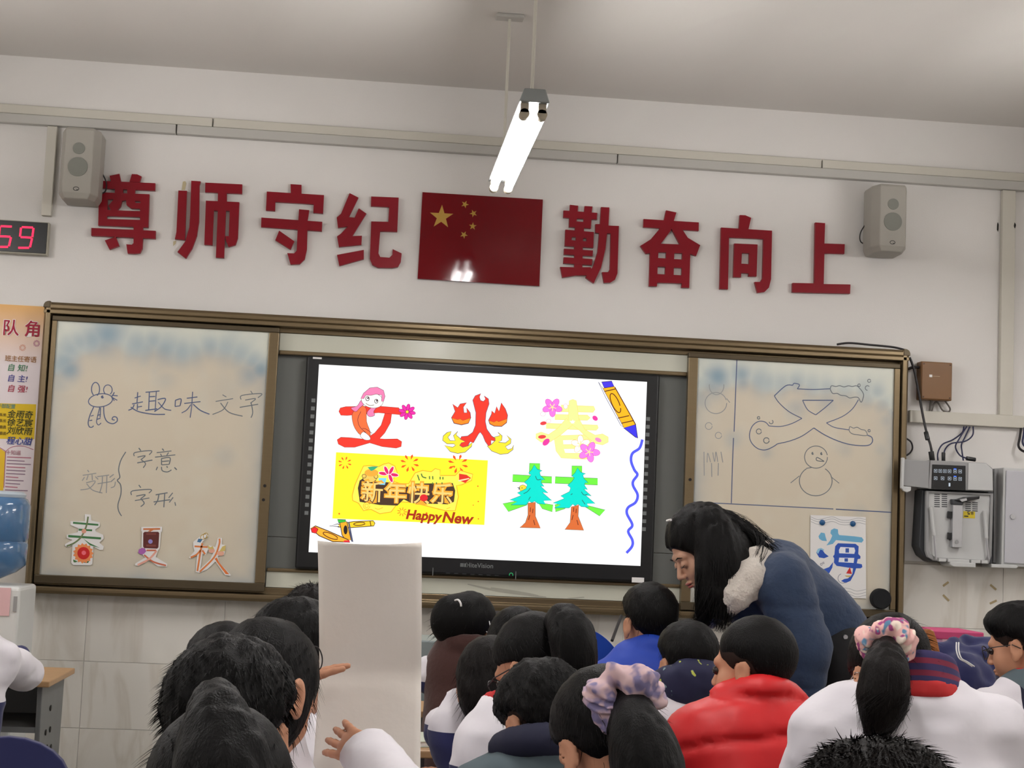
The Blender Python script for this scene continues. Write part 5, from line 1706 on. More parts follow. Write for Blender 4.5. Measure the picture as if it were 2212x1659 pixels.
# ---------------------------------------------------------------- heads and hands
def head_skin(H, R, s, h=.0042, lids=False, N=None):
    L_ = lambda x, y, z: H + R @ (np.array([x, y, z]) * s)
    e = .15 * s
    f = Field(H - np.array([e, e, .215 * s]), H + np.array([e, e, .15 * s]), h)
    f.ell(L_(0, -.012, .028), np.array([.072, .090, .082]) * s, R)
    f.ell(L_(0, .030, -.045), np.array([.055, .056, .066]) * s, R, .03)
    f.ell(L_(0, .060, -.094), np.array([.022, .018, .015]) * s, R, .02)
    for q in (-1, 1):
        f.ell(L_(q * .034, .050, -.036), np.array([.026, .026, .028]) * s, R, .02)
    f.cone(L_(-.032, .072, .014), L_(.032, .072, .014), .012 * s, k=.014)
    for q in (-1, 1):
        f.ell(L_(q * .031, .094, -.005), np.array([.017, .014, .012]) * s, R, .010, 'sub')
        if lids:
            f.ell(L_(q * .031, .076, -.006), np.array([.0135, .0125, .0115]) * s, R, .003)
    f.cone(L_(0, .082, -.002), L_(0, .099, -.034), .0065 * s, .0095 * s, .008)
    for q in (-1, 1):
        f.ell(L_(q * .009, .093, -.038), np.array([.007, .008, .006]) * s, R, .005)
    f.ell(L_(0, .086, -.061), np.array([.020, .009, .0055]) * s, R, .004)
    f.ell(L_(0, .084, -.071), np.array([.017, .009, .006]) * s, R, .004)
    for q in (-1, 1):
        Re = R @ rotm(q * -22, 0, 0)
        f.ell(L_(q * .078, -.006, -.012), np.array([.006, .0185, .028]) * s, Re, .006)
        f.ell(L_(q * .086, -.003, -.008), np.array([.005, .011, .018]) * s, Re, .004, 'sub')
        f.ell(L_(q * .077, .002, -.036), np.array([.006, .010, .012]) * s, Re, .004)
    f.cone(L_(0, -.022, -.05), L_(0, -.045, -.15) if N is None else N + np.array([0, 0, -.03]), .044 * s, .038 * s, .03)
    return f.mesh()


def hand_mesh(wrist, direction, palm_n, side=1, curl=.5, spread=.12, s=1.0, h=.0034):
    """palm and five bent fingers; direction points to the fingertips, palm_n out of the palm"""
    d = np.array(direction, float)
    d /= np.linalg.norm(d)
    n = np.array(palm_n, float)
    n -= d * (n @ d)
    n /= np.linalg.norm(n)
    t = np.cross(d, n) * side           # thumb side
    w = np.array(wrist, float)
    e = .165 * s
    f = Field(w - e, w + e, h)
    pc = w + d * .045 * s
    R = np.stack([t, d, n], 1)
    f.ell(pc, np.array([.034, .046, .015]) * s, R, .012)
    f.cone(w - d * .03 * s, w + d * .01 * s, .021 * s, .022 * s, .015)
    for i, (o, ln) in enumerate(((.026, .066), (.009, .074), (-.009, .069), (-.025, .054))):
        base = w + d * (.080 - abs(i - 1.2) * .004) * s + t * o * s
        dd = d + t * (1.3 - i) * spread
        dd /= np.linalg.norm(dd)
        p = base - dd * .02 * s
        f.cone(p, base, .0088 * s, .0086 * s, .006)
        p = base
        for k, fr in enumerate((.42, .32, .26)):
            dd = dd + n * curl * (.35 + .3 * k)
            dd /= np.linalg.norm(dd)
            q = p + dd * ln * fr * s
            f.cone(p, q, (.0084 - .0008 * k) * s, (.0078 - .0009 * k) * s, .003)
            p = q
    b = w + d * .022 * s + t * .028 * s
    dd = d * .6 + t * .75 + n * .25
    dd /= np.linalg.norm(dd)
    p = b
    for k, ln in enumerate((.034, .030)):
        q = p + dd * ln * s
        f.cone(p, q, (.0105 - .001 * k) * s, (.0095 - .0012 * k) * s, .006)
        p = q
        dd = dd + d * .35 + n * .15
        dd /= np.linalg.norm(dd)
    return f.mesh()


def hair_cap(H, R, s, style, h=.005, seed=1, extra=None):
    """hair shell over the skull in head coordinates; returns vertices, faces"""
    L_ = lambda x, y, z: H + R @ (np.array([x, y, z]) * s)
    e = .16 * s
    f = Field(H - np.array([e, e, .20 * s]), H + np.array([e, e, .17 * s]), h)
    th = {'short': .010, 'crop': .006, 'spiky': .014, 'bob': .014, 'tied': .009, 'long': .016, 'stubble': .0028}[style]
    f.ell(L_(0, -.014, .030), (np.array([.072, .090, .082]) + th) * s, R, .01)
    if style in ('bob', 'long'):
        f.ell(L_(0, -.030, -.035), np.array([.088, .078, .085]) * s, R, .03)
    if style in ('short', 'spiky'):
        f.ell(L_(0, .02, .068), np.array([.066, .072, .05]) * s, R, .03)

    def line_at(x, y):
        if style in ('bob', 'long'):
            line = np.interp(y, [-.12, .02, .06, .10], [-.13, -.12, .00, .055])
        elif style == 'tied':
            line = np.interp(y, [-.12, -.05, -.015, .03, .10], [-.095, -.085, .004, .02, .062])
        elif style == 'stubble':
            line = np.interp(y, [-.12, -.05, -.030, -.012, .012, .022, .045, .10], [-.104, -.098, -.060, .002, .004, -.022, .016, .055])
        else:
            line = np.interp(y, [-.12, -.05, -.025, .03, .10], [-.082, -.070, .004, .018, .058])
        return line + .006 * np.sin(x * 160) * (y > -.02)

    def hairline(P):
        q = (P - H.astype(np.float32)) @ R.astype(np.float32) / s
        return (line_at(q[..., 0], q[..., 1]) - q[..., 2]) * s * .8

    def thin(P):
        # the shell thins out towards the hairline
        q = (P - H.astype(np.float32)) @ R.astype(np.float32) / s
        return th * s * .85 * np.clip(1 - (q[:, 2] - line_at(q[:, 0], q[:, 1])) / .04, 0, 1) ** 1.5
    if style in ('short', 'crop', 'spiky'):
        f.bump(thin)
    f.cut(hairline, .008)
    am = {'short': .0022, 'crop': .001, 'spiky': .005, 'bob': .0022, 'tied': .0016, 'long': .003, 'stubble': .0}[style]

    def tex(P):
        q = (P - H.astype(np.float32)) @ R.astype(np.float32)
        ang = np.arctan2(q[:, 0], q[:, 1] + .02)
        g = np.sin(ang * 46 + 2.5 * np.sin(q[:, 2] * 60))
        return am * (.35 * g + vnoise(q.astype(np.float32) * np.array([1, 1, .5], np.float32), 70, seed))
    f.bump(tex)
    if extra:
        extra(f, L_)
    return f.mesh()


def split_cloth(o, planes, mats):
    """cut the garment along planes and give the far sides their own cloth"""
    me = o.data
    bm = bmesh.new()
    bm.from_mesh(me)
    org = WLOC[o]
    for i, (pt, nn) in enumerate(planes):
        bmesh.ops.bisect_plane(bm, geom=bm.verts[:] + bm.edges[:] + bm.faces[:], plane_co=Vector(np.array(pt) - org), plane_no=Vector(nn))
    for f in bm.faces:
        c = np.array(f.calc_center_median()) + org
        for i, (pt, nn) in enumerate(planes):
            if (c - np.array(pt)) @ np.array(nn) > 0:
                f.material_index = i + 1
    bm.to_mesh(me)
    bm.free()
    for m in mats:
        me.materials.append(m)


# ---------------------------------------------------------------- seated pupil
def pupil(label, head, d, yaw=0, pitch=15, roll=0, hs=.97, hair='short', hair_mat=None, tyaw=None, jacket=None, lean=.08, body=None, sw=.13,
          splits=(), split_mats=(), hair_extra=None, hair_add=None, arms=None, fuzz=260, puffy=0, seed=1, collar=None, skin=None, drop=.0, spike=.0, group='pupils seated in rows',
          hand_opts=None, name='person', legs=True, bulk=1.0, slope=.012, tw=.055, out=.040, pshift=0.0):
    """one child: body (head, neck, trunk, limbs, hands as one mesh), jacket, trousers, shoes, hair"""
    rng = np.random.RandomState(seed)
    H = at(head[0], head[1], d)
    R = rotm(yaw, pitch, roll)
    ty = yaw * .35 if tyaw is None else tyaw
    fwd = np.array([-math.sin(math.radians(ty)), math.cos(math.radians(ty)), 0])
    rt = np.array([fwd[1], -fwd[0], 0])
    up = np.array([0, 0, 1.0])
    neck_top = H + R @ (np.array([0, -.035, -.085]) * hs)
    N = neck_top + np.array([0, 0, -.055 - drop]) - fwd * .025
    if body is not None:
        N = at(body[0], body[1], d + (body[2] if len(body) > 2 else -.02))
    Pv = np.array([N[0], N[1], 0]) - fwd * lean + up * .49 + rt * pshift
    Sh = [N - up * (.055 + slope) + rt * q * sw for q in (-1, 1)]
    El, Wr = [], []
    for i, q in enumerate((-1, 1)):
        e = Sh[i] + rt * q * out + fwd * .05 - up * .20
        w = e + fwd * .08 - rt * q * .12 - up * .01
        w[2] = max(w[2], .75)
        if arms and arms[i] is not None:
            e, w = arms[i]
        El.append(e)
        Wr.append(w)
    t = thing(name, label, 'person', (Pv[0], Pv[1], 0), group)
    sk = skin or SKIN
    # --- body
    V, F = head_skin(H, R, hs, N=N)
    mb = MB()
    mb.add(V, F)
    pts = [Pv, N, H] + El + Wr
    knees = [Pv + rt * q * .085 + fwd * .20 - up * .02 for q in (-1, 1)]
    ank = [np.array([k[0], k[1], .07]) - fwd * .08 for k in knees]
    allp = np.array([Pv, N] + El + Wr + knees + ank)
    f = Field(allp.min(0) - .16, allp.max(0) + .16, .015)
    f.chain([neck_top - up * .02, N - up * .04], [.036, .036], .02)
    for q in (-1, 1):
        f.chain([Pv + rt * q * tw * .8, (Pv + N) / 2 + rt * q * tw * .7 - up * .02, N - up * .10 + rt * q * tw * .8], [.085 * min(bulk, 1), .078 * min(bulk, 1), .075 * min(bulk, 1)], .05)
    f.cone(Sh[0], Sh[1], .045 * min(bulk, 1), k=.04)
    for i in range(2):
        f.chain([Sh[i], El[i], Wr[i]], [.044 * min(bulk, 1), .036 * min(bulk, 1), .024], .02)
        f.chain([Pv + rt * (2 * i - 1) * .06, knees[i], ank[i]], [.075, .052, .036], .03)
        f.cone(ank[i], ank[i] + fwd * .12 - up * .03, .034, .028, .02)
    V, F = f.mesh()
    mb.add(V, F)
    ho = hand_opts or [None, None]
    for i, q in enumerate((-1, 1)):
        dirv = Wr[i] - El[i]
        o = ho[i] or dict(direction=dirv * np.array([1, 1, .3]), palm_n=-up, curl=.35)
        V, F = hand_mesh(Wr[i], side=-q if 'side' not in o else o['side'], **{k: v for k, v in o.items() if k != 'side'}, s=.88, h=.0042 if ho[i] is None else .003)
        mb.add(V, F)
    bo = mb.build('body', sk, t, smooth=True)
    # --- eyes
    for q in (-1, 1):
        c = H + R @ (np.array([q * .031, .0785, -.005]) * hs)
        em_ = MB()
        em_.lathe(c, [(.002, -.0105), (.0085, -.007), (.0112, 0), (.0085, .007), (.002, .0105)], 12)
        eo = em_.build('eye', pm('eye_dark', (40, 30, 28), .2), bo, smooth=True)
    # --- trousers and shoes
    if legs:
        f = Field(np.array([Pv] + knees + ank).min(0) - .14, np.array([Pv] + knees + ank).max(0) + .15, .015)
        f.cone(Pv + rt * .05, Pv - rt * .05, .105, k=.04)
        for i in range(2):
            f.chain([Pv + rt * (2 * i - 1) * .06, knees[i], ank[i] + up * .03], [.092, .068, .055], .03)
        f.bump(lambda P: .004 * vnoise(P, 14, seed))
        V, F = f.mesh()
        prop_mesh('trousers', V, F, NAVY_C, t)
        for i in range(2):
            f = Field(ank[i] - .16 - 0 * up, ank[i] + np.array([.2, .2, .06]), .012)
            f.cone(ank[i] - up * .03, ank[i] + fwd * .12 - up * .036, .038, .033, .02)
            f.cut(lambda P: -P[..., 2] + .0, .005)
            V, F = f.mesh()
            prop_mesh('shoe', V, F, SHOE, t)
    # --- jacket
    jm = jacket or WHITE_C
    f = Field(np.array([Pv, N] + El + Wr).min(0) - np.array([.2, .2, .12]), np.array([Pv, N] + El + Wr).max(0) + .15, .0115)
    b_ = bulk
    for q in (-1, 1):
        f.chain([Pv + rt * q * tw, (Pv + N) / 2 + rt * q * tw - up * .02 - fwd * .01, N - up * .10 + rt * q * (tw + .005) - fwd * .01], [.112 * b_, .105 * b_, .098 * b_], .05)
    f.cone(Sh[0] - up * .005, Sh[1] - up * .005, .064 * b_, k=.05)
    f.cone(N - up * .03 + rt * .045, N - up * .03 - rt * .045, .076 * b_, k=.05)
    for i in range(2):
        f.chain([Sh[i], El[i], Wr[i] - (Wr[i] - El[i]) * .06], [.068 * b_, .058 * b_, .043 * b_], .025)
    # open neck, then a standing collar round it
    f.cone(N + up * .062, N + up * .19, .050, .075, .02, 'sub')
    for k in range(14):
        a0, a1 = 2 * math.pi * k / 14, 2 * math.pi * (k + 1) / 14
        g = lambda a: N + (rt * math.cos(a) * .063 + fwd * (math.sin(a) * .066 + .012)) + up * (.020 - .018 * math.sin(a))
        f.cone(g(a0), g(a1), .020 if not puffy else .026, k=.014)
    if puffy:
        f.bump(lambda P: .013 * np.exp(-(((P[:, 2] - N[2] + 1.1 * (P[:, 0] - N[0]) ** 2 + .012 + .010 * vnoise(P, 9, 3)) % .088 - .044) / .008) ** 2) - .004 + .006 * vnoise(P, 10, seed) + .003 * vnoise(P * np.array([1, 1, .4], np.float32), 40, seed))
    else:
        f.bump(lambda P: .009 * vnoise(P, 10, seed) + .006 * vnoise(P * np.array([1, 1, 2.2], np.float32), 18, seed + 1) + .005 * vnoise(P * np.array([2.4, 2.4, .7], np.float32), 10, seed + 2))
    V, F = f.mesh()
    jo = prop_mesh('jacket', V, F, jm, t)
    if splits:
        split_cloth(jo, [(np.array(p(N, Pv, rt, fwd)), n_(rt, fwd)) for (p, n_) in splits], split_mats)
    # --- hair
    V, F = hair_cap(H, R, hs, hair, seed=seed, extra=hair_extra)
    mb = MB()
    mb.add(V, F)
    if fuzz:
        nr = normals_of(V, F)
        # hairs only from the outer face, where the normal points away from the skull
        out = np.einsum('ij,ij->i', nr, V - H) > .03
        ii = np.flatnonzero(out)
        ii = ii[rng.randint(0, len(ii), fuzz)]
        loc = (V[ii] - H) @ R
        flow = np.stack([loc[:, 0] * 4, -np.abs(loc[:, 1]) * 2 - .25, np.full(len(ii), -.55)], 1)
        flow = flow @ R.T
        dirs = flow + nr[ii] * (.22 + spike)
        dirs /= np.linalg.norm(dirs, axis=1, keepdims=True)
        strands(mb, V[ii], dirs, nr[ii], {'short': .022, 'crop': .008, 'spiky': .019, 'bob': .04, 'tied': .03, 'long': .07}[hair], .0009, rng, .25, .3)
    if hair_add:
        hair_add(mb, H, R, hs, rng)
    hr = mb.build('hair', hair_mat or HAIR, t, smooth=True)
    if hair in ('short', 'crop', 'spiky'):
        V, F = hair_cap(H, R, hs, 'stubble', h=.0042, seed=seed)
        prop_mesh('nape_hair', V, F, STUBBLE, hr)
    info = dict(t=t, H=H, R=R, N=N, rt=rt, fwd=fwd, up=up, hair=hr, body=bo, jacket=jo, Sh=Sh, El=El, Wr=Wr, Pv=Pv, hs=hs, rng=rng)
    if collar:
        collar(info)
    return info


def scrunchie(parent, c, axis, R1, r, mat, seed=3, h=.004, squash=1.0):
    """gathered fabric ring about axis"""
    a = np.array(axis, float)
    a /= np.linalg.norm(a)
    b = np.cross(a, [0, 0, 1.0] if abs(a[2]) < .9 else [1.0, 0, 0])
    b /= np.linalg.norm(b)
    e = np.cross(a, b)
    rng = np.random.RandomState(seed)
    f = Field(np.array(c) - R1 - 2.2 * r, np.array(c) + R1 + 2.2 * r, h)
    n = 18
    rr = [r * rng.uniform(.75, 1.35) for _ in range(n)]
    off = [a * rng.uniform(-.7, .7) * r for _ in range(n)]
    g = lambda k: np.array(c) + (b * math.cos(2 * math.pi * k / n) + squash * e * math.sin(2 * math.pi * k / n)) * R1 + off[k % n]
    for k in range(n):
        f.cone(g(k), g(k + 1), rr[k], rr[(k + 1) % n], .008)

    def folds(P):
        q = P - np.array(c, np.float32)
        ang = np.arctan2(q @ e.astype(np.float32), q @ b.astype(np.float32))
        return .0028 * np.sin(ang * 11 + 4 * np.sin(ang * 2) + 2 * np.sin(ang * 5)) + .006 * vnoise(P, 42, seed) + .003 * vnoise(P, 90, seed)
    f.bump(folds)
    V, F = f.mesh()
    return prop_mesh('scrunchie', V, F, mat, parent)


def glasses(info, mat=FRAME):
    H, R, s = info['H'], info['R'], info['hs']
    L_ = lambda x, y, z: H + R @ (np.array([x, y, z]) * s)
    mb = MB()
    for q in (-1, 1):
        ring = [L_(q * .033 + .023 * math.cos(a), .101 - .004 * abs(math.cos(a)), -.006 + .019 * math.sin(a)) for a in [k * math.pi / 10 for k in range(21)]]
        mb.tube(ring, .0016, 6)
        mb.tube([L_(q * .055, .098, .0), L_(q * .078, .06, .004), L_(q * .083, .0, .002), L_(q * .080, -.02, -.012)], .0015, 6)
    mb.tube([L_(-.011, .103, -.002), L_(0, .106, .0), L_(.011, .103, -.002)], .0015, 6)
    return mb.build('glasses', mat, info['t'], smooth=True)


def tail(parent, path, radii, count, seed, mat=HAIR, fray=.0, h=.006, name='ponytail', groove=.004):
    """ponytail: smooth core with hairs along it"""
    rng = np.random.RandomState(seed)
    P = np.array(path)
    m = max(radii)
    f = Field(P.min(0) - m * 1.4, P.max(0) + m * 1.4, h)
    Q = np.array(smooth_line(path, 4))
    Rr = np.interp(np.linspace(0, 1, len(Q)), np.linspace(0, 1, len(radii)), radii)
    f.chain(list(Q), list(Rr), .012)
    f.bump(lambda p: groove * vnoise(p * np.array([2.2, 2.2, .25], np.float32), 40, seed))
    V, F = f.mesh()
    mb = MB()
    mb.add(V, F)
    long_strands(mb, path, list(radii), count, .0011, rng, .004, fray)
    return mb.build(name, mat, parent, smooth=True)
# ================================================================ the class
low = lambda dz: ((lambda N, Pv, rt, fwd: N - np.array([0, 0, dz])), (lambda rt, fwd: np.array([0, 0, -1.0])))
D0 = CAM[1]

# front row
gA = pupil('pupil in a brown vest over white sleeves, nearest the board left of centre', (1014, 1364), 4.8, yaw=-32, pitch=24, hs=1.0, hair='tied', body=(1006, 1414), fuzz=200, seed=11, tw=.02, bulk=.72, sw=.10,
           arms=[(at(928, 1450, 4.84), at(938, 1486, 4.98)), None],
           jacket=WHITE_C, splits=[low(.085)], split_mats=[NAVY_C], hair_extra=lambda f, L_: f.ell(L_(-.035, -.075, .005), (.06, .055, .075), None, .03))
f = Field(gA['N'] - np.array([.25, .25, .42]), gA['N'] + np.array([.25, .25, .12]), .011)
for q in (-1, 1):
    f.chain([gA['Pv'] + gA['rt'] * q * .022 + gA['up'] * .1, gA['N'] - gA['up'] * .10 + gA['rt'] * q * .027], [.096, .092], .05)
f.cone(gA['N'] - gA['up'] * .03 + gA['rt'] * .045, gA['N'] - gA['up'] * .03 - gA['rt'] * .045, .080, k=.05)
f.cone(gA['Sh'][0] * .72 + gA['Sh'][1] * .28, gA['Sh'][1] * .72 + gA['Sh'][0] * .28, .056, k=.05)
f.cone(gA['N'] + gA['up'] * .055, gA['N'] + gA['up'] * .18, .052, .08, .02, 'sub')
for k in range(12):
    g = lambda a: gA['N'] + gA['rt'] * math.cos(a) * .072 + gA['fwd'] * (math.sin(a) * .072 + .012) + gA['up'] * (.025 - .018 * math.sin(a))
    f.cone(g(2 * math.pi * k / 12), g(2 * math.pi * (k + 1) / 12), .022, k=.02)
f.bump(lambda P: .005 * vnoise(P, 12, 5))
V, F = f.mesh()
prop_mesh('vest', V, F, BROWN_C, gA['t'])
MB().tube(smooth_line([at(983, 1297, 4.72), at(990, 1296, 4.70), at(995, 1303, 4.69), at(996, 1310, 4.69)]), .003, 8).build('hair_tie', PAPER, gA['t'], smooth=True)
MB().tube(smooth_line([at(1057, 1342, 4.74), at(1059, 1357, 4.72), at(1055, 1366, 4.72), at(1050, 1364, 4.72)]), .0016, 6).build('ear_loop', PAPER, gA['t'], smooth=True)

gI = pupil('pupil in a royal blue jacket sitting below the display', (1403, 1346), 4.7, yaw=14, pitch=8, hs=1.0, hair='short', body=(1406, 1414), jacket=BLUE_C, seed=12, fuzz=500, sw=.125, slope=.035)
gB = pupil('pupil mostly hidden between the brown vest and the high ponytail', (1114, 1405), 4.40, yaw=-10, pitch=30, hair='bob', seed=13, fuzz=300, lean=.02, sw=.10, out=.0, bulk=.85, splits=[low(.16)], split_mats=[NAVY_C])
gD = pupil('pupil in a white and navy jacket seated just right of the brown vest', (1058, 1482), 3.84, yaw=8, pitch=24, hs=.97, hair='bob', hair_mat=HAIR_B, body=(1042, 1528, .06), sw=.08, tw=.03, bulk=.82, out=.0, pshift=.10, seed=14, fuzz=500, splits=[low(.055)], split_mats=[NAVY_C], lean=.04, spike=-.1,
           arms=[(at(962, 1575, 3.98), at(1000, 1582, 4.03)), None])

# middle rows
gC = pupil('pupil with a high black ponytail in a white jacket with red scarf', (1152, 1440), 3.42, yaw=50, pitch=30, hs=.97, hair='tied', body=(1122, 1548), seed=15, fuzz=200, sw=.085, bulk=.86, tw=.04, out=.005, splits=[low(.10)], split_mats=[NAVY_C],
           collar=None)
tail(gC['hair'], [at(1200, 1350, 3.38), at(1218, 1342, 3.32), at(1235, 1375, 3.28), at(1243, 1430, 3.27), at(1240, 1480, 3.28)], [.022, .036, .046, .043, .03], 260, 5)
f = Field(gC['N'] - .12, gC['N'] + .12, .008)
for k in range(14):
    g = lambda a: gC['N'] + gC['rt'] * math.cos(a) * .066 + gC['fwd'] * (math.sin(a) * .07 + .012) + gC['up'] * (.040 - .02 * math.sin(a))
    f.cone(g(2 * math.pi * k / 14), g(2 * math.pi * (k + 1) / 14), .012, k=.01)
V, F = f.mesh()
prop_mesh('scarf', V, F, SCARF, gC['t'])
glasses(gC)
gH = pupil('pupil in a white jacket with a navy patterned hood', (1487, 1436), 4.2, yaw=10, pitch=14, hs=.98, hair='short', body=(1485, 1500), seed=16, fuzz=400, splits=[low(.13)], split_mats=[NAVY_C])
f = Field(gH['N'] - .2, gH['N'] + .2, .009)
f.ell(gH['N'] - gH['fwd'] * .055 + gH['up'] * .035, (.088, .05, .075), rotm(8, -18, 0), .02)
for k in range(12):
    g = lambda a: gH['N'] + gH['rt'] * math.cos(a) * .075 + gH['fwd'] * (math.sin(a) * .07 - .0) + gH['up'] * (.030 - .025 * math.sin(a))
    f.cone(g(2 * math.pi * k / 12), g(2 * math.pi * (k + 1) / 12), .025, k=.03)
f.bump(lambda P: .006 * vnoise(P, 22, 9) + .003 * vnoise(P, 50, 4))
V, F = f.mesh()
prop_mesh('hood', V, F, HOOD_STAR, gH['t'])
gG = pupil('pupil in a red puffer jacket turning the head left', (1627, 1440), 3.5, yaw=52, pitch=6, hs=.99, hair='crop', tyaw=6, body=(1638, 1524), jacket=RED_C, puffy=1, seed=17, fuzz=900, sw=.135, bulk=1.06)
gE = pupil('pupil with thick black hair and a navy collar over a slate jacket', (1172, 1562), 3.0, yaw=28, pitch=36, hs=.97, hair='spiky', tyaw=8, body=(1185, 1652), seed=18, fuzz=700, jacket=SLATE_C, sw=.13, splits=[low(.12)], split_mats=[NAVY_C])
f = Field(gE['N'] - .18, gE['N'] + .18, .009)
for k in range(14):
    g = lambda a: gE['N'] + gE['rt'] * math.cos(a) * .082 + gE['fwd'] * (math.sin(a) * .078 + .01) + gE['up'] * (.028 - .03 * math.sin(a))
    f.cone(g(2 * math.pi * k / 14), g(2 * math.pi * (k + 1) / 14), .03, k=.02)
f.cone(gE['N'] + gE['up'] * .0, gE['N'] + gE['up'] * .16, .05, .07, .02, 'sub')
f.bump(lambda P: .006 * vnoise(P, 20, 2))
V, F = f.mesh()
prop_mesh('hood_collar', V, F, DNAVY_C, gE['t'])

# pupil with the purple scrunchie
gF = pupil('pupil with a purple mottled scrunchie and long ponytail', (1308, 1606), 2.42, yaw=22, pitch=34, roll=-6, hs=.98, hair='tied', tyaw=5, body=(1370, 1745), seed=19, fuzz=380, jacket=NAVY_C, splits=[low(.05)], split_mats=[WHITE_C])
scrunchie(gF['hair'], at(1352, 1512, 2.35), (at(1400, 1600, 2.25) - at(1330, 1490, 2.40)), .036, .019, SCR_PURPLE, 4, .0036)
tail(gF['hair'], [at(1350, 1520, 2.38), at(1362, 1535, 2.33), at(1378, 1590, 2.29), at(1398, 1660, 2.27), at(1410, 1740, 2.27)], [.020, .026, .042, .050, .045], 420, 6, h=.005)

# pupil with the pink scrunchie
gJ = pupil('pupil with a pink spotted scrunchie in a white jacket', (1925, 1456), 3.1, yaw=12, pitch=40, hs=1.0, hair='tied', hair_mat=HAIR_B, tyaw=-8, body=(1970, 1512), seed=20, fuzz=300, sw=.165, bulk=1.16, lean=.16,
           splits=[low(.19)], split_mats=[NAVY_C])
scrunchie(gJ['hair'], at(1916, 1392, 3.03), at(1912, 1510, 2.9) - at(1918, 1370, 3.06), .038, .017, SCR_PINK, 8, .0036)
tail(gJ['hair'], [at(1916, 1395, 3.06), at(1914, 1410, 2.99), at(1912, 1455, 2.94), at(1908, 1510, 2.93), at(1896, 1572, 2.93)], [.018, .026, .044, .046, .022], 420, 7, HAIR_B, fray=.018, h=.005)
f = Field(gJ['N'] - .17, gJ['N'] + .17, .007)
gq = lambda a, rr, dz: gJ['N'] + gJ['rt'] * math.cos(a) * rr + gJ['fwd'] * (math.sin(a) * rr * .9 + .012) + gJ['up'] * (dz - .03 * math.sin(a))
for k in range(40):
    a_ = 2 * math.pi * k / 40
    f.cone(gq(a_, .094, .012), gq(a_, .080, .066), .011, .010, .012)
f.bump(lambda P: .003 * vnoise(P, 26, 7))
V, F = f.mesh()
co = prop_mesh('striped_collar', V, F, pm('collar_navy', (52, 44, 92), .8), gJ['t'])
tilt = gJ['up'] + gJ['fwd'] * .36
tilt /= np.linalg.norm(tilt)
MARO = pm('collar_maroon', (126, 34, 62), .8)
split_cloth(co, [(gJ['N'] + gJ['up'] * .028, tilt), (gJ['N'] + gJ['up'] * .040, tilt), (gJ['N'] + gJ['up'] * .054, tilt), (gJ['N'] + gJ['up'] * .066, tilt)], [MARO, MATS['collar_navy'], MARO, MATS['collar_navy']])
f = Field(gJ['N'] - .18, gJ['N'] + .18, .007)
for k in range(40):
    a_ = 2 * math.pi * k / 40
    f.cone(gq(a_, .104, -.006), gq(a_, .100, .012), .010, .009, .010)
f.bump(lambda P: .003 * vnoise(P, 30, 5))
V, F = f.mesh()
prop_mesh('scarf', V, F, SCARF, gJ['t'])
glasses(gJ, pm('silver_glasses', (170, 150, 140), .25, metal=.8))

gK = pupil('pupil with dark glasses in a white and slate jacket at the right edge', (2206, 1392), 4.3, yaw=50, pitch=14, hs=1.0, hair='short', tyaw=10, body=(2232, 1490), seed=21, fuzz=400, jacket=WHITE_C, sw=.15,
           splits=[((lambda N, Pv, rt, fwd: N - rt * .09), (lambda rt, fwd: rt + np.array([0, 0, -.1]))), ((lambda N, Pv, rt, fwd: N - rt * .03 - np.array([0, 0, .06])), (lambda rt, fwd: rt * .8 + np.array([0, 0, .6]))), low(.16)], split_mats=[DNAVY_C, SLATE_C, DNAVY_C])
glasses(gK)
f = Field(gK['N'] - .14, gK['N'] + .14, .008)
for k in range(14):
    g = lambda a: gK['N'] + gK['rt'] * math.cos(a) * .066 + gK['fwd'] * (math.sin(a) * .072 + .014) + gK['up'] * (.040 - .02 * math.sin(a))
    f.cone(g(2 * math.pi * k / 14), g(2 * math.pi * (k + 1) / 14), .012, k=.01)
V, F = f.mesh()
prop_mesh('scarf', V, F, SCARF, gK['t'])

# nearest pupils
gL = pupil('nearest pupil at the bottom right, only fuzzy black hair showing', (1903, 1884), 1.5, yaw=5, pitch=16, hs=1.0, hair='spiky', hair_mat=HAIR_B, seed=22, fuzz=6000, jacket=WHITE_C, spike=.45)
gM = pupil('pupil with a long loose ponytail at the bottom left', (470, 1765), 1.72, yaw=-6, pitch=26, hs=.98, hair='tied', hair_mat=HAIR, seed=23, fuzz=300, body=(490, 1950), splits=[low(.12)], split_mats=[NAVY_C])
tail(gM['hair'], [at(462, 1582, 1.74), at(461, 1513, 1.68), at(466, 1530, 1.62), at(474, 1595, 1.575), at(484, 1690, 1.56), at(490, 1800, 1.56)], [.016, .0155, .022, .034, .048, .045], 700, 8, h=.005)

# the group round the sheet of paper
sheet_d = 2.76
gN = pupil('pupil with spiky hair reaching a hand across the paper sheet', (490, 1580), 2.12, yaw=-14, pitch=14, hs=1.0, hair='spiky', seed=24, fuzz=2600, spike=.12, body=(640, 1850), sw=.11, splits=[low(.14)], split_mats=[NAVY_C], lean=.02,
           arms=[None, (at(880, 1770, 2.38), at(792, 1628, 2.58))], hand_opts=[None, dict(direction=at(700, 1580, 2.70) - at(792, 1628, 2.58), palm_n=np.array([.1, 1.0, -.2]), curl=.16, spread=.10, side=1)])
gO = pupil('pupil with smooth hair holding the paper sheet', (574, 1500), 2.56, yaw=-24, pitch=22, hs=.97, hair='bob', seed=25, fuzz=500, body=(560, 1735), splits=[low(.09)], split_mats=[NAVY_C], lean=.0,
           hair_extra=None, arms=[None, (at(598, 1690, 2.70), at(592, 1500, 2.71))], sw=.11, hand_opts=[None, dict(direction=at(722, 1440, 2.72) - at(592, 1500, 2.71), palm_n=np.array([.3, .05, -1.0]), curl=.12, spread=.02, side=-1)])
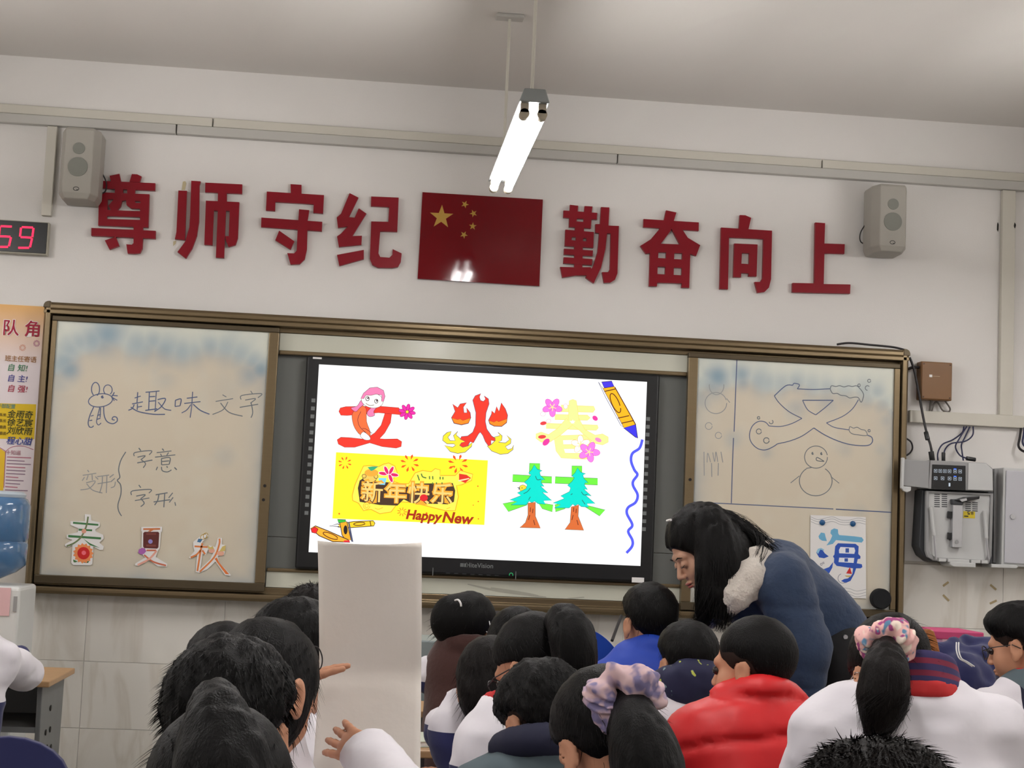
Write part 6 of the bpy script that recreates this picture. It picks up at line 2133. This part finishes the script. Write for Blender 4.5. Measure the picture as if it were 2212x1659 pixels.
# ear showing through her hair and the wire of her glasses
c_ = at(641, 1508, 2.46)
f = Field(c_ - .06, c_ + .06, .003)
Re = rotm(-30, 10, 0)
f.ell(c_, (.009, .020, .031), Re, .005)
f.ell(c_ + np.array([.004, -.010, .003]), (.007, .010, .017), Re, .004, 'sub')
f.ell(c_ + np.array([.0, .004, -.022]), (.008, .011, .012), Re, .004)
V, F = f.mesh()
prop_mesh('ear', V, F, SKIN, gO['t'])
MB().tube(smooth_line([at(672, 1394, 2.60), at(688, 1400, 2.61), at(696, 1420, 2.62), at(694, 1440, 2.63), at(684, 1452, 2.63)]), .0011, 6).build('glasses_wire', FRAME, gO['t'], smooth=True)
gP = pupil('pupil half hidden left of the group by the paper sheet', (482, 1466), 3.5, yaw=20, pitch=24, hs=1.0, hair='short', seed=26, fuzz=300, body=(545, 1590), sw=.10)
gQ = pupil('pupil with tousled hair whose brow shows beside the paper sheet', (634, 1434), 3.06, yaw=-38, pitch=22, hs=1.0, hair='spiky', seed=27, fuzz=700, skin=SKIN_F, lean=.0, sw=.11)
gR = pupil('pupil with curly hair partly behind the top of the paper sheet', (674, 1372), 3.95, yaw=0, pitch=14, hs=1.0, hair='spiky', hair_mat=HAIR_B, seed=28, fuzz=900, spike=.6, lean=.0)

# sheet of drawing paper held upright
nx, nz = 16, 44
rows_ = [(686, 911, 1168, 1172), (688, 911, 1250, 1254), (689, 911, 1350, 1352), (690, 910, 1454, 1453), (683, 909, 1560, 1560), (676, 908, 1660, 1662), (672, 907, 1740, 1744)]
mb = MB()
tt = np.linspace(0, len(rows_) - 1, nz)
ra = np.array(rows_, float)
vs_ = []
for t in tt:
    r_ = [np.interp(t, range(len(rows_)), ra[:, k]) for k in range(4)]
    for i in range(nx):
        u = i / (nx - 1)
        fold = -.010 * max(0, 1 - abs(t - 3) / .5)
        bow = .018 * (2 * u - 1) ** 2 * max(0, 1 - t / 2.2)
        p = at(r_[0] + (r_[1] - r_[0]) * u, r_[2] + (r_[3] - r_[2]) * u + (6 if t == 0 else 0) * math.sin(math.pi * u), sheet_d + bow + (.05 * t / 3 if t < 3 else .05 - (t - 3) * .022))
        vs_.append(p)
fs = [(j * nx + i, j * nx + i + 1, (j + 1) * nx + i + 1, (j + 1) * nx + i) for j in range(nz - 1) for i in range(nx - 1)]
off = np.array([0, .0006, 0])
vs2 = [v + off for v in vs_]
n0 = len(vs_)
edge = [j * nx for j in range(nz)] + [(nz - 1) * nx + i for i in range(1, nx)] + [j * nx + nx - 1 for j in range(nz - 2, -1, -1)] + [i for i in range(nx - 2, 0, -1)]
fs_all = fs + [tuple(reversed([k + n0 for k in q])) for q in fs] + [(edge[k], edge[(k + 1) % len(edge)], edge[(k + 1) % len(edge)] + n0, edge[k] + n0) for k in range(len(edge))]
mb.add(vs_ + vs2, fs_all)
mb.build('paper_sheet', pm('drawing_paper', (238, 231, 222), .9, var=.02, scale=20, bump=.05, bscale=60), label='large blank sheet of folded drawing paper held upright', cat='paper sheet', smooth=True)


# ================================================================ the teacher
TD = 4.78
t = thing('person', 'teacher in a denim jacket with cream fleece collar, leaning over', 'person', (float(at(1795, 1430, TD)[0]), float(at(1795, 1430, TD)[1]), 0))
Ht, Rt, ts = at(1517, 1186, TD), rotm(98, 33, 6), 1.10
V, F = head_skin(Ht, Rt, ts, .0034, lids=True, N=at(1580, 1232, TD))
mb = MB()
mb.add(V, F)
Pt = {k: at(*v) for k, v in dict(neck=(1585, 1232, TD), chest=(1660, 1275, TD + .02), waist=(1742, 1350, TD + .02), hip=(1792, 1425, TD + .03), shn=(1692, 1262, TD - .17), elb=(1738, 1400, TD - .21), wrn=(1742, 1525, TD - .20),
                                 shf=(1635, 1280, TD + .18), elf=(1640, 1400, TD + .22), wrf=(1610, 1500, TD + .20)).items()}
hipn, hipf = Pt['hip'] + np.array([0, -.09, 0]), Pt['hip'] + np.array([0, .09, 0])
kn, kf = [h_ * np.array([1, 1, 0]) + np.array([-.02, 0, .50]) for h_ in (hipn, hipf)]
an, af = [h_ * np.array([1, 1, 0]) + np.array([.02, 0, .08]) for h_ in (hipn, hipf)]
allp = np.array(list(Pt.values()) + [kn, kf, an, af])
f = Field(allp.min(0) - .2, allp.max(0) + .2, .018)
f.chain([Ht + Rt @ np.array([0, -.03, -.09]), Pt['neck'], Pt['chest']], [.05, .055, .10], .03)
f.chain([Pt['chest'], Pt['waist'], Pt['hip']], [.12, .11, .13], .06)
f.cone(Pt['shn'], Pt['shf'], .055, k=.05)
for a, b, c in (('shn', 'elb', 'wrn'), ('shf', 'elf', 'wrf')):
    f.chain([Pt[a], Pt[b], Pt[c]], [.048, .040, .028], .02)
for h_, k_, a_ in ((hipn, kn, an), (hipf, kf, af)):
    f.chain([h_, k_, a_], [.085, .058, .04], .03)
    f.cone(a_ - np.array([0, 0, .03]), a_ + np.array([-.16, 0, -.045]), .04, .03, .02)
V, F = f.mesh()
mb.add(V, F)
V, F = hand_mesh(Pt['wrn'], (-.15, 0, -1), (-.9, .3, 0), 1, .3)
mb.add(V, F)
V, F = hand_mesh(Pt['wrf'], (-.3, -.1, -.9), (0, 0, -1), 1, .4)
mb.add(V, F)
tb = mb.build('body', SKIN_F, t, smooth=True)
for q in (-1, 1):
    L_ = lambda x, y, z: Ht + Rt @ (np.array([x, y, z]) * ts)
    MB().tube([L_(q * .046, .0835, -.006), L_(q * .038, .0895, -.0105), L_(q * .028, .0905, -.0115), L_(q * .018, .087, -.009)], [.0008, .0014, .0014, .0008], 6).build('eyelash', FRAME, tb, smooth=True)
    MB().tube([L_(q * .048, .079, .014), L_(q * .035, .0875, .019), L_(q * .016, .089, .015)], [.001, .0024, .0016], 6).build('eyebrow', HAIR, tb, smooth=True)
mb = MB()
f = Field(L_(0, .09, -.066) - .04, L_(0, .09, -.066) + .04, .0022)
f.ell(L_(0, .0875, -.0615), np.array([.0195, .0092, .005]) * ts, Rt, .002)
f.ell(L_(0, .0855, -.071), np.array([.0165, .0092, .0055]) * ts, Rt, .002)
V, F = f.mesh()
prop_mesh('lips', V, F, LIPS, tb)
# denim jacket
f = Field(allp.min(0) - np.array([.2, .22, -.30]), allp.max(0) + .2, .0105)
f.chain([Pt['neck'] + np.array([.03, 0, -.02]), Pt['chest'], Pt['waist'], Pt['hip'] + np.array([-.02, 0, .06])], [.085, .155, .150, .150], .07)
f.cone(Pt['shn'] + np.array([0, .03, 0]), Pt['shf'], .088, k=.06)
f.chain([Pt['shn'], Pt['elb'], Pt['wrn'] + np.array([0, 0, .02])], [.092, .080, .064], .03)
f.chain([Pt['shf'], Pt['elf'], Pt['wrf']], [.085, .07, .058], .03)
# hem cut square to the back line
hd_ = (Pt['hip'] - Pt['chest'])
hd_ /= np.linalg.norm(hd_)
hp = Pt['hip'] + hd_ * .035
f.cut(lambda P: np.where(P[..., 0] > Pt['elb'][0] - .35, ((P - hp.astype(np.float32)) @ hd_.astype(np.float32)) * ((P[..., 1] > Pt['elb'][1] + .085) | (P[..., 0] > Pt['elb'][0] + .075)) - .5 * (1 - ((P[..., 1] > Pt['elb'][1] + .085) | (P[..., 0] > Pt['elb'][0] + .075))), -.5), .006)
f.cut(lambda P: Pt['wrn'][2] - .005 - P[..., 2], .006)
sp_ = hd_.astype(np.float32)
for off_, y_ok in ((.13, 1), (.40, 1), (.335, 0)):
    o_ = (Pt['chest'] + hd_ * (off_ - .12)).astype(np.float32)
    f.bump(lambda P: .006 * np.exp(-(((P - o_) @ sp_) / .007) ** 2) * (P[:, 1] > Pt['elb'][1] + (.07 if y_ok else .2)))
for zc in (Pt['wrn'][2] + .055, Pt['elb'][2] + .12):
    f.bump(lambda P: .006 * np.exp(-((P[:, 2] - zc) / .007) ** 2) * (P[:, 1] < Pt['elb'][1] + .085) * (P[:, 0] < Pt['elb'][0] + .09))
f.bump(lambda P: .007 * vnoise(P, 9, 4) + .004 * vnoise(P * np.array([1, 1, 1.9], np.float32), 21, 6) + .0015 * vnoise(P, 60, 2))
V, F = f.mesh()
jk = prop_mesh('denim_jacket', V, F, DENIM, t)
# sherpa collar: wide lapel round the neck falling to the chest
f = Field(Pt['neck'] - .30, Pt['neck'] + .30, .0085)
lap = [at(1655, 1190, TD - .02), at(1636, 1215, TD - .12), at(1625, 1250, TD - .165), at(1590, 1285, TD - .17), at(1575, 1320, TD - .15)]
f.chain(lap, [.030, .045, .050, .045, .022], .03)
f.chain([at(1655, 1190, TD + .0), at(1640, 1185, TD + .06), at(1600, 1230, TD + .14), at(1560, 1290, TD + .12)], [.032, .042, .044, .03], .03)
f.chain([at(1600, 1230, TD - .12), at(1570, 1260, TD - .13), at(1550, 1310, TD - .12), at(1535, 1345, TD - .08)], [.035, .036, .034, .02], .03)
f.chain([at(1560, 1290, TD), at(1540, 1320, TD - .02), at(1525, 1335, TD - .02)], [.05, .04, .03], .03)
f.bump(lambda P: .006 * vnoise(P, 45, 3) + .004 * vnoise(P, 95, 4))
V, F = f.mesh()
prop_mesh('fleece_collar', V, F, SHERPA, t)
f = Field(Pt['wrn'] - .09, Pt['wrn'] + .09, .006)
for k in range(12):
    g = lambda a: Pt['wrn'] + np.array([math.cos(a) * .058, math.sin(a) * .056, -.002])
    f.cone(g(2 * math.pi * k / 12), g(2 * math.pi * (k + 1) / 12), .010, k=.006)
f.bump(lambda P: .004 * vnoise(P, 70, 3))
V, F = f.mesh()
prop_mesh('fleece_cuff', V, F, SHERPA, t)
c_ = at(1826, 1376, TD - .155)
MB().disc(c_ + np.array([0, .012, 0]), .007, .016, n=12).build('button', pm('silver_button', (190, 190, 196), .3, metal=.8), jk, smooth=40)
# trousers, shoes
f = Field(np.array([hipn, hipf, kn, kf, an, af]).min(0) - .2, np.array([hipn, hipf, kn, kf, an, af]).max(0) + np.array([.2, .2, .16]), .015)
f.cone(hipn, hipf, .125, k=.05)
for h_, k_, a_ in ((hipn, kn, an), (hipf, kf, af)):
    f.chain([h_, k_, a_ + np.array([0, 0, .02])], [.115, .075, .058], .03)
f.bump(lambda P: .005 * vnoise(P, 12, 3))
V, F = f.mesh()
prop_mesh('trousers', V, F, BLACK_C, t)
for a_ in (an, af):
    f = Field(a_ - np.array([.25, .1, .09]), a_ + np.array([.1, .1, .05]), .012)
    f.cone(a_ - np.array([0, 0, .035]), a_ + np.array([-.16, 0, -.048]), .045, .035, .02)
    f.cut(lambda P: -P[..., 2], .005)
    V, F = f.mesh()
    prop_mesh('shoe', V, F, BLACK_C, t)
# long hair: cap, curtain on the near side, strands blown back
rng = np.random.RandomState(41)


def cur(f, L_):
    pass


f = Field(Ht - np.array([.2, .25, .42]), Ht + np.array([.28, .2, .2]), .0055)
f.ell(Ht + Rt @ (np.array([0, -.016, .032]) * ts), (np.array([.072, .090, .082]) + .016) * ts, Rt, .01)


def tline(P):
    q = (P - Ht.astype(np.float32)) @ Rt.astype(np.float32) / ts
    line = np.interp(q[..., 1], [-.12, .005, .05, .075, .11], [-.2, -.16, .01, .045, .07])
    return (line - q[..., 2]) * ts * .8


f.cut(tline, .008)
for path, rr in (([at(1515, 1118, TD - .07), at(1532, 1170, TD - .10), at(1538, 1230, TD - .115), at(1534, 1290, TD - .12), at(1518, 1335, TD - .12)], [.03, .042, .048, .042, .012]),
                 ([at(1540, 1120, TD - .07), at(1560, 1180, TD - .11), at(1564, 1240, TD - .13), at(1565, 1290, TD - .15), at(1562, 1330, TD - .15)], [.035, .052, .050, .036, .010]),
                 ([at(1565, 1140, TD - .03), at(1590, 1190, TD - .09), at(1590, 1240, TD - .14), at(1580, 1300, TD - .165)], [.035, .046, .036, .012]),
                 ([at(1570, 1130, TD), at(1605, 1160, TD - .03), at(1630, 1170, TD - .06), at(1640, 1172, TD - .08)], [.035, .036, .022, .006])):
    f.chain(smooth_line(path, 4), list(np.interp(np.linspace(0, 1, (len(path) - 1) * 4 + 1), np.linspace(0, 1, len(rr)), rr)), .02)
f.bump(lambda P: .004 * vnoise(P * np.array([2.4, 2.0, .35], np.float32), 42, 9))
V, F = f.mesh()
mb = MB()
mb.add(V, F)
for path, rr, n_ in (([at(1515, 1112, TD - .07), at(1534, 1170, TD - .10), at(1540, 1240, TD - .12), at(1535, 1300, TD - .13), at(1515, 1345, TD - .12)], [.03, .044, .05, .043, .018], 320),
                     ([at(1530, 1112, TD - .07), at(1552, 1180, TD - .11), at(1562, 1240, TD - .14), at(1566, 1290, TD - .15), at(1560, 1345, TD - .16)], [.035, .054, .052, .036, .015], 320),
                     ([at(1560, 1120, TD - .02), at(1600, 1140, TD - .04), at(1640, 1165, TD - .08), at(1668, 1185, TD - .1)], [.03, .038, .026, .012], 120),
                     ([at(1580, 1150, TD - .04), at(1620, 1150, TD - .06), at(1645, 1180, TD - .13), at(1632, 1230, TD - .18)], [.03, .028, .014, .006], 60)):
    long_strands(mb, path, rr, n_, .0014, rng, .008, .02)
hr_t = mb.build('hair', HAIR, t, smooth=True)
MB().tube([at(1441, 1125, TD - .02), at(1449, 1123, TD - .06)], .004, 8).build('hair_clip', PAPER, hr_t, smooth=40)

# ================================================================ furniture
WOOD = pm('desk_wood', (176, 140, 100), .45, var=.12, scale=10, stretch=(1, 8, 8))
WOOD2 = pm('orange_wood', (160, 98, 48), .5, var=.12, scale=10, stretch=(8, 8, 1))
GMET = pm('grey_desk_metal', (122, 124, 124), .5, metal=.4, var=.1, scale=20)
BLUEP = pm('blue_plastic', (28, 78, 190), .45, var=.05)


def desk(label, corner, d, w=.60, dep=.42, z=.74, side_holes=True):
    """school desk whose front right table corner is seen at pixel corner"""
    c = at(corner[0], corner[1], d)
    x1, y0, z1 = c[0], c[1], c[2]
    t = thing('school_desk', label, 'desk', (x1 - w / 2, y0 + dep / 2, 0), 'school desks')
    MB().box((x1 - w, y0, z1 - .022), (x1, y0 + dep, z1)).build('desk_top', WOOD, t, bevel=.004)
    for xs in (x1 - w + .03, x1 - .05):
        pl = MB()
        ring = [(y0 + .05, z1 - .024), (y0 + dep - .03, z1 - .024), (y0 + dep - .06, .03), (y0 + .09, .03)]
        pts = [(xs, y, zz_) for y, zz_ in ring] + [(xs + .018, y, zz_) for y, zz_ in ring]
        pl.add(pts, [(0, 1, 2, 3), (7, 6, 5, 4), (0, 4, 5, 1), (1, 5, 6, 2), (2, 6, 7, 3), (3, 7, 4, 0)])
        so = pl.build('side_panel', GMET, t, bevel=.003)
        for (hy, hz) in ((.16, .20), (.24, .20), (.20, .26), (.28, .27), (.17, .34), (.26, .36), (.22, .12)):
            MB().disc((xs + .0195, y0 + hy, z1 - hz), .011, .002, axis=(1, 0, 0), n=12).build('punch_hole', DARK, so, smooth=40)
        MB().box((xs - .005, y0 + .03, 0), (xs + .023, y0 + dep - .02, .03)).build('foot', GMET, t, bevel=.004)
    MB().box((x1 - w + .05, y0 + .06, z1 - .19), (x1 - .05, y0 + dep - .04, z1 - .17)).build('book_tray', GMET, t)
    MB().box((x1 - w + .05, y0 + dep - .05, z1 - .19), (x1 - .05, y0 + dep - .035, z1 - .03)).build('front_panel', GMET, t)
    return t


desk('wooden school desk at the left with a perforated grey side', (107, 1472), 5.65, w=.62, dep=.50)
# pupil leaning on it from the left
gS = pupil('pupil at the left edge, only a bent white sleeve showing', (-95, 1310), 5.25, yaw=-5, pitch=25, hair='short', seed=31, fuzz=100, splits=[low(.2)], split_mats=[NAVY_C], body=(-90, 1375), arms=[None, (at(50, 1452, 5.50), at(-6, 1412, 5.66))])
f = Field(at(40, 1412, 5.5) - .09, at(40, 1412, 5.5) + .09, .007)
f.chain([at(34, 1416, 5.5), at(44, 1414, 5.5)], [.034, .032], .02)
V, F = f.mesh()
prop_mesh('sleeve_patch', V, F, NAVY_C, gS['t'])


def chair(label, c, d, zseat=.42, w=.36, col=BLUEP, back_h=.36, lobes=False):
    """plastic school chair; c is the pixel of the middle of the back's top edge"""
    p = at(c[0], c[1], d)
    top = p[2]
    t = thing('school_chair', label, 'chair', (p[0], p[1] + .18, 0), 'plastic school chairs')
    mb = MB()
    pts = [(p[0] - w / 2, top - back_h), (p[0] + w / 2, top - back_h), (p[0] + w / 2, top - .10)] + [(p[0] + w / 2 * math.cos(a), top - .10 + .10 * math.sin(a)) for a in [k * math.pi / 12 for k in range(1, 12)]] + [(p[0] - w / 2, top - .10)]
    if lobes:
        pts = [(p[0] - w / 2, top - back_h), (p[0] + w / 2, top - back_h)] + [(p[0] + w / 2 * math.cos(a), top - .085 + .085 * abs(math.sin(2 * a)) ** .7) for a in [k * math.pi / 32 for k in range(33)]]
    mb.plate(pts, p[1] - .012, p[1] + .012)
    mb.build('backrest', col, t, bevel=.006)
    MB().box((p[0] - w / 2, p[1] + .0, zseat - .02), (p[0] + w / 2, p[1] + .36, zseat + .01)).build('seat', col, t, bevel=.008)
    for q in (-1, 1):
        x = p[0] + q * (w / 2 - .03)
        MB().tube([(x, p[1] + .01, 0), (x, p[1] + .014, top - back_h + .1)], .011, 8).build('leg', GMET, t, smooth=40)
        MB().tube([(x, p[1] + .34, 0), (x, p[1] + .34, zseat - .02)], .011, 8).build('leg', GMET, t, smooth=40)
    return t


chair('blue plastic chair with a two-lobed back beside the pupil in the blue jacket', (1338, 1362), 5.15, w=.31, lobes=True)
chair('navy chair at the lower left corner of the picture', (20, 1590), 3.6, w=.28, col=NAVY_C)

desk('wooden desk top just right of the paper sheet, empty', (972, 1538), 5.22, w=.45, dep=.30)
desk('wooden desk with books right of the lower edge of the paper', (945, 1622), 4.30, w=.45, dep=.30)


def book(label, c, d, wv, dv, th, mat, rot=0.0):
    p = at(c[0], c[1], d)
    p[2] = at(945, 1622, 4.30)[2] + .0005
    t = thing('book', label, 'book', p)
    cs, sn = math.cos(rot), math.sin(rot)

    def bx(x0, y0, z0, x1, y1, z1):
        pts = [(x0, y0, z0), (x1, y0, z0), (x1, y1, z0), (x0, y1, z0), (x0, y0, z1), (x1, y0, z1), (x1, y1, z1), (x0, y1, z1)]
        return [(p[0] + a * cs - b * sn, p[1] + a * sn + b * cs, p[2] + c_) for a, b, c_ in pts]
    MB().hull8(bx(-wv / 2, 0, 0, wv / 2, dv, .002)).build('cover', mat, t)
    MB().hull8(bx(-wv / 2, 0, th - .002, wv / 2, dv, th)).build('cover', mat, t)
    MB().hull8(bx(-wv / 2 + .003, .003, .0022, wv / 2 - .003, dv - .003, th - .0022)).build('pages', PAPER, t)


book('pale printed book lying open on the desk right of the paper', (930, 1610), 4.36, .14, .19, .016, pm('pale_green_cover', (206, 212, 196), .6), .25)
# white tray-like desk edge behind the pupil in the brown vest
p0, p1 = at(905, 1383, 5.75), at(965, 1384, 5.75)
MB().box((p0[0] - .25, p0[1], 0), (p1[0] + .05, p0[1] + .30, p0[2])).build('teacher_desk', pm('grey_green_laminate', (130, 140, 140), .5, var=.04), label='grey cabinet desk behind the pupil in the brown vest', cat='desk', bevel=.006)
MB().tube([at(1342, 1330, 5.6), at(1322, 1384, 5.5)], .006, 8).build('pointer_stick', CABLE, label='thin dark stick leaning beside the pupil in the blue jacket', cat='stick', smooth=40)

# right corner: wooden chair back, pink crate, navy jacket
pts = [(1996, 1360), (2004, 1358), (2012, 1362), (2020, 1385), (2028, 1420), (2036, 1470), (2040, 1700), (2042, 1945), (1985, 1945), (1988, 1700), (1990, 1500), (1990, 1400)]
P = [W(a, b, D0 + 4.05) for a, b in pts]
ch = thing('wooden_chair', 'orange-brown wooden chair back behind the pupil with the pink scrunchie', 'chair', (P[0][0], P[0][1], 0))
mb = MB()
mb.plate([(p[0], p[2]) for p in P], D0 + 4.03, D0 + 4.06)
mb.build('backrest', WOOD2, ch, bevel=.006)
for q in (-.2, .02):
    for yy in (0, .3):
        MB().tube([(P[0][0] + q - .02, D0 + 4.05 + yy, 0), (P[0][0] + q - .02, D0 + 4.05 + yy, .44)], .014, 8).build('leg', WOOD2, ch, smooth=40)
MB().box((P[0][0] - .26, D0 + 4.07, .44), (P[0][0] + .04, D0 + 4.38, .465)).build('seat', WOOD2, ch, bevel=.006)
a, b = at(2004, 1362, 5.6), at(2088, 1450, 5.6)
cr = thing('storage_box', 'pink and lilac paper box in front of the right wall tiles', 'box', ((a[0] + b[0]) / 2, a[1] + .12, b[2]))
MB().box((a[0], a[1], b[2] - .2), (b[0] + .06, a[1] + .24, a[2] - .03)).build('box_body', pm('lilac_card', (190, 140, 172), .6, var=.05), cr, bevel=.004)
MB().box((a[0] - .004, a[1] - .004, a[2] - .03), (b[0] + .064, a[1] + .244, a[2])).build('box_lid', pm('pink_card', (196, 66, 116), .6, var=.05), cr, bevel=.004)
p = at(2046, 1420, 5.6)
MB().box((p[0] - .02, a[1] - .001, p[2] - .03), (p[0] + .02, a[1], p[2] + .07)).build('box_print', pm('pale_pink_print', (214, 176, 190), .6), cr)
q = b[2] - .2
MB().box((a[0] - .05, a[1] - .02, 0), (b[0] + .35, a[1] + .34, q)).build('low_cabinet', pm('grey_green_laminate', (130, 140, 140), .5), label='low grey cabinet carrying the pink box by the right wall', cat='cabinet', bevel=.006)
jc = thing('navy_jacket', 'navy school jacket with white piping heaped on a cabinet at right', 'jacket', at(2090, 1500, 5.0))
c0_, c1_ = at(2040, 1470, 5.0), at(2150, 1410, 5.0)
f = Field(c0_ - .22, c1_ + .22, .009)
for (px, py, dd, r_) in ((2045, 1440, 5.00, .055), (2060, 1415, 5.02, .05), (2085, 1400, 5.05, .045), (2110, 1430, 5.02, .06), (2070, 1460, 4.95, .065), (2100, 1475, 4.95, .065), (2130, 1405, 5.05, .045), (2145, 1440, 5.00, .05), (2052, 1478, 4.94, .05), (2088, 1480, 4.92, .05)):
    f.ell(at(px, py, dd), (r_ * 1.2, r_ * .9, r_), None, .03)
f.bump(lambda P: .016 * vnoise(P, 16, 3) + .009 * vnoise(P, 34, 5))
V, F = f.mesh()
prop_mesh('jacket_cloth', V, F, NAVY_C, jc)
for dx in (0, 5):
    MB().tube(smooth_line([at(2066 + dx, 1388, 4.92), at(2066 + dx, 1405, 4.88), at(2072 + dx, 1422, 4.86), at(2085 + dx, 1430, 4.86), at(2100 + dx, 1440, 4.86)]), .0022, 6).build('piping', PAPER, jc, smooth=True)
p = at(2090, 1512, 4.95)
MB().box((p[0] - .16, p[1] - .12, 0), (p[0] + .15, p[1] + .22, p[2] - .035)).build('low_cabinet', WOOD, label='wooden cabinet carrying the heaped navy jacket', cat='cabinet', bevel=.006)

# water dispenser at the left edge
wd = thing('water_dispenser', 'white water dispenser with a pink notice at the left edge', 'water dispenser', (float(at(-30, 1300, 6.4)[0]), D0 + 6.5, 0))
a = at(44, 1268, 6.3)
DW = pm('dispenser_white', (214, 216, 214), .4, var=.02)
MB().box((a[0] - .31, D0 + 6.3, 0), (a[0], D0 + 6.62, a[2])).build('dispenser_body', DW, wd, bevel=.015, segs=3)
MB().box((a[0] - .20, D0 + 6.296, a[2] - .115), (a[0] - .035, D0 + 6.2995, a[2] + -.005)).build('pink_notice', pm('pink_notice', (222, 182, 184), .7), wd)
p = at(37, 1305, 6.3)
MB().box((a[0] - .022, D0 + 6.296, p[2] - .03), (a[0] - .008, D0 + 6.2995, p[2] + .03)).build('side_latch', MG, wd)
wb = thing('water_bottle', 'upturned blue water bottle on the dispenser at the left edge', 'bottle', (a[0] - .155, D0 + 6.46, a[2]))
BLUEB = pm('blue_bottle', (74, 112, 152), .15, var=.12, scale=9, bump=.3, bscale=14, coat=.4)
topz = at(20, 1068, 6.46)[2]
hgt = topz - a[2]
MB().lathe((a[0] - .155, D0 + 6.46, a[2]), [(.03, 0), (.035, .02), (.10, .05), (.135, .08), (.138, hgt * .45), (.130, hgt * .48), (.138, hgt * .52), (.138, hgt * .88), (.125, hgt * .95), (.09, hgt)], 32).build('bottle_shell', BLUEB, wb, smooth=50)
MB().lathe((a[0] - .155, D0 + 6.46, topz), [(.115, -.012), (.118, 0), (.105, .012), (.03, .008)], 28).build('bottle_base', pm('pale_bottle_base', (178, 190, 200), .3, var=.1), wb, smooth=50)
